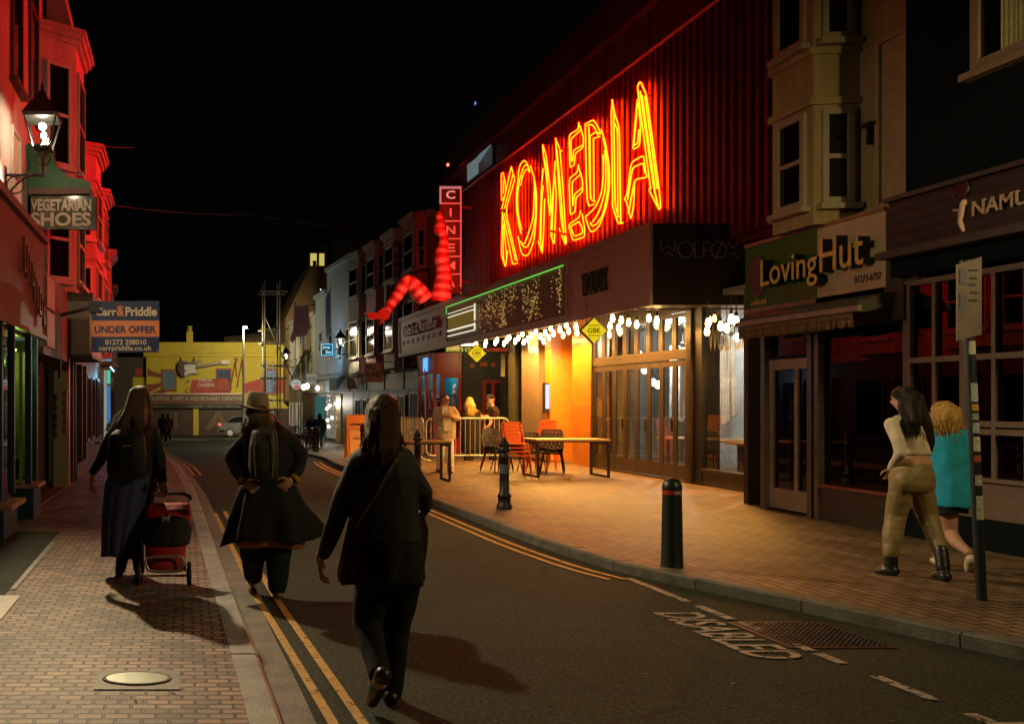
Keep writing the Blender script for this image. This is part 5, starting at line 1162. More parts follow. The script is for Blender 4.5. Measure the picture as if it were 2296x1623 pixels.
mb = MB(); mb.prism([gq(x, y, -.55) for x, y in body], (0, .2, 0)); mb.build('guitar_body', pm('dark_guitar', (.055, .015, .012), .3), t)
mb = MB(); mb.prism([gq(x, y, -.58) for x, y in [(640, 650), (700, 642), (785, 655), (768, 690), (785, 735), (820, 748), (780, 755), (700, 760), (640, 800), (630, 760), (650, 720), (630, 690)]], (0, .025, 0)); mb.build('pickguard', pm('guitar_white', (.55, .52, .46), .4), t)
mb = MB(); mb.prism([gq(x, y, -.60) for x, y in [(772, 660), (1095, 605), (1100, 632), (778, 690)]], (0, .1, 0)); mb.build('neck', pm('maple_dark', (.14, .1, .07), .4), t); mb = MB(); mb.prism([gq(x, y, -.60) for x, y in [(1095, 605), (1130, 592), (1200, 592), (1212, 620), (1190, 636), (1110, 640)]], (0, .1, 0)); mb.build('headstock', pm('maple_pale', (.5, .42, .3), .4), t)
mb = MB(); mb.tube([gq(590, 590, -.3), gq(590, 560, -.0)], .05, 6); mb.tube([gq(755, 600, -.3), gq(755, 560, 0)], .05, 6); mb.build('bracket', M_black, t)
for i, (x, lb) in enumerate(((1268, 'tall forked dark bracket on the yellow wall above the red band'), (1350, 'dark wall bracket behind the tall street light pole'))):
    mb = MB(); mb.tube([gq(x + 15, 580, -.3), gq(x - 50, 930, -.2)], .06, 6); mb.tube([gq(x + 15, 580, -.3), gq(x + 25, 800, -.2)], .05, 6); mb.box(gq(x, 0, 0).x, gq(x + 40, 0, 0).x, dY - .35, dY - .1, gq(0, 600, 0).z, gq(0, 565, 0).z); tag(mb.build('wall_bracket', M_sun), lb, 'bracket')
t = thing('shop_sign', 'long dark red fascia with pale capital lettering below the guitar', 'sign', py(330, 900))
mb = MB(); ybox(mb, 330, 882, 545, 884, 0, .5); mb.build('lead_flashing', M_steel, t); mb = MB(); ybox(mb, 330, 884, 545, 905, 0, .45); mb.build('board', pm('fascia_rust', (.17, .05, .02), .5), t); mb = MB(); ybox(mb, 330, 905.2, 545, 915, 0, .43); mb.build('strip', M_black, t)
lettering('GUITAR, AMP & KEYBOARD CENTRE', py(335, 899, -.46), (1, 0, 0), (0, 0, 1), 207 * kY, 10 * kY, pm('sage_letter', (.30, .34, .24), .5), t, bold=.03, ext=.03)
lettering('gak.co.uk', py(345, 913, -.44), (1, 0, 0), (0, 0, 1), 30 * kY, 4 * kY, MATS['sage_letter'], t); lettering('01273 665 400', py(420, 913, -.44), (1, 0, 0), (0, 0, 1), 34 * kY, 4 * kY, MATS['sage_letter'], t); lettering('@gakmusic   @gak.co.uk', py(466, 913, -.44), (1, 0, 0), (0, 0, 1), 74 * kY, 4 * kY, MATS['sage_letter'], t)
mb = MB(); ybox(mb, 433, 915.2, 445, 985, 0, .3); mb.build('pilaster', M_yl, ys)
mb = MB(); ybox(mb, 330, 915.2, 432.8, 985, .0, .08); ybox(mb, 445.2, 915.2, 655, 985, .0, .08); mb.build('shutter', pm('dark_shutter', (.055, .025, .015), .5, 0, .3, 2, .1), ys)
lettering('A', py(459, 964, -.09), (1, 0, 0), (0, 0, 1), 60 * kY, 40 * kY, pm('brown_mark', (.16, .09, .03), .6), ys, bold=.03); mb = MB(); ybox(mb, 390, 925, 398, 962, .081, .1); ybox(mb, 376, 930, 384, 960, .081, .1); mb.build('poster', pm('brown_mark', (.16, .09, .03)), ys)
t = thing('side_building', 'dark building with yellow lower wall and red panel beside the music shop', 'building', py(290, 975))
mb = MB(); a, b = py(255, 1010), py(327, 800); mb.box(a.x - 6, b.x, dY + .5, dY + 8, a.z, b.z); mb.build('wall', pm('dim_wall', (.06, .05, .03), .7), t); mb = MB(); a, b = py(297, 950), py(327, 845); mb.box(a.x, b.x, dY + .4, dY + .49, a.z, b.z); mb.build('yellow_panel', M_yl, t); mb = MB(); a, b = py(302, 842), py(318, 826); mb.box(a.x, b.x, dY + .4, dY + .49, a.z, b.z); mb.build('red_panel', M_rd, t)

# ------------------------------------------------------------------ left side of the street
M_lred = pm('left_render', (.42, .30, .28), .75, 0, .25, 2.4, .15, stretch=(2, 2, .4)); M_lred2 = pm('left_render_b', (.36, .25, .23), .75, 0, .28, 2.4, .15, stretch=(2, 2, .4)); M_lsash = pm('left_sash', (.42, .38, .35), .5, 0, .1, 6, .05)
ls = thing('rendered_house', 'rendered house bathed in red light behind the nearest lantern', 'building', (-2.5, 13, .1))
fA = Face((-2.5, 8.5), (-2.5, 15.35))
mb = MB(); block(fA, 7, 3.9, 11.5, 2.0, 6.85, mb=mb); mb.build('wall', M_lred, ls)
for u, w in ((4.35, .32), (5.85, .30)): window(ls, fA, u, u + w + .5, 6.3, 9.8, pm('dark_recess_frame', (.09, .05, .05)), rail=True, sill=True)
window(ls, fA, 4.3, 5.0, 4.3, 5.6, M_lsash, pm('pale_pane', (.5, .45, .35), .4)); window(ls, fA, 5.8, 6.4, 4.2, 5.3, M_lsash, pm('pale_pane', (.5, .45, .35), .4))
b_ = thing('bay_house', 'red lit house with tall projecting bay and bracketed cornice on the left', 'building', (-2.5, 16.5, .1))
fB = Face((-2.5, 15.36), (-2.5, 19.6))
mb = MB(); block(fB, 7, 3.56, 9.2, mb=mb); mb.build('wall', M_lred, b_)
bay(b_, fB, .03, 2.4, .57, .55, 3.57, 7.95, M_lred, (), M_lsash)
# windows on the camera side of the bay
fb = Face((-2.497, 15.395), (-1.935, 15.935))
for lo, hi in ((3.75, 5.2), (5.75, 7.55)): window(b_, fb, .14, .66, lo, hi, M_lsash, None, fw=.055)
fb2 = Face((-1.928, 15.97), (-1.928, 17.2))
for lo, hi in ((3.75, 5.2), (5.75, 7.55)): window(b_, fb2, .12, 1.1, lo, hi, M_lsash)
mb = MB(); mb.prism([fb.p(-.05, .02, 5.3), fb.p(.80, .02, 5.3), fb.p(.86, .12, 5.5), fb.p(-.05, .12, 5.5)], V((0, 0, .08))); mb.build('sill_band', M_lred, b_)
mb = MB(); mb.prism([(-2.6, 15.0, 9.2), (-2.6, 19.8, 9.2), (-2.45, 19.8, 9.1), (-2.45, 15.0, 9.1)], (0, 0, .3)); mb.prism([(-2.45, 15.9, 8.3), (-2.0, 15.9, 8.3), (-2.45, 15.9, 10.2)], (0, 1.6, 0)); mb.build('gable', M_lsash, b_)
prev = 19.62
for i, (d0, d1, L0, L1, ze, pr, m, lb) in enumerate(((19.62, 22.6, -2.5, -2.52, 7.2, .5, M_lred2, 'narrower red lit bay house beyond the bracketed cornice'), (22.62, 26, -2.53, -2.6, 6.9, .45, M_lred, 'third red lit house on the left with lower parapet'), (26.02, 31, -2.6, -2.9, 5.9, .45, M_lred2, 'dim reddish house beyond the second lantern'), (31.02, 37, -2.9, -3.2, 5.5, .4, M_tan, 'dim brownish far house on the left'), (37.02, 45, -3.2, -3.75, 4.9, .3, M_lred2, 'dark far house on the left near the junction'), (45.02, 56, -3.75, -4.4, 4.6, .3, M_tan, 'last dark low building on the left before the junction'))):
    f = Face((L0, d0), (L1, d1)); t = thing('terraced_house', lb, 'building', (L0, d0, 0), 'terraced houses along the left side')
    mb = MB(); block(f, 7, 2.75, ze + .6, mb=mb); mb.build('wall', m, t); mb = MB(); block(f, 7, -1.2, 2.746, mb=mb); mb.build('shop_wall', pm('left_shop_brown', (.07, .035, .022), .6, 0, .2, 4, .1), t)
    bay(t, f, .3, min(f.len - .2, 2.5), pr, .42, 2.9, ze, m, ((3.5, 4.7),) if ze < 6 else ((3.3, 4.7), (5.3, 6.5)), M_lsash)
    for k in range(int(f.len // 1.4)): window(t, f, .2 + k * 1.4, 1.3 + k * 1.4, zg(d0) + .6, 2.3, pm('brown_shop_frame', (.06, .04, .03), .5), M_pane, rail=False, sill=True, proud=.08, name='shop_window')
# blue lit shop far on the left
c = P(247, 870, 27.5); t = thing('shop_sign', 'cyan glowing shop lights low on the far left terrace', 'neon sign', c)
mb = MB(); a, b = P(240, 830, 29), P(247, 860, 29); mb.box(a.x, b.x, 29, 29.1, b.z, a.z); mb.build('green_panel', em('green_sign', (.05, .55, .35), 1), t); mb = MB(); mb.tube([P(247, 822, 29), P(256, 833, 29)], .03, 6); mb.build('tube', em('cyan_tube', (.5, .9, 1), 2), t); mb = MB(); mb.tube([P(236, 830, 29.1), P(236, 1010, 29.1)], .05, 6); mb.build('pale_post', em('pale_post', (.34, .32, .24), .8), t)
mb = MB(); mb.tube([P(243, 865, 29.1), P(244, 950, 29.1)], .07, 6); mb.build('blue_strip', em('blue_strip', (.05, .16, .36), 1), t)
point('lamp', (P(262, 840, 29).x, 28.6, 2.4), 36, (.3, .75, 1), .1, t)

# left shops at street level
sh = thing('corner_shop', 'dark blue shop with lit lobby window and red lit fascia on the near left', 'shopfront', (-2.0, 11, .1))
M_bluef = pm('deep_blue_paint', (.015, .045, .085), .4, 0, .15, 6, .05); M_fasc = pm('plum_fascia', (.16, .055, .06), .42, 0, .15, 3, .04)
mb = MB(); mb.box(-2.3, -2.0, 8.6, 12.72, 2.55, 3.86); mb.box(-2.3, -1.93, 8.6, 12.75, 3.861, 3.96); mb.box(-2.3, -1.95, 8.6, 12.72, 2.49, 2.548); mb.build('fascia', M_fasc, sh)
# unreadable mounted letter strokes
mb = MB(); rr = random.Random(2)
for k in range(9):
    yy = 10.85 + k * .19; zz = 3.62 - .075 * k; h = rr.uniform(.28, .42); mb.box(-1.97, -1.93, yy, yy + .035, zz - h, zz); 
    if k % 2: mb.box(-1.97, -1.93, yy + .036, yy + .11, zz - .05, zz)
    if k % 3 == 0: mb.box(-1.97, -1.93, yy + .036, yy + .12, zz - h, zz - h + .05)
mb.build('lettering', pm('copper_letter', (.45, .2, .13), .3, .8), sh)
mb = MB(); mb.box(-2.5, -2.0, 8.5, 9.7, .1, 2.488); mb.box(-4.5, -4.4, 8.5, 12.7, .1, 2.488); mb.box(-4.4, -2.6, 12.6, 12.7, .1, 2.488); mb.box(-4.4, -2.05, 8.6, 12.6, 2.44, 2.488); mb.build('wall', M_bluef, sh)
M_lobby = em('lobby_glow', (.12, .16, .035), .75)
mb = MB(); 
for yy in (9.72, 10.42): mb.box(-2.06, -1.98, yy, yy + .07, .55, 2.488)
for yy in (11.56, 12.02): mb.box(-2.06, -1.98, yy, yy + .09, .55, 2.488)
mb.box(-2.42, -2.32, 11.555, 11.6, .55, 2.488); mb.box(-2.07, -1.96, 9.7, 10.5, .1, .44); mb.box(-2.42, -1.945, 11.55, 12.12, .1, .50); mb.build('window_frame', M_bluef, sh)
mb = MB(); mb.box(-2.06, -1.86, 9.68, 10.52, .44, .49); mb.box(-2.42, -1.88, 11.5, 12.15, .50, .55); mb.build('sill', pm('pinkish_sill', (.34, .18, .14), .6), sh)
mb = MB(); mb.box(-2.03, -2.02, 9.79, 10.42, .49, 2.44); mb.box(-2.03, -2.02, 11.65, 12.02, .55, 2.44); mb.build('pane', glass('blue_glass', (.5, .62, .62), 1.4, .02), sh)
mb = MB(); mb.box(-2.32, -2.09, 11.58, 11.585, .60, 2.3); mb.build('lobby_window', glass('lobby_glass', (.75, .9, .6), 1, .02), sh)
mb = MB(); mb.box(-2.13, -2.09, 11.54, 11.578, .56, 2.38); mb.box(-2.32, -2.13, 11.54, 11.578, 2.30, 2.38); mb.build('lobby_frame', pm('green_frame', (.16, .30, .06), .4), sh)
mb = MB(); mb.box(-2.42, -2.1, 12.3, 12.31, .6, 2.3); mb.build('display_back', pm('ochre_display', (.28, .22, .06), .6), sh)
mb = MB(); rr = random.Random(4)
for k in range(9): mb.box(-2.31, -2.14, 11.62, 11.85, .60 + k * .032, .627 + k * .032)
bk = mb.build('stacked_goods', striped('stripe_goods', (.5, .12, .03), (.35, .45, .05), 5, 'Z', .5, 3), sh)
mb = MB(); mb.box(-2.30, -2.2, 11.7, 11.72, 2.28, 2.31); mb.build('display_lamp', em('disp_lamp', (.7, .9, .35), 8), sh)
point('lamp', (-2.25, 11.75, 2.15), 9, (.75, .95, .35), .05, sh)
mb = MB(); mb.box(-2.35, -2.0, 12.73, 15.3, 2.3, 3.5); mb.box(-2.3, -2.08, 12.73, 15.8, -.1, .12); mb.build('brown_fascia', pm('brown_fascia', (.13, .08, .07), .5), sh)
mb = MB(); mb.box(-3.2, -2.45, 12.73, 15.8, .0, 2.3); mb.box(-2.44, -2.1, 12.72, 12.8, .1, 2.3); mb.build('doorway', M_black, sh)
for i, (z0, z1, lb) in enumerate(((2.98, 3.44, 'upper pale square plaque on the brown left fascia'), (2.42, 2.93, 'lower pale square plaque with dark figures on the left fascia'))):
    mb = MB(); mb.box(-1.995, -1.965, 12.85, 13.6, z0, z1); o = mb.build('plaque', pm('pale_pink_plaque', (.52, .30, .24), .5, 0, .25, 7, .03)); tag(o, lb, 'plaque')
mb = MB()
for k in range(5): mb.box(-2.12, -2.04, 15.55, 15.6, 1.05 + k * .16, 1.17 + k * .16)
mb.build('house_number', pm('copper_letter', (.45, .2, .13)), sh)
wb = thing('shop_box', 'pale grey boxed fascia on a white pillar below the red bay', 'shopfront', (-2.0, 15.9, .1))
M_pgrey = pm('pale_grey_paint', (.36, .34, .27), .55, 0, .08, 4, .04)
mb = MB(); mb.box(-2.3, -1.65, 15.9, 17.9, 2.46, 3.42); mb.build('box', M_pgrey, wb); mb = MB(); mb.box(-2.3, -1.62, 15.87, 17.95, 3.423, 3.55); mb.box(-2.3, -1.63, 15.88, 17.93, 2.40, 2.457); mb.build('trim', pm('olive_trim', (.11, .10, .07), .5), wb)
mb = MB(); mb.box(-2.32, -2.075, 15.9, 16.12, .08, 2.398); mb.build('pillar', M_pgrey, wb); mb = MB(); mb.box(-2.074, -2.05, 15.92, 16.1, .08, 2.398); mb.build('edge', pm('pink_edge', (.45, .2, .16), .5), wb)
mb = MB(); mb.box(-2.6, -2.35, 16.2, 19.6, -.1, 2.398); mb.build('recess', pm('left_shop_brown', (.07, .035, .022)), wb)
mb = MB()
for yy in (16.5, 17.1, 17.5, 18.6, 19.4): mb.box(-2.34, -2.12, yy, yy + .1, 0, 2.39)
mb.box(-2.34, -2.1, 17.6, 19.6, .1, .38); mb.build('mullion', pm('brown_shop_frame', (.12, .05, .03)), wb)
# projecting signs on the left
t = thing('projecting_sign', 'rectangular dark sign with pale shoe shop lettering under the green boot', 'sign', P(140, 514, 14.3))
a, b = P(62, 514, 14.3), P(215, 440, 14.3); mb = MB(); mb.box(a.x, b.x, 14.3, 14.42, a.z, b.z); mb.build('board', pm('olive_sign', (.10, .10, .075), .12, 0, .2, 4, .01, spec=.8), t)
M_pl = pm('pale_sign_letter', (.62, .48, .36), .35)
for s, x0, y0, x1, y1 in (('VEGETARIAN', 69, 447, 205, 474), ('SHOES', 69, 477, 204, 508)): p, q = P(x0, y1, 14.3), P(x1, y0, 14.3); lettering(s, (p.x, 14.297, p.z), (1, 0, 0), (0, 0, 1), q.x - p.x, q.z - p.z, M_pl, t, bold=.035, ext=.008)
mb = MB(); mb.tube([(a.x + .05, 14.36, b.z + .02), (-2.52, 14.36, b.z + .02)], .025, 6); mb.tube([(a.x + .05, 14.36, a.z - .02), (-2.52, 14.36, a.z - .02)], .02, 6); mb.build('bracket', M_black, t)
t = thing('boot_sign', 'giant green boot shape with brown sole standing on the shoe shop sign', 'sign', P(130, 438, 14.3))
bt = [(60, 322), (118, 322), (120, 350), (124, 368), (140, 386), (162, 400), (192, 403), (201, 410), (205, 421), (62, 421), (64, 392), (66, 368), (60, 345)]
mb = MB(); mb.prism([P(x, y, 14.25) for x, y in bt], (0, .24, 0)); o = mb.build('boot', pm('boot_green', (.008, .095, .024), .5, 0, .15, 5, .05), t); bv = o.modifiers.new('b', 'BEVEL'); bv.width = .04; bv.segments = 3; bv.limit_method = 'ANGLE'
mb = MB(); mb.prism([P(x, y, 14.23) for x, y in [(62, 421), (205, 421), (208, 427), (200, 434), (110, 436), (62, 435)]], (0, .28, 0)); mb.build('sole', pm('boot_sole', (.14, .08, .055), .6), t)
t = thing('estate_sign', 'navy and orange estate agent board reading under offer on a black arm', 'sign', P(280, 790, 14.5))
dE = 14.5; a, b = P(205, 790, dE), P(357, 675, dE); M_nav = pm('sign_navy', (.010, .026, .14), .4, 0, .1, 4, .01); M_orr = pm('sign_orange', (.92, .28, .11), .45, 0, .06, 4, .01); M_crm = pm('sign_cream', (.85, .70, .52), .45, 0, .05, 4, 0)
h = b.z - a.z
mb = MB(); mb.box(a.x, b.x, dE, dE + .02, a.z, a.z + h * .305); mb.box(a.x, b.x, dE, dE + .02, a.z + h * .62, b.z); mb.build('board', M_nav, t); mb = MB(); mb.box(a.x, b.x, dE, dE + .02, a.z + h * .3055, a.z + h * .6195); mb.build('band', M_orr, t)
mb = MB(); mb.box(a.x - .03, a.x - .002, dE - .005, dE + .025, a.z, a.z + h * .88); mb.build('edge', pm('edge_tan', (.5, .3, .1), .5), t)
def el(s, x0, y0, x1, y1, m, bold=.01, sp=1.0): p, q = P(x0, y1, dE), P(x1, y0, dE); lettering(s, (p.x, dE - .003, p.z), (1, 0, 0), (0, 0, 1), q.x - p.x, q.z - p.z, m, t, bold=bold, ext=.003)
el('Carr', 214, 690, 261, 708, M_crm, .035); el('&', 262, 688, 279, 709, M_orr, .04); el('Priddle', 281, 688, 352, 709, M_crm, .035); el('UNDER OFFER', 212, 731, 350, 747, M_nav, .03); el('01273 208010', 236, 761, 328, 773, M_crm, .01); el('carrpriddle.co.uk', 222, 775, 340, 789, M_crm, .008)
mb = MB(); mb.tube([P(262, 690, dE - .004), P(270, 685, dE - .004), P(278, 690, dE - .004)], .008, 5); mb.build('emblem', M_orr, t)
mb = MB()
for x, y in ((209, 679), (353, 679), (209, 785), (353, 786)): mb.ell(P(x, y, dE - .002), (.012, .006, .012), n=8, m=5)
mb.build('bolts', M_steel, t)
mb = MB(); pA, pB = P(134, 790, dE), P(134, 709, dE); pC = P(214, 687, dE); mb.tube([V((pA.x, dE, 2.0)), pB + V((0, 0, -.02)), pB + V((.03, 0, .02)), pC], .028, 8); mb.box(pC.x - .1, pC.x + .06, dE - .05, dE + .07, pC.z - .1, pC.z + .06); mb.build('arm', M_black, t)
# ------------------------------------------------------------------ street furniture
def ornate_bollard(name, label, x, d, z0, group=None, sticker=False):
    t = thing(name, label, 'bollard', (x, d, z0), group)
    mb = MB(); mb.lathe((x, d, z0), [(.105, 0), (.105, .06), (.085, .08), (.085, .16), (.095, .17), (.095, .20), (.068, .23), (.062, .70), (.072, .71), (.072, .75), (.058, .77), (.058, .80)], 18)
    mb.build('post', M_black, t)
    mb = MB(); mb.lathe((x, d, z0), [(.058, .80), (.085, .815), (.088, .85), (.06, .87), (.07, .89), (.075, .92), (.05, .955), (.03, .97), (.035, .99), (.012, 1.01)], 18); mb.build('finial', M_black, t)
    if sticker:
        mb = MB(); mb.lathe((x, d, z0), [(.0655, .50), (.0640, .63)], 18); mb.build('sticker', pm('blue_grey_sticker', (.10, .14, .18), .5, 0, .6, 25, 0), t)
    return t
M_bol = M_black
ornate_bollard('bollard', 'black turned bollard with grey blue sticker in front of the orange chairs', 4.55, 12.66, .1, None, True)
ornate_bollard('bollard', 'black turned bollard in front of the man in the cream jacket', 4.30, 16.4, .1)
ornate_bollard('bollard', 'black turned bollard half hiding the orange board', 4.30, 21.4, .1)
t = thing('bollard', 'smooth dark green dome topped bollard with red band near the kerb', 'bollard', (4.5, 8.22, .1))
mb = MB(); mb.lathe((4.5, 8.22, .1), [(.098, 0), (.092, .02), (.082, .60), (.080, .665)], 28); mb.build('post', pm('bollard_green', (.012, .017, .014), .38, 0, .2, 9, .05), t)
mb = MB(); mb.lathe((4.5, 8.22, .1), [(.0815, .666), (.0815, .705)], 28); mb.build('red_band', pm('band_red', (.35, .03, .02), .3, 0, .3, 20, 0), t)
mb = MB(); mb.lathe((4.5, 8.22, .1), [(.082, .706), (.084, .72), (.080, .76), (.06, .795), (.03, .812), (.004, .818)], 28); mb.build('cap', MATS['bollard_green'], t)
mb = MB(); mb.box(4.5 - .02, 4.5 + .03, 8.136, 8.14, .772, .80); mb.build('emblem', pm('badge', (.4, .4, .38), .4), t)
t = thing('bollard', 'far dark bollard in front of the bicycles', 'bollard', (5.4, 36.5, zg(36.5) + .1))
mb = MB(); z0 = zg(36.5) + .1; mb.lathe((5.4, 36.5, z0), [(.14, 0), (.12, .05), (.10, .85), (.11, .87), (.11, .92), (.05, 1.0), (.005, 1.02)], 16); mb.build('post', pm('bollard_brown', (.05, .03, .02), .4), t)

def barrier(label, p, q, z0):
    p, q = V((p[0], p[1], z0)), V((q[0], q[1], z0)); t = thing('crowd_barrier', label, 'barrier', p); u = (q - p).normalized(); L = (q - p).length; Z = V((0, 0, 1))
    def at(a, z): return p + u * a + Z * z
    loop = []
    r = .16
    for cx, cz, a0 in ((L - r, 1.10 - r, 0), (r, 1.10 - r, 90), (r, .17 + r, 180), (L - r, .17 + r, 270)):
        for k in range(6): a = radians(a0 + 90 * k / 5); loop.append(at(cx + r * cos(a), cz + r * sin(a)))
    mb = MB(); mb.tube(loop, .020, 8, closed=True); mb.build('rail', M_steel, t)
    mb = MB(); n = int(L / .125)
    for k in range(1, n): a = L * k / n; mb.tube([at(a, .19), at(a, 1.08)], .008, 6)
    mb.build('bars', M_steel, t)
    w = V((-u.y, u.x, 0))
    for a in (.3, L - .3):
        mb = MB(); mb.tube([at(a, .19), at(a, .05) + w * .12, at(a, .012) + w * .36], .014, 6); mb.tube([at(a, .19), at(a, .05) - w * .12, at(a, .012) - w * .36], .014, 6); mb.build('foot', M_steel, t)
    mb = MB(); mb.tube([at(L, .85), at(L + .06, .85), at(L + .06, .78)], .01, 6); mb.tube([at(0, .85), at(-.06, .85), at(-.06, .78)], .01, 6); mb.build('hook', M_steel, t)
barrier('steel crowd barrier behind the dark perforated chairs', (6.03, 22.2), (8.2, 22.5), .1)
barrier('steel crowd barrier running away beside the man in the cream jacket', (5.98, 22.25), (5.83, 24.4), .1)

M_tframe = pm('table_frame', (.028, .022, .018), .4, .3, .1, 8, .05); M_ttop = pm('table_top', (.42, .25, .09), .45, 0, .2, 5, .08, stretch=(1, 7, 1))
def table(label, x0, x1, y0, y1):
    t = thing('cafe_table', label, 'table', ((x0 + x1) / 2, (y0 + y1) / 2, .1))
    mb = MB(); mb.box(x0, x1, y0, y1, .835, .865); mb.build('tabletop', M_ttop, t); mb = MB(); mb.box(x0, x1, y0, y0 + .02, .805, .834); mb.box(x0, x1, y1 - .02, y1, .805, .834); mb.build('apron', M_tframe, t)
    for x in (x0 + .02, x1 - .06):
        mb = MB(); w = .045
        mb.box(x, x + w, y0, y0 + w, .1, .80); mb.box(x, x + w, y1 - w, y1, .1, .80); mb.box(x, x + w, y0 + w, y1 - w, .1, .1 + w); mb.box(x, x + w, y0 + w, y1 - w, .76, .80); mb.build('leg', M_tframe, t)
    return t
table('wooden cafe table on black loop legs before the orange tiled pier', 7.02, 8.5, 17.75, 18.55)
table('wooden cafe table on black loop legs in front of the man in cream', 3.95, 5.08, 16.9, 17.5)
M_osteel = pm('orange_chair', (.82, .16, .03), .35, 0, .06, 6, .03); M_blk = pm('dark_shell', (.06, .045, .035), .5, 0, .12, 6, .03)
def orange_stack(label, loc, rz, n, lean=0):
    t0 = None
    for k in range(n):
        if t0 is None:
            t0 = t = thing('orange_chair', label % k if '%' in label else label, 'chair', (0, 0, 0), 'stacked orange chairs')
            mb = MB(); mb.box(-.21, .21, -.22, .20, .44, .462); mb.build('seat', M_osteel, t)
            rows = []
            for i in range(9):
                z = .50 + .36 * i / 8; y = .21 + .09 * i / 8; rows.append((z, y))
            mb = MB()
            for (z, y), (z2, y2) in zip(rows, rows[1:]): mb.hexa([(-.15, y, z), (.15, y, z), (.15, y + .012, z), (-.15, y + .012, z), (-.15, y2, z2), (.15, y2, z2), (.15, y2 + .012, z2), (-.15, y2 + .012, z2)])
            mb.build('backrest', M_osteel, t)
            mb = MB(); mb.tube([(-.20, .20, .45), (-.20, .24, .62), (-.20, .295, .80), (-.17, .31, .865), (0, .315, .875), (.17, .31, .865), (.20, .295, .80), (.20, .24, .62), (.20, .20, .45)], .013, 8); mb.build('back_frame', M_osteel, t)
            for sx in (-1, 1):
                mb = MB(); mb.tube([(sx * .20, -.21, .45), (sx * .225, -.25, 0)], .013, 8); mb.build('leg', M_osteel, t)
                mb = MB(); mb.tube([(sx * .20, .20, .45), (sx * .225, .27, 0)], .013, 8); mb.build('leg', M_osteel, t)
            src = t
        else: t = copy_tree(src)
        c, s = cos(rz), sin(rz); dy = .055 * k; dz = .075 * k
        t.location = (loc[0] - s * dy, loc[1] + c * dy, loc[2] + dz); t.rotation_euler = (lean, 0, rz)
        t['label'] = ('front orange metal chair of the stack at %s', 'second orange metal chair of the stack at %s', 'third orange metal chair of the stack at %s', 'rear orange metal chair of the stack at %s')[k] % label
orange_stack('the left of the cafe table', (6.63, 17.75, .1), -.12, 4)
orange_stack('the back against the pier', (7.85, 19.6, .1), -.75, 4, 0)
# perforated shell chairs
def shell_chair(label, loc, rz):
    t = thing('perforated_chair', label, 'chair', (0, 0, 0), 'dark perforated shell chairs')
    NU, NV = 24, 44; prof = [(-.23, .445), (-.20, .455), (-.05, .44), (.10, .435), (.17, .45), (.22, .52), (.25, .62), (.285, .76), (.305, .855)]
    def pv(v):
        f = v * (len(prof) - 1); i = min(int(f), len(prof) - 2); u = f - i; a, b = prof[i], prof[i + 1]; return a[0] + (b[0] - a[0]) * u, a[1] + (b[1] - a[1]) * u
    g = []
    for j in range(NV + 1):
        v = j / NV; y, z = pv(v); w = .22 if v < .45 else .235 - .05 * max(0, (v - .8) / .2) ** 2
        if v < .08: w = .20
        row = []
        for i in range(NU + 1): a = i / NU * 2 - 1; c = a * a; row.append(V((a * w, y - (.05 * c if v > .5 else 0), z + (.035 * c if v < .5 else 0))))
        g.append(row)
    mb = MB()
    for j in range(NV):
        for i in range(NU):
            hole = 2 < i < NU - 3 and 2 < j < NV - 3 and (j // 2) % 2 == 0 and ((i + (j // 4) % 2 * 2) // 2) % 2 == 0 and j > 8
            if not hole: mb.add([g[j][i], g[j][i + 1], g[j + 1][i + 1], g[j + 1][i]], [(0, 1, 2, 3)], True)
    o = mb.build('shell', M_blk, t); m = o.modifiers.new('s', 'SOLIDIFY'); m.thickness = .009
    for sx in (-1, 1):
        mb = MB(); mb.tube([(sx * .17, -.17, .44), (sx * .235, -.24, 0)], [.016, .011], 8); mb.build('leg', M_tframe, t)
        mb = MB(); mb.tube([(sx * .17, .13, .44), (sx * .235, .27, 0)], [.016, .011], 8); mb.build('leg', M_tframe, t)
    mb = MB(); mb.tube([(-.17, -.17, .42), (.17, -.17, .42), (.17, .13, .42), (-.17, .13, .42)], .012, 6, closed=True); mb.build('seat_frame', M_tframe, t)
    t.location = loc; t.rotation_euler = (0, 0, rz); return t
sc_ = shell_chair('dark perforated chair nearest the steel barrier, left of the orange stack', (6.78, 19.3, .1), .3)
dup(sc_, (6.80, 19.36, .17), .3, 'second dark perforated chair stacked on the one by the barrier'); dup(sc_, (7.15, 19.75, .1), .2, 'dark perforated chair half hidden behind the stack by the barrier')
dup(sc_, (7.45, 19.1, .1), -.1, 'dark perforated chair between the two orange stacks'); dup(sc_, (7.80, 18.9, .1), -.35, 'dark perforated chair standing behind the cafe table')
dup(sc_, (7.84, 18.97, .17), -.35, 'dark perforated chair stacked on the one behind the cafe table')
mb = MB(); rr = random.Random(1)
for k in range(9): a = V((7.4 + rr.random() * .12, 17.3 + rr.random() * .1, .12)); mb.box(a.x, a.x + rr.uniform(.02, .06), a.y, a.y + .03, .105, .105 + rr.uniform(.01, .05))
tag(mb.build('litter', pm('yellow_litter', (.5, .32, .08), .8)), 'small scrap of yellow litter under the cafe table', 'litter')
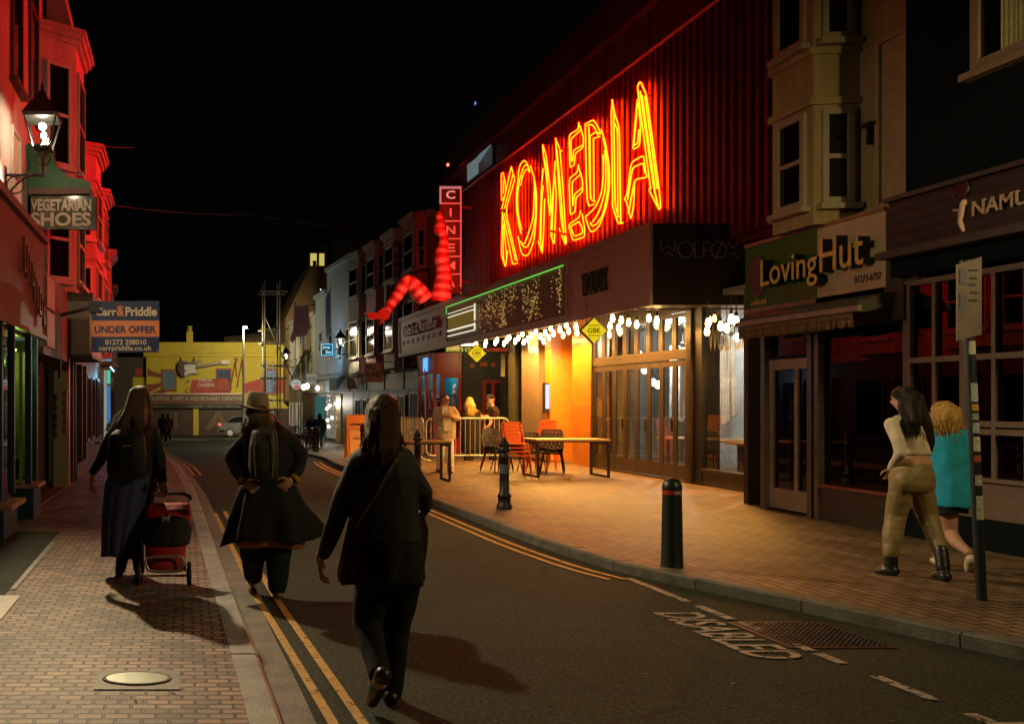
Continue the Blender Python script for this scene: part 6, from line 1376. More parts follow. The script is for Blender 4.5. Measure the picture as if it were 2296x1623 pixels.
# orange pavement board
t = thing('pavement_board', 'orange folding pavement board with cream panel on the pavement', 'pavement sign', P(798, 1005, 23.5))
dA = 23.5; a, b = P(780, 1028, dA), P(824, 930, dA)
M_ob = pm('orange_board', (.75, .30, .05), .5, 0, .08, 4, .03)
mb = MB(); mb.hexa([(a.x, dA, .1), (b.x, dA, .1), (b.x, dA + .03, .1), (a.x, dA + .03, .1), (a.x, dA + .22, b.z), (b.x, dA + .22, b.z), (b.x, dA + .25, b.z), (a.x, dA + .25, b.z)]); mb.hexa([(a.x, dA + .55, .1), (b.x, dA + .55, .1), (b.x, dA + .58, .1), (a.x, dA + .58, .1), (a.x, dA + .251, b.z), (b.x, dA + .251, b.z), (b.x, dA + .28, b.z), (a.x, dA + .28, b.z)]); mb.build('board', M_ob, t)
up = V((0, .22, b.z - .1)).normalized()
def bp(u, v, n=.004): return V((a.x, dA, .1)) + V((u, 0, 0)) + up * v + V((0, -n, 0))
mb = MB(); mb.prism([bp(.06, .12), bp(.48, .12), bp(.48, .80), bp(.06, .80)], (0, -.004, 0)); mb.build('panel', pm('peach_panel', (.72, .42, .2), .5, 0, .05, 4, 0), t)
mb = MB(); mb.prism([bp(.05, .80), bp(.49, .80), bp(.49, .815), bp(.05, .815)], (0, -.006, 0)); mb.prism([bp(.05, .1), bp(.06, .1), bp(.06, .8), bp(.05, .8)], (0, -.006, 0)); mb.build('rule', M_dk, t)
lettering('GOURMET', bp(.09, .90), (1, 0, 0), up, .30, .06, M_lside, t, bold=.02); lettering('A SIDE OF', bp(.14, .52), (1, 0, 0), up, .28, .07, M_lside, t, bold=.02)

# bicycles
def bicycle(label, loc, rz, col):
    t = thing('bicycle', label, 'bicycle', (0, 0, 0), 'bicycles parked by the kerb')
    def ring(r0, x, z, rt): return [(x + r0 * cos(2 * pi * k / 28), 0, z + r0 * sin(2 * pi * k / 28)) for k in range(28)]
    m = pm('bike_frame_%s' % label[:9], col, .35, .2, .1, 5, .02)
    for x in (-.52, .52):
        mb = MB(); mb.tube(ring(.325, x, .34, 0), .018, 6, closed=True); w = mb.build('wheel', pm('tyre', (.02, .02, .02), .7), t)
        mb = MB(); mb.tube(ring(.30, x, .34, 0), .009, 6, closed=True); mb.build('rim', M_steel, w); mb = MB()
        for k in range(14): q = 2 * pi * k / 14; mb.tube([(x, 0, .34), (x + .3 * cos(q), 0, .34 + .3 * sin(q))], .0025, 4)
        mb.build('spokes', M_steel, w); mb = MB()
        mb.tube([(x + .36 * cos(q), 0, .34 + .36 * sin(q)) for q in [.3 + i * .2 for i in range(9)]], .02, 6); mb.build('mudguard', M_black, t)
    mb = MB(); bb, st, hd = (-.05, 0, .29), (-.17, 0, .82), (.36, 0, .84)
    for p, q in ((bb, st), (st, hd), (bb, (.38, 0, .74)), (st, (-.52, 0, .34)), (bb, (-.52, 0, .34)), (hd, (.40, 0, .62)), ((.40, 0, .62), (.52, 0, .34))): mb.tube([p, q], .016, 7)
    mb.build('frame', m, t); mb = MB(); mb.tube([(-.17, 0, .82), (-.19, 0, .93)], .013, 6); mb.ell((-.2, 0, .955), (.13, .07, .03)); mb.build('saddle', M_black, t)
    mb = MB(); mb.tube([(.36, 0, .84), (.34, 0, .98)], .014, 6); mb.tube([(.28, -.28, 1.0), (.36, -.12, 1.01), (.36, .12, 1.01), (.28, .28, 1.0)], .012, 6); mb.build('handlebar', M_black, t)
    mb = MB(); mb.tube([(-.05 + .09 * cos(k * .45), -.05, .29 + .09 * sin(k * .45)) for k in range(14)], .008, 5, closed=True); mb.tube([(-.05, -.09, .29), (.08, -.1, .18), (.08, -.2, .18)], .01, 5); mb.build('crank', M_steel, t)
    t.location = loc; t.rotation_euler = (.1, 0, rz)
    return t
for k, (x, d, rz, c, lb) in enumerate(((5.42, 38.2, 1.2, (.02, .02, .025), 'frontmost dark bicycle beside the far bollard'), (5.30, 39.0, 1.0, (.16, .16, .17), 'silver grey bicycle behind the frontmost one'), (5.1, 39.9, 1.3, (.10, .02, .015), 'dark red bicycle in the middle of the parked row'), (4.9, 41, 1.1, (.03, .04, .03), 'green black bicycle at the hat side of the row'), (5.9, 40.2, .9, (.25, .25, .25), 'pale bicycle nearest the shops in the parked row'))):
    bicycle(lb, (x, d, zg(d) + .1), rz, c)
# silver car crossing at the junction
t = thing('parked_car', 'silver car seen side on at the junction with one red tail light', 'car', P(545, 978, 68))
dC = 64.0; kx = 4.2; xa = P(489, 0, dC).x; zc = zg(dC)
prof = [(0, .35), (.02, .62), (.12, .86), (.42, .93), (.95, 1.33), (1.35, 1.45), (2.2, 1.44), (2.75, 1.2), (3.1, .97), (3.9, .85), (4.15, .68), (4.2, .38), (3.95, .24), (.25, .24)]
rings = []
for yo, sc2, zt in ((-.80, .97, .96), (-.72, 1, 1), (.72, 1, 1), (.80, .97, .96)):
    rings.append([V((xa + 2.1 + (x - 2.1) * sc2, dC + .8 + yo, zc + .1 + z * zt)) for x, z in prof])
mb = MB(); mb.rings(rings, True, False); o = mb.build('body', pm('silver_car', (.20, .20, .21), .22, .5, .05, 4, 0, coat=.6), t); bv = o.modifiers.new('b', 'BEVEL'); bv.width = .05; bv.segments = 3; bv.limit_method = 'ANGLE'
mb = MB(); mb.prism([(xa + x, dC - .012, zc + .1 + z) for x, z in ((.62, .95), (1.02, 1.28), (1.4, 1.38), (1.75, 1.38), (1.75, .95))], (0, .006, 0)); mb.prism([(xa + x, dC - .012, zc + .1 + z) for x, z in ((1.82, .95), (1.82, 1.38), (2.2, 1.37), (2.68, 1.15), (2.9, .95))], (0, .006, 0)); mb.build('side_window', M_pane, t)
mb = MB(); mb.box(xa + .01, xa + .22, dC - .03, dC + .02, zc + .82, zc + 1.0); mb.build('tail_light', em('tail_red', (1.0, .16, .12), 1.1), t)
for x in (.85, 3.35):
    mb = MB(); mb.prism([(xa + x + .31 * cos(q * pi / 12), dC - .02, zc + .33 + .31 * sin(q * pi / 12)) for q in range(24)], (0, .22, 0)); w = mb.build('wheel', pm('tyre', (.02, .02, .02)), t); mb = MB(); mb.prism([(xa + x + .2 * cos(q * pi / 12), dC - .03, zc + .33 + .2 * sin(q * pi / 12)) for q in range(24)], (0, .01, 0)); mb.build('rim', M_steel, w)
mb = MB(); mb.box(xa - .05, xa + .5, dC + .0, dC + 1.5, zc + .38, zc + .52); mb.build('bumper', MATS['silver_car'], t)

# ------------------------------------------------------------------ people
M_skin = pm('skin', (.48, .26, .17), .55, 0, .08, 12, .03)
def cloth(name, col, rough=.85, var=.18, sheen=.0, bump=.25): return pm(name, col, rough, 0, var, 9, bump, 130, .25, sheen=sheen)
def hand(mb, ex, wrist, dirv, side, size=1.0, curl=.5, palm=None):
    """palm and five bent fingers; side = direction of the thumb edge"""
    d = V(dirv).normalized(); s = V(side); s = (s - d * s.dot(d)).normalized(); n = d.cross(s).normalized()
    if palm is not None and n.dot(V(palm)) < 0: n = -n
    w = V(wrist); k = size
    R = Matrix((s, d, n)).transposed()
    mb.ell(w + d * .045 * k, (.040 * k, .055 * k, .016 * k), R, 12, 8)
    for i, (off, L) in enumerate(((.030, .070), (.010, .080), (-.011, .075), (-.030, .058))):
        a = w + d * .088 * k + s * off * k; b = a + (d * cos(curl * .5) + n * sin(curl * .5)) * L * .45 * k + s * off * .1 * k
        c = b + (d * cos(curl * 1.3) + n * sin(curl * 1.3)) * L * .32 * k; e = c + (d * cos(curl * 2) + n * sin(curl * 2)) * L * .25 * k
        ex.tube([a - d * .015 * k, a, b, c, e], [.0095 * k, .009 * k, .0085 * k, .008 * k, .006 * k], 8)
    a = w + d * .025 * k + s * .030 * k; b = a + (d * .55 + s * .75).normalized() * .035 * k + n * .008 * k; c = b + (d * .85 + s * .35 + n * .35 * curl).normalized() * .030 * k; e = c + (d * .95 + s * .05 + n * .4 * curl).normalized() * .022 * k
    ex.tube([a - s * .01 * k, a, b, c, e], [.011 * k, .0115 * k, .010 * k, .009 * k, .006 * k], 8)
def head(mb, c, fw, h=.225, up=(0, 0, 1), lean=0):
    """skull, jaw, nose, brow, ears; c is the middle of the head, fw where the face looks"""
    fw = V(fw).normalized(); up = V(up).normalized(); r = fw.cross(up).normalized(); k = h / .225; c = V(c)
    R = Matrix((r, fw, up)).transposed()
    mb.ell(c + up * .030 * k - fw * .012 * k, (.074 * k, .092 * k, .082 * k), R); mb.ell(c - up * .028 * k + fw * .022 * k, (.062 * k, .066 * k, .080 * k), R); mb.ell(c - up * .075 * k + fw * .045 * k, (.034 * k, .036 * k, .030 * k), R)
    mb.cap(c + fw * .088 * k + up * .008 * k, c + fw * .104 * k - up * .022 * k, .010 * k, .014 * k, 8)
    mb.ell(c + fw * .078 * k + up * .022 * k, (.050 * k, .016 * k, .012 * k), R)
    mb.ell(c + fw * .082 * k - up * .052 * k, (.024 * k, .013 * k, .010 * k), R)
    for s in (-1, 1): mb.ell(c + r * s * .074 * k - fw * .008 * k, (.012 * k, .022 * k, .032 * k), R, 10, 8)
    return c, fw, r, up, k
def face_marks(root, c, fw, r, up, k, glasses=False, beard=False):
    mb = MB()
    for s in (-1, 1): mb.ell(c + r * s * .030 * k + fw * .086 * k + up * .006 * k, (.010 * k, .007 * k, .007 * k), None, 8, 6)
    mb.build('eyes', pm('eye_dark', (.03, .02, .015), .2), root)
    mb = MB(); mb.cap(c + fw * .090 * k - up * .050 * k - r * .018 * k, c + fw * .090 * k - up * .050 * k + r * .018 * k, .0045 * k, .0045 * k, 6); mb.build('mouth', pm('lip', (.25, .08, .06), .5), root)
    mb = MB()
    for s in (-1, 1): mb.cap(c + r * s * .014 * k + fw * .094 * k + up * .024 * k, c + r * s * .048 * k + fw * .080 * k + up * .026 * k, .005 * k, .004 * k, 6)
    mb.build('eyebrows', pm('brow', (.05, .03, .02), .8), root)
    if glasses:
        mb = MB()
        for s in (-1, 1):
            q = c + r * s * .032 * k + fw * .106 * k + up * .004 * k; mb.tube([q + r * .027 * k * cos(a * pi / 6) + up * .020 * k * sin(a * pi / 6) for a in range(12)], .0035 * k, 5, closed=True)
            mb.tube([c + r * s * .060 * k + fw * .104 * k + up * .008 * k, c + r * s * .080 * k + up * .008 * k], .003 * k, 5)
        mb.tube([c - r * .006 * k + fw * .108 * k + up * .006 * k, c + r * .006 * k + fw * .108 * k + up * .006 * k], .003 * k, 5); mb.build('glasses', M_black, root)
def torso(mb, prof, fw):
    """prof: (centre, half width, half depth) from top to bottom; fw the front"""
    fw = V((fw[0], fw[1], 0)).normalized(); r = V((fw.y, -fw.x, 0)); rs = []
    for c, w, d in prof:
        c = V(c); rs.append([c + r * w * (abs(cos(a)) ** .8) * (1 if cos(a) > 0 else -1) + fw * d * (abs(sin(a)) ** .85) * (1 if sin(a) > 0 else -1) for a in [2 * pi * k / 24 for k in range(24)]])
    return mb.rings(rs)
def shoe(mb, heel, toe, w=.042, h=.06):
    heel, toe = V(heel), V(toe); t = (toe - heel); mb.cap(heel + V((0, 0, h * .55)), heel + t * .55 + V((0, 0, h * .5)), h * .62, h * .6); mb.cap(heel + t * .4 + V((0, 0, h * .42)), toe + V((0, 0, h * .32)), h * .58, h * .40)
def strands(mb, rng, roots, n, seedv, L0=.3, spread=.04, r=.006, drop=(0, 0, -1)):
    pass
def skirt(name, rings, mat, parent, folds=9, amp=.02, fw=(0, 1), seed=0, thick=.006, cap=False):
    """open hanging cloth: rings of (centre, half width, half depth), folds grow downwards"""
    fw = V((fw[0], fw[1], 0)).normalized(); r = V((fw.y, -fw.x, 0)); n = 72; rows = []; R = []
    for (c0, w0, d0), (c1, w1, d1) in zip(rings, rings[1:]):
        for k in range(5): u = k / 5; R.append((V(c0).lerp(V(c1), u), w0 + (w1 - w0) * u, d0 + (d1 - d0) * u))
    R.append((V(rings[-1][0]), rings[-1][1], rings[-1][2]))
    for i, (c, w, d) in enumerate(R):
        g = i / (len(R) - 1); row = []
        for k in range(n):
            a = 2 * pi * k / n; f = 1 + amp / max(w, .05) * g * (sin(folds * a + seed) + .5 * sin(folds * 1.7 * a + seed * 2 + g * 2))
            row.append(c + r * w * cos(a) * f + fw * d * sin(a) * f + V((0, 0, g * .012 * sin(3 * a + seed))))
        rows.append(row)
    mb = MB(); mb.rings(rows, cap, True); o = mb.build(name, mat, parent); m = o.modifiers.new('s', 'SOLIDIFY'); m.thickness = thick; return o
def hair_locks(mb, rng, c, fw, up, rad, ends, n, r=.008, wob=.02):
    """tapered locks from the crown draping to points near each end"""
    fw = V(fw).normalized(); up = V(up).normalized(); rt = fw.cross(up).normalized()
    for k in range(n):
        a = rng.uniform(0, 1); i = a * (len(ends) - 1); j = min(int(i), len(ends) - 2); e = V(ends[j]).lerp(V(ends[j + 1]), i - j) + V((rng.gauss(0, wob), rng.gauss(0, wob * 1.5), rng.gauss(0, wob * 1.4)))
        th = rng.uniform(-1, 1); s = c + up * rad * rng.uniform(.55, .95) + rt * rad * th * .75 - fw * rad * rng.uniform(.0, .6)
        o = (s - c).normalized(); m1 = c + (o * .25 + (e - c).normalized() * .75).normalized() * rad * 1.08; m2 = m1.lerp(e, .5) + V((rng.gauss(0, wob * .7), rng.gauss(0, wob * .7), 0))
        P4 = [s, s.lerp(m1, .5) + o * rad * .22, m1, m2, e]; mb.tube(P4, [r * .7, r, r, r * .8, r * .15], 5)

# --- 1 woman with the trolley, left pavement
d1 = 7.8
def A(x, y, dd=0): return P(x, y, d1 + dd)
w1 = thing('person', 'person with long loose hair, black jacket and long navy skirt pulling a red trolley', 'person', (A(300, 1290).x, d1, .1))
fw = (.1, 1)
mb, ex = MB(), MB(); hc, hf, hr, hu, hk = head(mb, A(318, 897), (.62, .75, -.1), .225)
face_marks(w1, hc, hf, hr, hu, hk)
mb.cap(A(314, 915), A(302, 950), .055, .06); torso(mb, [(A(300, 945), .12, .08), (A(298, 1000), .18, .12), (A(297, 1060), .17, .12), (A(295, 1100), .19, .13)], fw)
mb.limb([A(208, 1058, -.02), A(206, 1068, -.02)], [.026, .025]); mb.limb([A(366, 1078, -.12), A(366, 1088, -.13)], [.027, .026])
for kx, ax in ((288, 269), (306, 311)): mb.limb([A(kx, 1110), A((kx + ax) / 2 + 2, 1200, .02), A(ax, 1280 + (12 if ax > 300 else 0), -.02 if ax < 300 else -.3)], [.08, .055, .035])
hand(mb, ex, A(206, 1066, -.02), (0, .1, -1), (.3, 1, 0), 1.05, .5, (1, 0, 0)); hand(mb, ex, A(366, 1082, -.13), (.05, -.25, -1), (-1, .3, 0), 1.05, 1.1, (0, -1, .1))
remesh(mb, 'body', M_skin, w1, .012, extra=ex)
mb = MB(); torso(mb, [(A(304, 938), .07, .07), (A(300, 948), .15, .10), (A(299, 964), .185, .125), (A(297, 1000), .20, .14), (A(297, 1040), .195, .14), (A(297, 1075), .212, .15), (A(297, 1100), .222, .155)], fw)
mb.limb([A(263, 966), A(233, 1014, -.02), A(210, 1056, -.02)], [.078, .058, .042]); mb.limb([A(336, 964), A(357, 1022, -.04), A(364, 1077, -.11)], [.078, .060, .044]); remesh(mb, 'jacket', cloth('black_jacket', (.016, .016, .019)), w1, .013, wr=.010, seed=1)
skirt('skirt', [(A(297, 1052), .205, .15), (A(293, 1080), .235, .17), (A(283, 1150), .215, .18), (A(277, 1200), .19, .18), (A(274, 1243), .175, .19)], cloth('navy_skirt', (.055, .065, .17)), w1, 14, .013, fw, 1)
mb = MB(); mb.limb([A(286, 1180, .05), A(270, 1275, -.02)], [.075, .048]); mb.limb([A(303, 1190), A(312, 1278, -.26)], [.075, .048]); remesh(mb, 'leggings', cloth('black_leggings', (.012, .012, .014)), w1, .014, wr=.004)
for hx, tx in ((A(268, 1286, -.06), A(264, 1280, .14)), (A(314, 1300, -.33), A(306, 1304, -.10))):
    mb = MB(); shoe(mb, V((hx.x, hx.y, .10)), V((tx.x, tx.y, .10))); remesh(mb, 'shoe', pm('brown_shoe', (.10, .06, .03), .5), w1, .010)
mb = MB(); R = Matrix((hr, hf, hu)).transposed(); mb.ell(hc + hu * .046 - hf * .018, (.090, .098, .082), R); rr = random.Random(21)
mb.limb([hc - hf * .05 + hu * .03, A(298, 925, -.10), A(276, 958, -.15), A(262, 985, -.17)], [.09, .085, .075, .03]); mb.limb([hc + hf * .0 + hr * .075, A(334, 930, -.02), A(340, 958, -.06)], [.035, .035, .02])
mb.limb([hc - hf * .06, A(310, 945, -.15), A(302, 990, -.19)], [.09, .085, .03])
hl = MB(); hair_locks(hl, rr, hc, hf, hu, .10, [A(238, 962, -.14), A(252, 985, -.17), A(275, 1000, -.18), A(300, 1000, -.20), A(330, 985, -.18), A(346, 965, -.1)], 230, .0055, .026)
remesh(mb, 'hair', pm('dark_brown_hair', (.085, .048, .024), .42, 0, .4, 14, .5, 90, stretch=(6, 6, 1)), w1, .011, wr=.006, wf=(30, 30, 5), extra=hl)
t = thing('backpack', 'plain black backpack worn by the person with the trolley', 'backpack', A(275, 1060, -.25)); mb = MB()
torso(mb, [(A(285, 962, -.24), .10, .05), (A(285, 975, -.26), .15, .09), (A(284, 1020, -.27), .17, .11), (A(284, 1060, -.27), .165, .11), (A(284, 1072, -.25), .14, .08)], (0, 1)); remesh(mb, 'bag', cloth('black_nylon', (.008, .008, .008), .6), t, .014, wr=.006, seed=4)
mb = MB(); mb.tube([A(275, 1000, -.39), A(292, 999, -.39)], .004, 5); mb.build('zip', M_steel, t); mb = MB()
for x in (262, 318): mb.tube([A(x, 968, -.16), A(x, 950, -.08), A(x, 952, .06)], .016, 6)
mb.build('strap', cloth('black_nylon', (.018, .019, .019)), t)
# trolley
t = thing('shopping_trolley', 'red and black two wheeled shopping trolley leaning towards its owner', 'trolley', (-.17, 7.4, .1))
dT = 7.38; M_tred = cloth('trolley_red', (.42, .022, .025), .6); M_tblk = cloth('trolley_black', (.014, .014, .017), .6); M_tframe2 = pm('trolley_frame', (.5, .46, .42), .35, .5, .05, 5, 0)
def T(x, y, dd=0): return P(x, y, dT + dd)
def tpan(mb, pts, dd, th): return mb.prism([T(x, y, dd + (1290 - y) * .0016) for x, y in pts], (0, th, 0))
mb = MB(); torso(mb, [(T(378, 1128, .30), .185, .06), (T(378, 1140, .28), .195, .11), (T(376, 1180, .24), .20, .13), (T(373, 1215, .18), .185, .13), (T(370, 1240, .13), .17, .13), (T(370, 1272, .08), .165, .12), (T(370, 1280, .07), .14, .08)], (0, 1)); remesh(mb, 'bag', M_tred, t, .013, wr=.005, seed=8)
mb = MB(); torso(mb, [(T(377, 1152, .25), .10, .105), (T(377, 1160, .245), .185, .135), (T(376, 1180, .235), .215, .145), (T(373, 1215, .175), .205, .145), (T(371, 1222, .165), .185, .14)], (0, 1)); remesh(mb, 'front_pocket', M_tblk, t, .013, wr=.004, seed=9)
mb = MB(); mb.tube([T(326, 1262, -.06), T(328, 1250, -.05), T(345, 1248, -.05), T(396, 1247, -.05), T(410, 1250, -.05), T(413, 1262, -.06), T(405, 1278, -.06), T(385, 1281, -.06), T(350, 1281, -.06), T(333, 1278, -.06)], .012, 8, closed=True)
for x in (330, 412): mb.tube([T(x + 2, 1280, .04), T(x + 8 if x < 400 else x + 10, 1125, .40), T(x + 20 if x < 400 else x + 16, 1110, .42)], .010, 7)
mb.tube([T(318, 1290, .02), T(420, 1290, .02)], .010, 8); mb.build('frame', M_tframe2, t)
mb = MB(); mb.tube([T(352, 1112, .42), T(362, 1106, .43), T(410, 1106, .43), T(424, 1112, .42), T(428, 1120, .41)], .017, 8); mb.build('handle', M_black, t)
for x in (310, 424):
    c = T(x, 1293, .02); c.z = .1 + .098; mb = MB()
    mb.rings([[V((c.x + dx, c.y + r * cos(q * pi / 14), c.z + r * sin(q * pi / 14))) for q in range(28)] for dx, r in ((-.018, .080), (-.016, .096), (.016, .096), (.018, .080))]); w = mb.build('wheel', pm('rubber', (.015, .015, .015), .6), t)
    mb = MB(); mb.rings([[V((c.x + dx, c.y + .04 * cos(q * pi / 10), c.z + .04 * sin(q * pi / 10))) for q in range(20)] for dx in (-.022, .022)]); mb.build('hub', M_tframe2, w)
mb = MB(); e = T(371, 1161, .10); mb.limb([e + V((-.025, 0, .0)), e + V((.02, 0, .0))], [.012, .014], 6)
for dx in (-.024, -.012, .012, .024): mb.cap(e + V((dx, 0, 0)), e + V((dx, 0, -.03)), .004, .003, 5)
mb.cap(e + V((.025, 0, .005)), e + V((.035, 0, .025)), .008, .008, 6); mb.build('emblem', pm('pale_emblem2', (.4, .4, .4), .5), t)

# --- 2 person in the felt hat
d2 = 7.46
def B(x, y, dd=0): return P(x, y, d2 + dd)
w2 = thing('person', 'person in a pale felt hat and flared dark coat, hands on hips', 'person', (B(595, 1335).x, d2, 0))
mb, ex = MB(), MB(); hc, hf, hr, hu, hk = head(mb, B(578, 926), (.05, 1, 0), .225)
mb.cap(B(580, 940), B(590, 965), .055, .06); torso(mb, [(B(592, 962), .12, .08), (B(594, 1010), .19, .13), (B(598, 1070), .17, .13), (B(600, 1120), .20, .15)], (0, 1))
mb.limb([B(545, 1072, -.10), B(552, 1082, -.14)], [.028, .026]); mb.limb([B(658, 1066, -.10), B(650, 1078, -.14)], [.028, .026])
mb.limb([B(575, 1120), B(567, 1220, -.02), B(565, 1305, .06)], [.09, .065, .038]); mb.limb([B(622, 1120), B(624, 1220), B(622, 1318, -.10)], [.09, .065, .038])
hand(mb, ex, B(549, 1078, -.15), (.85, -.05, -.75), (.4, 0, 1), 1.1, .15, (0, 1, 0)); hand(mb, ex, B(653, 1074, -.15), (-.75, -.05, -.75), (-.4, 0, 1), 1.1, .15, (0, 1, 0)); remesh(mb, 'body', M_skin, w2, .012, extra=ex)
M_coat = cloth('dark_coat', (.017, .017, .022)); mb = MB()
torso(mb, [(B(585, 950), .07, .08), (B(590, 962), .14, .11), (B(593, 978), .185, .13), (B(596, 1020), .215, .15), (B(600, 1070), .205, .155), (B(602, 1100), .235, .17)], (0, 1))
mb.limb([B(559, 984), B(520, 1024, .02), B(531, 1055, -.05), B(547, 1074, -.11)], [.085, .070, .058, .048]); mb.limb([B(630, 978), B(674, 1016, .02), B(668, 1048, -.05), B(657, 1070, -.11)], [.085, .070, .058, .048]); remesh(mb, 'coat', M_coat, w2, .013, wr=.011, seed=2)
o = skirt('coat_skirt', [(B(601, 1085), .235, .17), (B(602, 1120), .28, .20), (B(606, 1160), .33, .23), (B(606, 1205), .365, .26)], M_coat, w2, 6, .05, (0, 1), 2.2)
# handkerchief hem: pull corners out and down
for v in o.data.vertices:
    g = max(0, (B(0, 1085).z - v.co.z) / (B(0, 1085).z - B(0, 1205).z)); u = (v.co.x - B(606, 0).x) / .36
    v.co.z -= g * g * (.10 * max(0, abs(u) - .55) * (1 if u < 0 else .3)); v.co.x += g * g * (.17 * max(0, u - .45)) ; v.co.z += g * g * .05 * max(0, .4 - abs(u))
    if u > .75: v.co.z += g * g * .12 * (u - .75)
for x, y in ((543, 1077), (660, 1073)):
    c = B(x, y, -.115); mb = MB(); dv = V((.5 if x < 600 else -.5, -.3, -.6)).normalized(); mb.tube([c - dv * .02, c + dv * .015], [.052, .05], 14); mb.build('cuff', cloth('mustard_cuff', (.50, .30, .03)), w2)
skirt('tunic', [(B(606, 1180), .28, .19), (B(606, 1222), .285, .20)], cloth('rust_tunic', (.36, .13, .03)), w2, 5, .01, (0, 1), .4)
mb = MB(); mb.limb([B(570, 1130), B(566, 1215, -.01), B(567, 1288, .05)], [.12, .115, .082]); mb.limb([B(626, 1130), B(627, 1215), B(622, 1312, -.10)], [.12, .115, .082]); torso(mb, [(B(600, 1110), .17, .14), (B(600, 1150), .21, .16), (B(600, 1180), .18, .14)], (0, 1)); remesh(mb, 'trousers', cloth('navy_trousers', (.012, .020, .030)), w2, .014, wr=.009, seed=5)
for hx, tx in ((B(568, 1318, .02), B(562, 1322, .24)), (B(624, 1330, -.14), B(615, 1335, .08))):
    mb = MB(); shoe(mb, V((hx.x, hx.y, 0.0)), V((tx.x, tx.y, 0.0))); remesh(mb, 'shoe', pm('tan_shoe', (.22, .14, .08), .5), w2, .010)
mb = MB(); mb.ell(hc + hu * .01 - hf * .02, (.095, .10, .11)); mb.limb([hc - hf * .04, B(584, 950, -.12), B(588, 985, -.16)], [.10, .12, .08]); mb.limb([B(560, 935, -.02), B(550, 965, -.05)], [.05, .04]); mb.limb([B(602, 938, -.02), B(630, 968, -.08)], [.05, .05]); rr = random.Random(5)
hl = MB(); hair_locks(hl, rr, hc, hf, hu, .10, [B(540, 970, -.08), B(556, 990, -.15), B(590, 1003, -.17), B(620, 990, -.15), B(648, 972, -.08)], 170, .0055, .022); remesh(mb, 'hair', pm('dark_brown_hair', (.085, .048, .024)), w2, .012, wr=.006, wf=(30, 30, 5), extra=hl)
M_hat = pm('felt_hat', (.33, .27, .20), .9, 0, .12, 8, .2, 120, .1); mb = MB(); c = B(578, 915); hx = V((1, 0, 0)); ang = -.10
def hp(r1, r2, z, n=36, droop=0): return [c + V((r1 * cos(2 * pi * k / n), r2 * sin(2 * pi * k / n), z + r1 * cos(2 * pi * k / n) * ang + droop * abs(cos(2 * pi * k / n)) ** 2)) for k in range(n)]
mb.rings([hp(.088, .105, -.005), hp(.098, .115, .012), hp(.093, .107, .08), hp(.085, .098, .125), hp(.066, .08, .138), hp(.035, .05, .125)]); crown = mb.build('hat_crown', M_hat, w2)
mb = MB(); mb.rings([hp(.088, .105, .002), hp(.130, .145, -.010, 36, .004), hp(.168, .18, -.012, 36, .030), hp(.168, .18, -.005, 36, .030), hp(.130, .145, -.003, 36, .004), hp(.086, .10, .012)], False); mb.build('hat_brim', M_hat, w2); mb = MB(); mb.rings([hp(.0935, .112, .008), hp(.0925, .110, .032)], False); mb.build('hat_band', cloth('hat_band', (.06, .045, .035)), w2)
t = thing('backpack', 'mottled brown camouflage backpack on the person in the hat', 'backpack', B(590, 1075, -.28)); mb = MB()
torso(mb, [(B(592, 958, -.22), .07, .04), (B(592, 968, -.25), .10, .09), (B(591, 1000, -.27), .115, .11), (B(591, 1050, -.27), .12, .12), (B(591, 1074, -.25), .105, .08)], (0, 1)); remesh(mb, 'bag', pm('camouflage', (.032, .024, .016), .75, 0, .85, 16, .2), t, .013, wr=.008, seed=3)
mb = MB(); mb.tube([B(572, 970, -.37), B(569, 1020, -.40), B(573, 1068, -.38)], .006, 5); mb.tube([B(611, 970, -.37), B(614, 1020, -.40), B(610, 1068, -.38)], .006, 5); mb.build('piping', pm('piping', (.16, .14, .10), .6), t)

# --- 3 nearest walker, back view
d3 = 4.75
def C(x, y, dd=0): return P(x, y, d3 + dd)
w3 = thing('person', 'nearest person walking away in a dark jacket and trousers, long auburn hair', 'person', (C(865, 1580).x, d3, 0))
mb, ex = MB(), MB(); hc, hf, hr, hu, hk = head(mb, C(857, 934), (.05, 1, 0), .225); mb.cap(C(857, 970), C(858, 1008), .055, .06)
torso(mb, [(C(858, 1005), .13, .08), (C(860, 1090), .17, .12), (C(862, 1180), .16, .12), (C(866, 1290), .17, .13)], (0, 1)); mb.limb([C(720, 1240, .10), C(717, 1254, .11)], [.028, .026])
mb.limb([C(850, 1290), C(825, 1400, .02), C(852, 1530, -.30)], [.09, .06, .037]); mb.limb([C(895, 1290), C(882, 1410, .10), C(878, 1550, .06)], [.09, .06, .037])
hand(mb, ex, C(717, 1250, .11), (.06, .2, -1), (.2, 1, .1), 1.0, .7, (1, 0, 0)); remesh(mb, 'body', M_skin, w3, .012, extra=ex)
M_jk = cloth('charcoal_jacket', (.020, .020, .021), .7); mb = MB()
torso(mb, [(C(856, 992), .07, .075), (C(856, 1003), .11, .10), (C(855, 1022), .155, .12), (C(858, 1060), .178, .135), (C(862, 1120), .178, .135), (C(864, 1180), .175, .14), (C(866, 1210), .185, .145)], (0, 1))
mb.limb([C(808, 1036, .0), C(764, 1134, .0), C(727, 1240, .09)], [.072, .056, .040]); mb.limb([C(899, 1032), C(945, 1106, -.02), C(950, 1128, .12), C(936, 1150, .22)], [.072, .060, .052, .042]); remesh(mb, 'jacket', M_jk, w3, .012, wr=.009, seed=6)
skirt('coat_skirt', [(C(866, 1195), .183, .145), (C(868, 1240), .19, .155), (C(868, 1300), .195, .16)], cloth('black_tunic', (.013, .013, .014)), w3, 7, .012, (0, 1), .7)
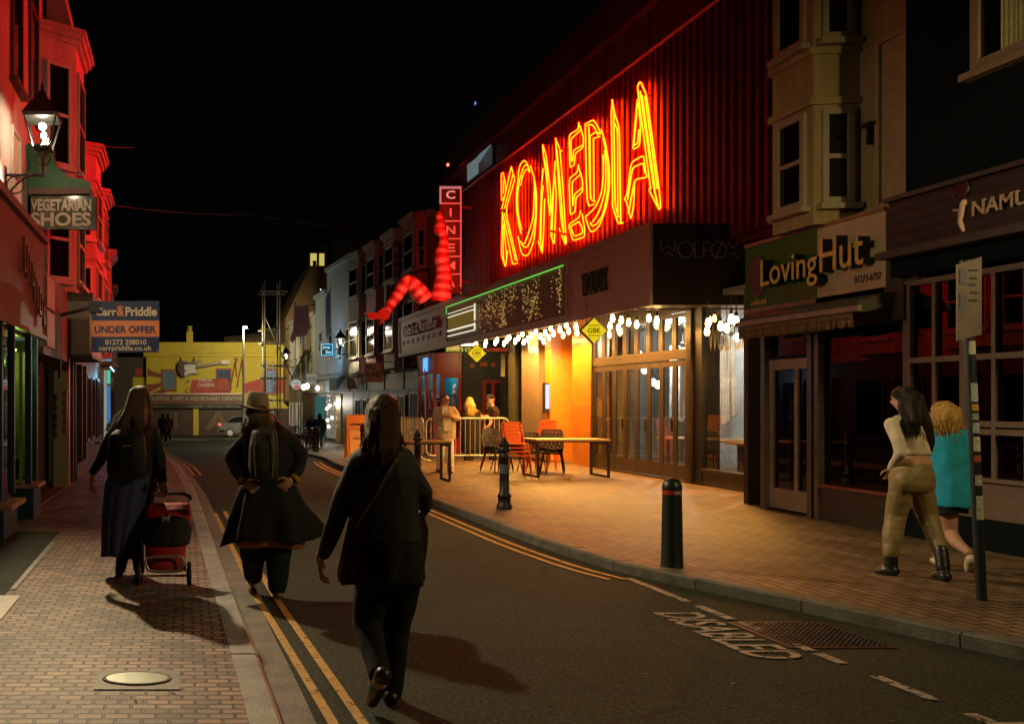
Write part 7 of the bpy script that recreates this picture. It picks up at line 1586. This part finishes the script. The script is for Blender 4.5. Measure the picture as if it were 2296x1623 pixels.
mb = MB(); torso(mb, [(C(868, 1200), .17, .13), (C(869, 1270), .195, .15), (C(869, 1310), .175, .14)], (0, 1)); mb.limb([C(842, 1295), C(822, 1395, .03), C(845, 1490, -.20), C(850, 1510, -.25)], [.108, .082, .062, .06]); mb.limb([C(900, 1295), C(885, 1410, .10), C(879, 1500, .08), C(877, 1548, .07)], [.110, .084, .070, .066]); remesh(mb, 'trousers', cloth('black_trousers', (.010, .011, .013)), w3, .013, wr=.008, seed=7)
M_bsh = pm('black_shoe', (.018, .017, .016), .4)
mb = MB(); hx, tx = C(858, 1512, -.32), C(834, 1572, -.12); mb.cap(hx, hx.lerp(tx, .5), .042, .045); mb.cap(hx.lerp(tx, .5), tx, .045, .034); remesh(mb, 'shoe', M_bsh, w3, .010)
mb = MB(); hx, tx = C(876, 1578, .02), C(874, 1572, .24); shoe(mb, V((hx.x, hx.y, 0)), V((tx.x, tx.y, 0)), h=.07); remesh(mb, 'shoe', M_bsh, w3, .010)
mb = MB(); mb.ell(hc + hu * .035 - hf * .02, (.088, .10, .088)); torso(mb, [(C(857, 915, -.03), .085, .10), (C(857, 945, -.05), .088, .10), (C(857, 980, -.08), .088, .07), (C(856, 1008, -.11), .078, .045), (C(856, 1022, -.12), .055, .02)], (0, 1)); rr = random.Random(9)
hl = MB(); hair_locks(hl, rr, hc, hf, hu, .098, [C(812, 1006, -.05), C(825, 1024, -.12), C(856, 1036, -.15), C(890, 1024, -.12), C(906, 1004, -.05)], 260, .0045, .015); remesh(mb, 'hair', pm('auburn_hair', (.075, .026, .014), .45, 0, .4, 16, .5, 110, stretch=(7, 7, 1)), w3, .010, wr=.005, wf=(36, 36, 4), extra=hl)
t = thing('shoulder_bag', 'dark brown flat bag hanging at the left hip of the nearest walker', 'bag', C(775, 1300, -.02)); mb = MB(); mb.prism([C(x, y, -.08) for x, y in ((790, 1165), (815, 1165), (812, 1308), (764, 1312), (762, 1290))], (0, .09, 0)); o = mb.build('pouch', cloth('brown_bag', (.055, .028, .016), .6), t); bv = o.modifiers.new('b', 'BEVEL'); bv.width = .02; bv.segments = 3
mb = MB(); mb.tube([C(795, 1180, -.10), C(840, 1110, -.155), C(868, 1060, -.155), C(895, 1018, -.11), C(905, 1006, .02)], .013, 6); mb.build('strap', cloth('brown_strap', (.07, .04, .02), .6), t)
t = thing('shoulder_bag', 'dark plum shopping bag hanging at the right side of the nearest walker', 'bag', C(945, 1300, .05)); mb = MB(); mb.prism([C(x, y, .02) for x, y in ((930, 1160), (948, 1142), (961, 1190), (958, 1230), (948, 1296), (934, 1302), (922, 1290))], (0, .16, 0)); o = mb.build('pouch', cloth('plum_bag', (.05, .028, .034), .6), t); bv = o.modifiers.new('b', 'BEVEL'); bv.width = .03; bv.segments = 3
mb = MB(); mb.tube([C(940, 1150, .1), C(935, 1130, .14), C(925, 1120, .16)], .010, 6); mb.build('handle', MATS['plum_bag'], t)

# --- 4 woman in white top and olive trousers
d4 = 7.8
def E(x, y, dd=0): return P(1865.5 + .30951 * x, 825.1 + .30951 * y, d4 + dd)
w4 = thing('person', 'person with very long dark hair, cropped white top and shiny olive trousers', 'person', (E(590, 1500).x, d4, .1)); fw = (-.35, .94)
mb, ex = MB(), MB(); hc, hf, hr, hu, hk = head(mb, E(522, 232), (-.50, .86, 0), .215, (-.14, .2, 1)); face_marks(w4, hc, hf, hr, hu, hk)
mb.cap(E(530, 290), E(545, 360), .05, .055); torso(mb, [(E(545, 370), .12, .08), (E(560, 480), .15, .11), (E(580, 600), .125, .10), (E(588, 645), .128, .10), (E(590, 700), .15, .12)], fw)
mb.limb([E(455, 660, -.02), E(430, 725, .08)], [.028, .025])
hand(mb, ex, E(428, 722, .09), (.1, .35, -1), (-1, .3, 0), .85, .6, (1, 0, 0)); remesh(mb, 'body', M_skin, w4, .012, extra=ex)
mb = MB(); torso(mb, [(E(540, 345), .08, .07), (E(545, 375), .15, .09), (E(553, 420), .172, .115), (E(565, 500), .152, .12), (E(580, 580), .135, .11), (E(585, 622), .138, .112)], fw); mb.limb([E(435, 405, -.02), E(478, 520, -.12), E(498, 615, -.15), E(465, 665, -.03), E(432, 722, .08)], [.060, .052, .045, .038, .032]); mb.limb([E(640, 400, .06), E(690, 500, .10), E(700, 590, .16)], [.058, .05, .042]); remesh(mb, 'top', cloth('cream_knit', (.58, .50, .38), .8), w4, .012, wr=.005, seed=3)
M_ol = pm('olive_leather', (.23, .165, .065), .54, 0, .07, 5, .3, 22, .5); mb = MB(); torso(mb, [(E(585, 662), .125, .105), (E(583, 700), .145, .12), (E(580, 780), .172, .145), (E(578, 850), .175, .145), (E(580, 890), .15, .12)], fw)
mb.ell(E(530, 815, -.07), (.088, .09, .11)); mb.ell(E(630, 815, -.06), (.088, .09, .11)); mb.limb([E(508, 870), E(462, 1060, .06), E(440, 1200, .03), E(428, 1335, 0)], [.098, .080, .076, .062]); mb.limb([E(645, 870), E(690, 1060, .02), E(735, 1190, -.06), E(785, 1310, -.16)], [.098, .080, .072, .058]); remesh(mb, 'trousers', M_ol, w4, .012, wr=.006, wf=(7, 7, 15), seed=4)
M_boot = pm('black_boot', (.014, .013, .013), .35)
mb = MB(); mb.limb([E(430, 1335), E(428, 1440)], [.05, .05]); hx, tx = E(445, 1490, -.02), E(335, 1480, .08); shoe(mb, V((hx.x, hx.y, .1)), V((tx.x, tx.y, .1)), h=.075); remesh(mb, 'boot', M_boot, w4, .010)
mb = MB(); mb.limb([E(788, 1310, -.17), E(806, 1450, -.22)], [.052, .05]); hx, tx = E(822, 1520, -.26), E(745, 1530, -.12); shoe(mb, V((hx.x, hx.y, .1)), V((tx.x, tx.y, .1)), h=.075); remesh(mb, 'boot', M_boot, w4, .010)
mb = MB(); R = Matrix((hr, hf, hu)).transposed(); mb.ell(hc + hu * .045 - hf * .016, (.087, .094, .080), R); mb.limb([hc - hf * .05, E(560, 290, -.08), E(590, 380, -.12), E(615, 470, -.14)], [.092, .085, .07, .02]); mb.limb([hc - hf * .06, E(615, 310, -.06), E(665, 420, -.07), E(690, 540, -.05), E(690, 640, -.03)], [.088, .075, .065, .055, .02]); rr = random.Random(14)
hl = MB(); hair_locks(hl, rr, hc - hf * .03, hf, hu, .088, [E(520, 480, -.14), E(560, 490, -.14), E(620, 490, -.13), E(665, 580, -.04), E(690, 640, .0)], 230, .0055, .017); remesh(mb, 'hair', pm('black_hair', (.022, .014, .010), .35, 0, .4, 14, .5, 90, stretch=(6, 6, 1)), w4, .011, wr=.005, wf=(34, 34, 4), extra=hl)
# --- 5 blonde woman in the teal shirt
d5 = 8.15
def E5(x, y, dd=0): return P(1865.5 + .30951 * x, 825.1 + .30951 * y, d5 + dd)
w5 = thing('person', 'person with wavy blonde hair, oversized teal shirt, bare legs and pale trainers', 'person', (E5(900, 1480).x, d5, .1)); fw = (-.5, .87)
mb, ex = MB(), MB(); hc, hf, hr, hu, hk = head(mb, E5(800, 335), (-.8, .6, 0), .215); face_marks(w5, hc, hf, hr, hu, hk); mb.cap(E5(820, 400), E5(835, 450), .05, .055); torso(mb, [(E5(840, 470), .13, .08), (E5(870, 700), .15, .11), (E5(880, 950), .16, .12)], fw)
mb.limb([E5(830, 990), E5(852, 1190, .02), E5(900, 1260, -.1), E5(985, 1330, -.22)], [.088, .058, .052, .034]); mb.limb([E5(790, 990, .08), E5(800, 1180, .18), E5(770, 1400, .16)], [.085, .058, .036]); mb.limb([E5(955, 740, .12), E5(930, 765, .2)], [.026, .025]); hand(mb, ex, E5(935, 760, .18), (-.8, .5, -.3), (0, 0, 1), .9, .8, (0, -1, 0)); remesh(mb, 'body', M_skin, w5, .012, extra=ex)
M_teal = cloth('teal_shirt', (.018, .31, .50), .8); mb = MB(); torso(mb, [(E5(830, 440), .08, .07), (E5(842, 465), .16, .10), (E5(846, 510), .175, .12), (E5(858, 650), .185, .135), (E5(872, 800), .20, .15), (E5(890, 930), .225, .165), (E5(898, 1000), .235, .17)], fw); mb.limb([E5(935, 505, -.02), E5(985, 620, -.04), E5(992, 700, -.02), E5(955, 735, .06)], [.08, .076, .07, .06]); mb.limb([E5(745, 480, .05), E5(720, 620, .14), E5(720, 720, .2)], [.08, .07, .06]); remesh(mb, 'shirt', M_teal, w5, .013, wr=.016, wf=(7, 7, 2.2), seed=6)
skirt('shorts', [(E5(850, 960), .15, .13), (E5(835, 1040), .17, .14)], cloth('black_shorts', (.012, .012, .014)), w5, 4, .006, fw, 1, cap=True)
M_tr = pm('cream_trainer', (.55, .50, .36), .6); mb = MB(); hx, tx = E5(1010, 1385, -.30), E5(1000, 1480, -.10); mb.cap(hx, hx.lerp(tx, .55), .045, .048); mb.cap(hx.lerp(tx, .55), tx, .048, .036); remesh(mb, 'trainer', M_tr, w5, .010); mb = MB(); hx, tx = E5(775, 1460, .12), E5(730, 1460, .3); shoe(mb, V((hx.x, hx.y, .1)), V((tx.x, tx.y, .1))); remesh(mb, 'trainer', M_tr, w5, .010)
mb = MB(); mb.ell(hc + hu * .045 - hf * .01, (.095, .098, .078)); mb.limb([hc - hf * .04, E5(830, 350, -.05), E5(850, 430, -.06)], [.10, .11, .075]); rr = random.Random(17); hl = MB(); hair_locks(hl, rr, hc, hf, hu, .098, [E5(745, 440, -.05), E5(790, 470, -.09), E5(840, 475, -.10), E5(890, 460, -.07), E5(925, 440, .0)], 260, .007, .024); remesh(mb, 'hair', pm('blonde_hair', (.42, .25, .075), .45, 0, .55, 10, .5, 70, stretch=(4, 4, 1)), w5, .011, wr=.010, wf=(24, 24, 9), extra=hl)
mb = MB(); mb.tube([E5(835, 452, -.10), E5(880, 520, -.13), E5(920, 600, -.12), E5(965, 700, -.05)], .009, 6); mb.build('bag_strap', cloth('brown_strap', (.07, .04, .02)), w5)

# --- 6 man in the cream jacket, walking towards the camera
d6 = 19.2
def M6(x, y, dd=0): return P(896.9 + .19894 * x, 717.5 + .19894 * y, d6 + dd)
w6 = thing('person', 'person in cream jacket, glasses and off white trousers walking towards the street', 'person', (5.6, d6, .1)); fw = (.25, -.97)
mb, ex = MB(), MB(); hc, hf, hr, hu, hk = head(mb, M6(508, 903), (.45, -.9, .02), .235); face_marks(w6, hc, hf, hr, hu, hk, True); mb.cap(M6(507, 945), M6(507, 985), .058, .065); torso(mb, [(M6(507, 985), .14, .09), (M6(515, 1100), .19, .13), (M6(520, 1230), .19, .14)], fw)
mb.limb([M6(478, 1090, -.20), M6(500, 1078, -.26)], [.03, .028]); mb.limb([M6(600, 1098, -.20), M6(572, 1084, -.26)], [.03, .028]); hand(mb, ex, M6(497, 1080, -.26), (1, -.1, .15), (0, -.2, 1), 1.1, .9, (0, 1, 0)); hand(mb, ex, M6(575, 1086, -.26), (-1, -.1, .1), (0, -.2, 1), 1.1, .9, (0, 1, 0)); remesh(mb, 'body', pm('ruddy_skin', (.52, .25, .15), .5, 0, .1, 12, .03), w6, .013, extra=ex)
M_jkt = cloth('cream_jacket', (.56, .43, .28), .85); mb = MB(); torso(mb, [(M6(507, 970), .09, .08), (M6(507, 985), .17, .11), (M6(510, 1022), .20, .135), (M6(512, 1120), .205, .15), (M6(508, 1230), .22, .155), (M6(500, 1320), .232, .16), (M6(500, 1335), .23, .155)], fw)
mb.limb([M6(425, 1018), M6(392, 1115, .04), M6(430, 1105, -.10), M6(478, 1088, -.19)], [.09, .075, .062, .05]); mb.limb([M6(592, 1018), M6(650, 1108, .04), M6(630, 1108, -.10), M6(598, 1097, -.19)], [.09, .075, .062, .05]); remesh(mb, 'jacket', M_jkt, w6, .014, wr=.010, seed=2)
mb = MB(); sp = [(480, 970), (540, 965), (552, 1040), (572, 1130), (580, 1250), (495, 1250), (487, 1130), (475, 1040)]; mb.prism([M6(x, y, -.20) for x, y in sp], (0, .06, 0)); o = mb.build('shirt', cloth('cream_shirt', (.85, .76, .58)), w6); bv = o.modifiers.new('b', 'BEVEL'); bv.width = .02; bv.segments = 2
mb = MB(); mb.prism([M6(x, y, -.185) for x, y in ((470, 968), (488, 975), (500, 1060), (490, 1150), (470, 1080))], (0, .03, 0)); mb.prism([M6(x, y, -.185) for x, y in ((545, 962), (560, 975), (585, 1080), (580, 1150), (556, 1060))], (0, .03, 0)); mb.build('lapel', M_jkt, w6)
mb = MB(); mb.box(*sorted((M6(400, 0).x, M6(440, 0).x)), d6 - .185, d6 - .17, M6(0, 1225).z, M6(0, 1210).z); mb.build('pocket', M_jkt, w6)
mb = MB(); torso(mb, [(M6(520, 1240), .18, .14), (M6(515, 1330), .19, .15), (M6(512, 1380), .16, .13)], fw); mb.limb([M6(470, 1370), M6(452, 1540, -.04), M6(440, 1690, .08)], [.105, .085, .07]); mb.limb([M6(555, 1370), M6(562, 1540, -.10), M6(572, 1700, -.12)], [.105, .085, .07]); remesh(mb, 'trousers', cloth('off_white_trousers', (.85, .74, .55)), w6, .014, wr=.012, wf=(6, 6, 9), seed=8)
for hx, tx in ((M6(435, 1700, .12), M6(445, 1720, -.12)), (M6(572, 1715, -.08), M6(585, 1725, -.34))):
    mb = MB(); shoe(mb, V((hx.x, hx.y, .1)), V((tx.x, tx.y, .1)), h=.075); remesh(mb, 'shoe', pm('oxblood_shoe', (.08, .025, .015), .35), w6, .012)
mb = MB(); R = Matrix((hr, hf, hu)).transposed(); mb.ell(hc + hu * .055 - hf * .025, (.082, .092, .070), R); mb.ell(hc + hu * .0 - hf * .055, (.082, .06, .07), R); remesh(mb, 'hair', pm('brown_hair', (.06, .035, .02), .5, 0, .4, 30, .4), w6, .012, wr=.006, wf=(40, 40, 40))
# --- 7 blonde person behind the barrier, 8 young man in black
d7 = 24.0
def N7(x, y, dd=0): return P(896.9 + .19894 * x, 717.5 + .19894 * y, d7 + dd)
w7 = thing('person', 'person with long blonde hair in black coat behind the steel barrier', 'person', (N7(770, 1590).x, d7, .05)); mb, ex = MB(), MB(); hc, hf, hr, hu, hk = head(mb, N7(785, 925), (.35, .93, 0), .23); mb.cap(N7(785, 960), N7(785, 1010), .055, .06); torso(mb, [(N7(785, 1010), .13, .09), (N7(790, 1150), .17, .12), (N7(790, 1300), .17, .13)], (0, 1)); mb.limb([N7(760, 1380), N7(742, 1580)], [.07, .04]); mb.limb([N7(820, 1380), N7(795, 1580)], [.07, .04])
mb.limb([N7(890, 1140), N7(905, 1120, .1)], [.03, .028]); hand(mb, ex, N7(690, 1240), (0, .1, -1), (0, 1, 0), 1, .6, (1, 0, 0)); hand(mb, ex, N7(900, 1125, .1), (.6, .5, .2), (0, 0, 1), 1, .6, (0, 1, 0)); remesh(mb, 'body', M_skin, w7, .016, extra=ex)
mb = MB(); torso(mb, [(N7(785, 1000), .10, .09), (N7(788, 1030), .21, .13), (N7(790, 1120), .235, .16), (N7(795, 1250), .25, .17), (N7(795, 1400), .26, .18), (N7(790, 1480), .24, .17)], (0, 1)); mb.limb([N7(705, 1050), N7(695, 1150), N7(690, 1235)], [.09, .07, .055]); mb.limb([N7(865, 1050), N7(905, 1150), N7(892, 1140, .1)], [.09, .07, .055]); remesh(mb, 'coat', cloth('black_coat', (.018, .017, .016)), w7, .018, wr=.012, seed=1)
mb = MB(); mb.limb([N7(755, 1450), N7(742, 1580)], [.09, .06]); mb.limb([N7(825, 1450), N7(795, 1580)], [.09, .06]); mb.cap(N7(745, 1588, -.05), N7(745, 1588, .15), .05, .045); mb.cap(N7(797, 1588, -.05), N7(797, 1588, .15), .05, .045); remesh(mb, 'boots', M_boot, w7, .016)
mb = MB(); mb.ell(hc + hu * .03, (.10, .11, .10)); mb.limb([hc, N7(785, 980, -.08), N7(785, 1040, -.13)], [.11, .16, .12]); rr = random.Random(3); hl = MB(); hair_locks(hl, rr, hc, hf, hu, .11, [N7(705, 1060, -.06), N7(740, 1090, -.14), N7(790, 1085, -.16), N7(840, 1075, -.14), N7(870, 1040, -.06)], 80, .012, .025); remesh(mb, 'hair', pm('light_blonde_hair', (.50, .33, .11), .45, 0, .5, 10, .5, 60, stretch=(4, 4, 1)), w7, .014, wr=.012, wf=(20, 20, 5), extra=hl)
d8 = 24.7
def N8(x, y, dd=0): return P(896.9 + .19894 * x, 717.5 + .19894 * y, d8 + dd)
w8 = thing('person', 'young person with dark hair, glasses and black tee facing left behind the barrier', 'person', (N8(1040, 1590).x, d8, 0)); mb, ex = MB(), MB(); fw = (-.93, -.3); hc, hf, hr, hu, hk = head(mb, N8(1030, 905), (-.95, -.3, 0), .235); face_marks(w8, hc, hf, hr, hu, hk, True); mb.cap(N8(1035, 945), N8(1045, 985), .055, .062); torso(mb, [(N8(1045, 985), .14, .09), (N8(1050, 1100), .17, .12), (N8(1050, 1200), .16, .12)], fw)
mb.limb([N8(1050, 1090, -.1), N8(1010, 1180, -.12), N8(985, 1200, -.1)], [.042, .036, .028]); mb.limb([N8(990, 1085, -.05), N8(930, 1085, -.05)], [.04, .03]); hand(mb, ex, N8(938, 1085, -.05), (-1, 0, .1), (0, -.2, 1), 1.05, .5, (0, 1, 0)); hand(mb, ex, N8(990, 1198, -.1), (-.8, 0, -.5), (0, -.2, 1), 1.05, .7, (0, 1, 0)); remesh(mb, 'body', M_skin, w8, .016, extra=ex)
mb = MB(); torso(mb, [(N8(1045, 972), .09, .08), (N8(1047, 990), .17, .10), (N8(1050, 1030), .21, .13), (N8(1052, 1120), .195, .14), (N8(1050, 1210), .19, .14)], fw); mb.limb([N8(1065, 1020, -.15), N8(1055, 1095, -.12)], [.075, .065]); mb.limb([N8(1030, 1020, .12), N8(995, 1080, .0)], [.075, .06]); remesh(mb, 'tee', cloth('plum_black_tee', (.03, .018, .018)), w8, .016, wr=.009)
mb = MB(); torso(mb, [(N8(1050, 1190), .18, .14), (N8(1050, 1280), .18, .14)], fw); mb.limb([N8(1035, 1260), N8(1030, 1450), N8(1025, 1590)], [.1, .075, .06]); mb.limb([N8(1070, 1260), N8(1070, 1450), N8(1070, 1590)], [.1, .075, .06]); remesh(mb, 'trousers', cloth('black_trousers', (.010, .011, .013)), w8, .018, wr=.008)
mb = MB(); R = Matrix((hr, hf, hu)).transposed(); mb.ell(hc + hu * .06 - hf * .015, (.085, .10, .072), R); mb.ell(hc + hu * .02 - hf * .06, (.082, .055, .07), R); remesh(mb, 'hair', pm('black_hair', (.022, .014, .010)), w8, .012, wr=.010, wf=(30, 30, 30))
# --- far figures
def far_person(label, x, d, hgt, coat, hair, trousers, lon=.3, wid=1.0, blk=True, hairlen=.3):
    z0 = zg(d) + .08; t = thing('person', label, 'person', (x, d, z0)); k = hgt / 1.7; Z = lambda z, dx=0, dy=0: V((x + dx * k * wid, d + dy * k, z0 + z * k))
    mb, ex = MB(), MB(); hc, hf, hr, hu, hk = head(mb, Z(1.58), (.2, 1, 0), .225 * k); mb.cap(Z(1.5), Z(1.4), .05, .055); torso(mb, [(Z(1.42), .12, .08), (Z(1.2), .15, .11), (Z(.95), .15, .12)], (0, 1))
    for s in (-1, 1): mb.limb([Z(.9, .09 * s), Z(.5, .09 * s, .03 * s), Z(.08, .10 * s, .12 * s)], [.085, .058, .04]); mb.cap(Z(.04, .1 * s, .08 * s), Z(.04, .1 * s, .08 * s + .2), .04, .035); hand(mb, ex, Z(.82, .25 * s), (0, .2, -1), (-s * .2, 1, 0), 1, .7, (-s, 0, 0)); mb.limb([Z(.9, .25 * s), Z(.83, .25 * s)], [.03, .026])
    remesh(mb, 'body', M_skin, t, .02, extra=ex); mb = MB(); torso(mb, [(Z(1.45), .08, .08), (Z(1.40), .17, .11), (Z(1.32), .21, .14), (Z(1.1), .19, .15), (Z(.9), .21, .16), (Z(lon + .5), .23, .17)], (0, 1))
    for s in (-1, 1): mb.limb([Z(1.35, .19 * s), Z(1.1, .26 * s), Z(.88, .25 * s)], [.075, .06, .05])
    remesh(mb, 'coat', coat, t, .022, wr=.012); mb = MB()
    for s in (-1, 1): mb.limb([Z(.85, .09 * s), Z(.5, .09 * s, .03 * s), Z(.12, .10 * s, .12 * s)], [.10, .075, .058])
    remesh(mb, 'trousers', trousers, t, .022, wr=.006); mb = MB(); mb.ell(hc + hu * .03, (.10 * k, .11 * k, .10 * k)); mb.limb([hc - hf * .03, Z(1.58 - hairlen * .5, 0, -.07), Z(1.58 - hairlen, 0, -.10)], [.10 * k, .11 * k, .06 * k]); remesh(mb, 'hair', hair, t, .018, wr=.012, wf=(20, 20, 8)); return t
far_person('far person in a blue coat before the bright shop beyond the bicycles', P(716.5, 0, 42.5).x, 42.5, 1.66, cloth('blue_coat', (.02, .10, .20)), MATS['dark_brown_hair'], MATS['black_trousers'], .22)
far_person('far person with pale hair in dark clothes beside the blue coated one', P(699, 0, 43.5).x, 43.5, 1.62, cloth('black_coat', (.018, .017, .016)), pm('grey_blonde_hair', (.32, .27, .18), .5), MATS['black_trousers'], .25)
far_person('far dark figure standing at the end of the left pavement', P(366, 0, 50).x, 50, 1.72, cloth('black_coat', (.018, .017, .016)), MATS['black_hair'], MATS['black_trousers'], .3, hairlen=.12)
far_person('far dark figure nearest the junction beside another on the left', P(377, 0, 51.5).x, 51.5, 1.68, cloth('dark_red_black', (.03, .012, .012)), MATS['black_hair'], MATS['black_trousers'], .3, hairlen=.12)

# ------------------------------------------------------------------ small dirt on the ground
rr = random.Random(77); mb = MB()
for k in range(150):
    d = 3.8 + 16 * rr.random() ** 1.6; side = rr.random()
    if side < .45: x = rr.uniform(kl(d) + .25, kr(d) - .1); z = .004
    elif side < .7: x = rr.uniform(-1.6, kl(d) - .2); z = .104
    else: x = rr.uniform(kr(d) + .2, 8.0); z = .104
    r = rr.uniform(.004, .012); a = rr.random() * 3; n = 6
    mb.prism([(x + r * rr.uniform(.6, 1.2) * cos(a + q), d + r * rr.uniform(.6, 1.2) * sin(a + q), zg(d) + z) for q in [i * 2 * pi / n for i in range(n)]], (0, 0, .003 if rr.random() < .7 else .008))
o = mb.build('litter', pm('gum_and_dirt', (.16, .145, .12), .8, 0, .9, 30, 0)); tag(o, 'scattered specks of gum, grit and cigarette ends on the paving', 'litter', None, 'stuff')
# ------------------------------------------------------------------ loose pieces become parts of their own
for o in list(COL.objects):
    if o.type == 'MESH' and o.parent and o.name.split('.')[0] in ('shop_post', 'stall_riser', 'pane', 'brown_fascia', 'string_course', 'window_frame', 'sill', 'tiled_pier', 'soffit_beam', 'cuff', 'wall', 'end_post', 'strap', 'wall_panel', 'mullion', 'shelf', 'cornice', 'soffit', 'upper_panel', 'bolts', 'trim', 'neck', 'sill_band', 'yellow_panel', 'shutter', 'sunburst', 'red_band', 'gable', 'foot') and len(o.data.polygons) < 900:
        bm = bmesh.new(); bm.from_mesh(o.data); bmesh.ops.remove_doubles(bm, verts=bm.verts, dist=1e-5); bm.verts.index_update()
        seen = set(); isl = []
        for v in bm.verts:
            if v in seen: continue
            st, comp = [v], []; seen.add(v)
            while st:
                q = st.pop(); comp.append(q)
                for e in q.link_edges:
                    z = e.other_vert(q)
                    if z not in seen: seen.add(z); st.append(z)
            isl.append(comp)
        if 2 <= len(isl) <= 8:
            for k, comp in enumerate(isl):
                ix = {v: i for i, v in enumerate(comp)}; me = bpy.data.meshes.new(o.data.name); me.from_pydata([tuple(v.co) for v in comp], [], [[ix[v] for v in f.verts] for f in bm.faces if f.verts[0] in ix])
                for m in o.data.materials: me.materials.append(m)
                c = bpy.data.objects.new(o.name.split('.')[0], me); COL.objects.link(c); c.parent = o.parent; c.matrix_parent_inverse = o.matrix_parent_inverse.copy()
                if k == 0:
                    for ch in [x for x in COL.objects if x.parent == o]: mpi = ch.matrix_parent_inverse.copy(); ch.parent = c; ch.matrix_parent_inverse = mpi
            bpy.data.objects.remove(o)
        bm.free()

for m in bpy.data.materials:
    if 'hair' in m.name: m.node_tree.nodes['Principled BSDF'].inputs['Specular IOR Level'].default_value = .2
# ------------------------------------------------------------------ night sky, camera
w = bpy.data.worlds.new('World'); SC.world = w; w.use_nodes = True
n, l = w.node_tree.nodes, w.node_tree.links; bg = n['Background']
sky = n.new('ShaderNodeTexSky'); sky.sky_type = 'NISHITA'; sky.sun_disc = False; sky.sun_elevation = radians(-12); sky.sun_rotation = radians(60)
mx = n.new('ShaderNodeMix'); mx.data_type = 'RGBA'; mx.blend_type = 'ADD'; mx.inputs[0].default_value = 1; mx.inputs[7].default_value = (.010, .0082, .0078, 1)
l.new(sky.outputs[0], mx.inputs[6]); l.new(mx.outputs[2], bg.inputs[0]); bg.inputs[1].default_value = .1
cam = bpy.data.cameras.new('Camera'); co = bpy.data.objects.new('Camera', cam); COL.objects.link(co); SC.camera = co
co.location = (0, 0, H); co.rotation_euler = (radians(90), 0, 0)
cam.sensor_width = 36; cam.lens = F / 2296 * 36; cam.shift_x = (1148 - CX) / 2296; cam.shift_y = (CY - 811.5) / 2296; cam.clip_start = .05; cam.clip_end = 600
SC.view_settings.view_transform = 'Standard'; SC.view_settings.look = 'None'; SC.view_settings.exposure = 0; SC.view_settings.gamma = 1
SC.render.engine = 'CYCLES'; SC.cycles.use_denoising = True; SC.cycles.max_bounces = 7; SC.cycles.diffuse_bounces = 3; SC.cycles.glossy_bounces = 3; SC.cycles.transparent_max_bounces = 10; SC.cycles.transmission_bounces = 4
SC.cycles.sample_clamp_indirect = 4; SC.cycles.caustics_reflective = False; SC.cycles.caustics_refractive = False; SC.cycles.use_light_tree = True
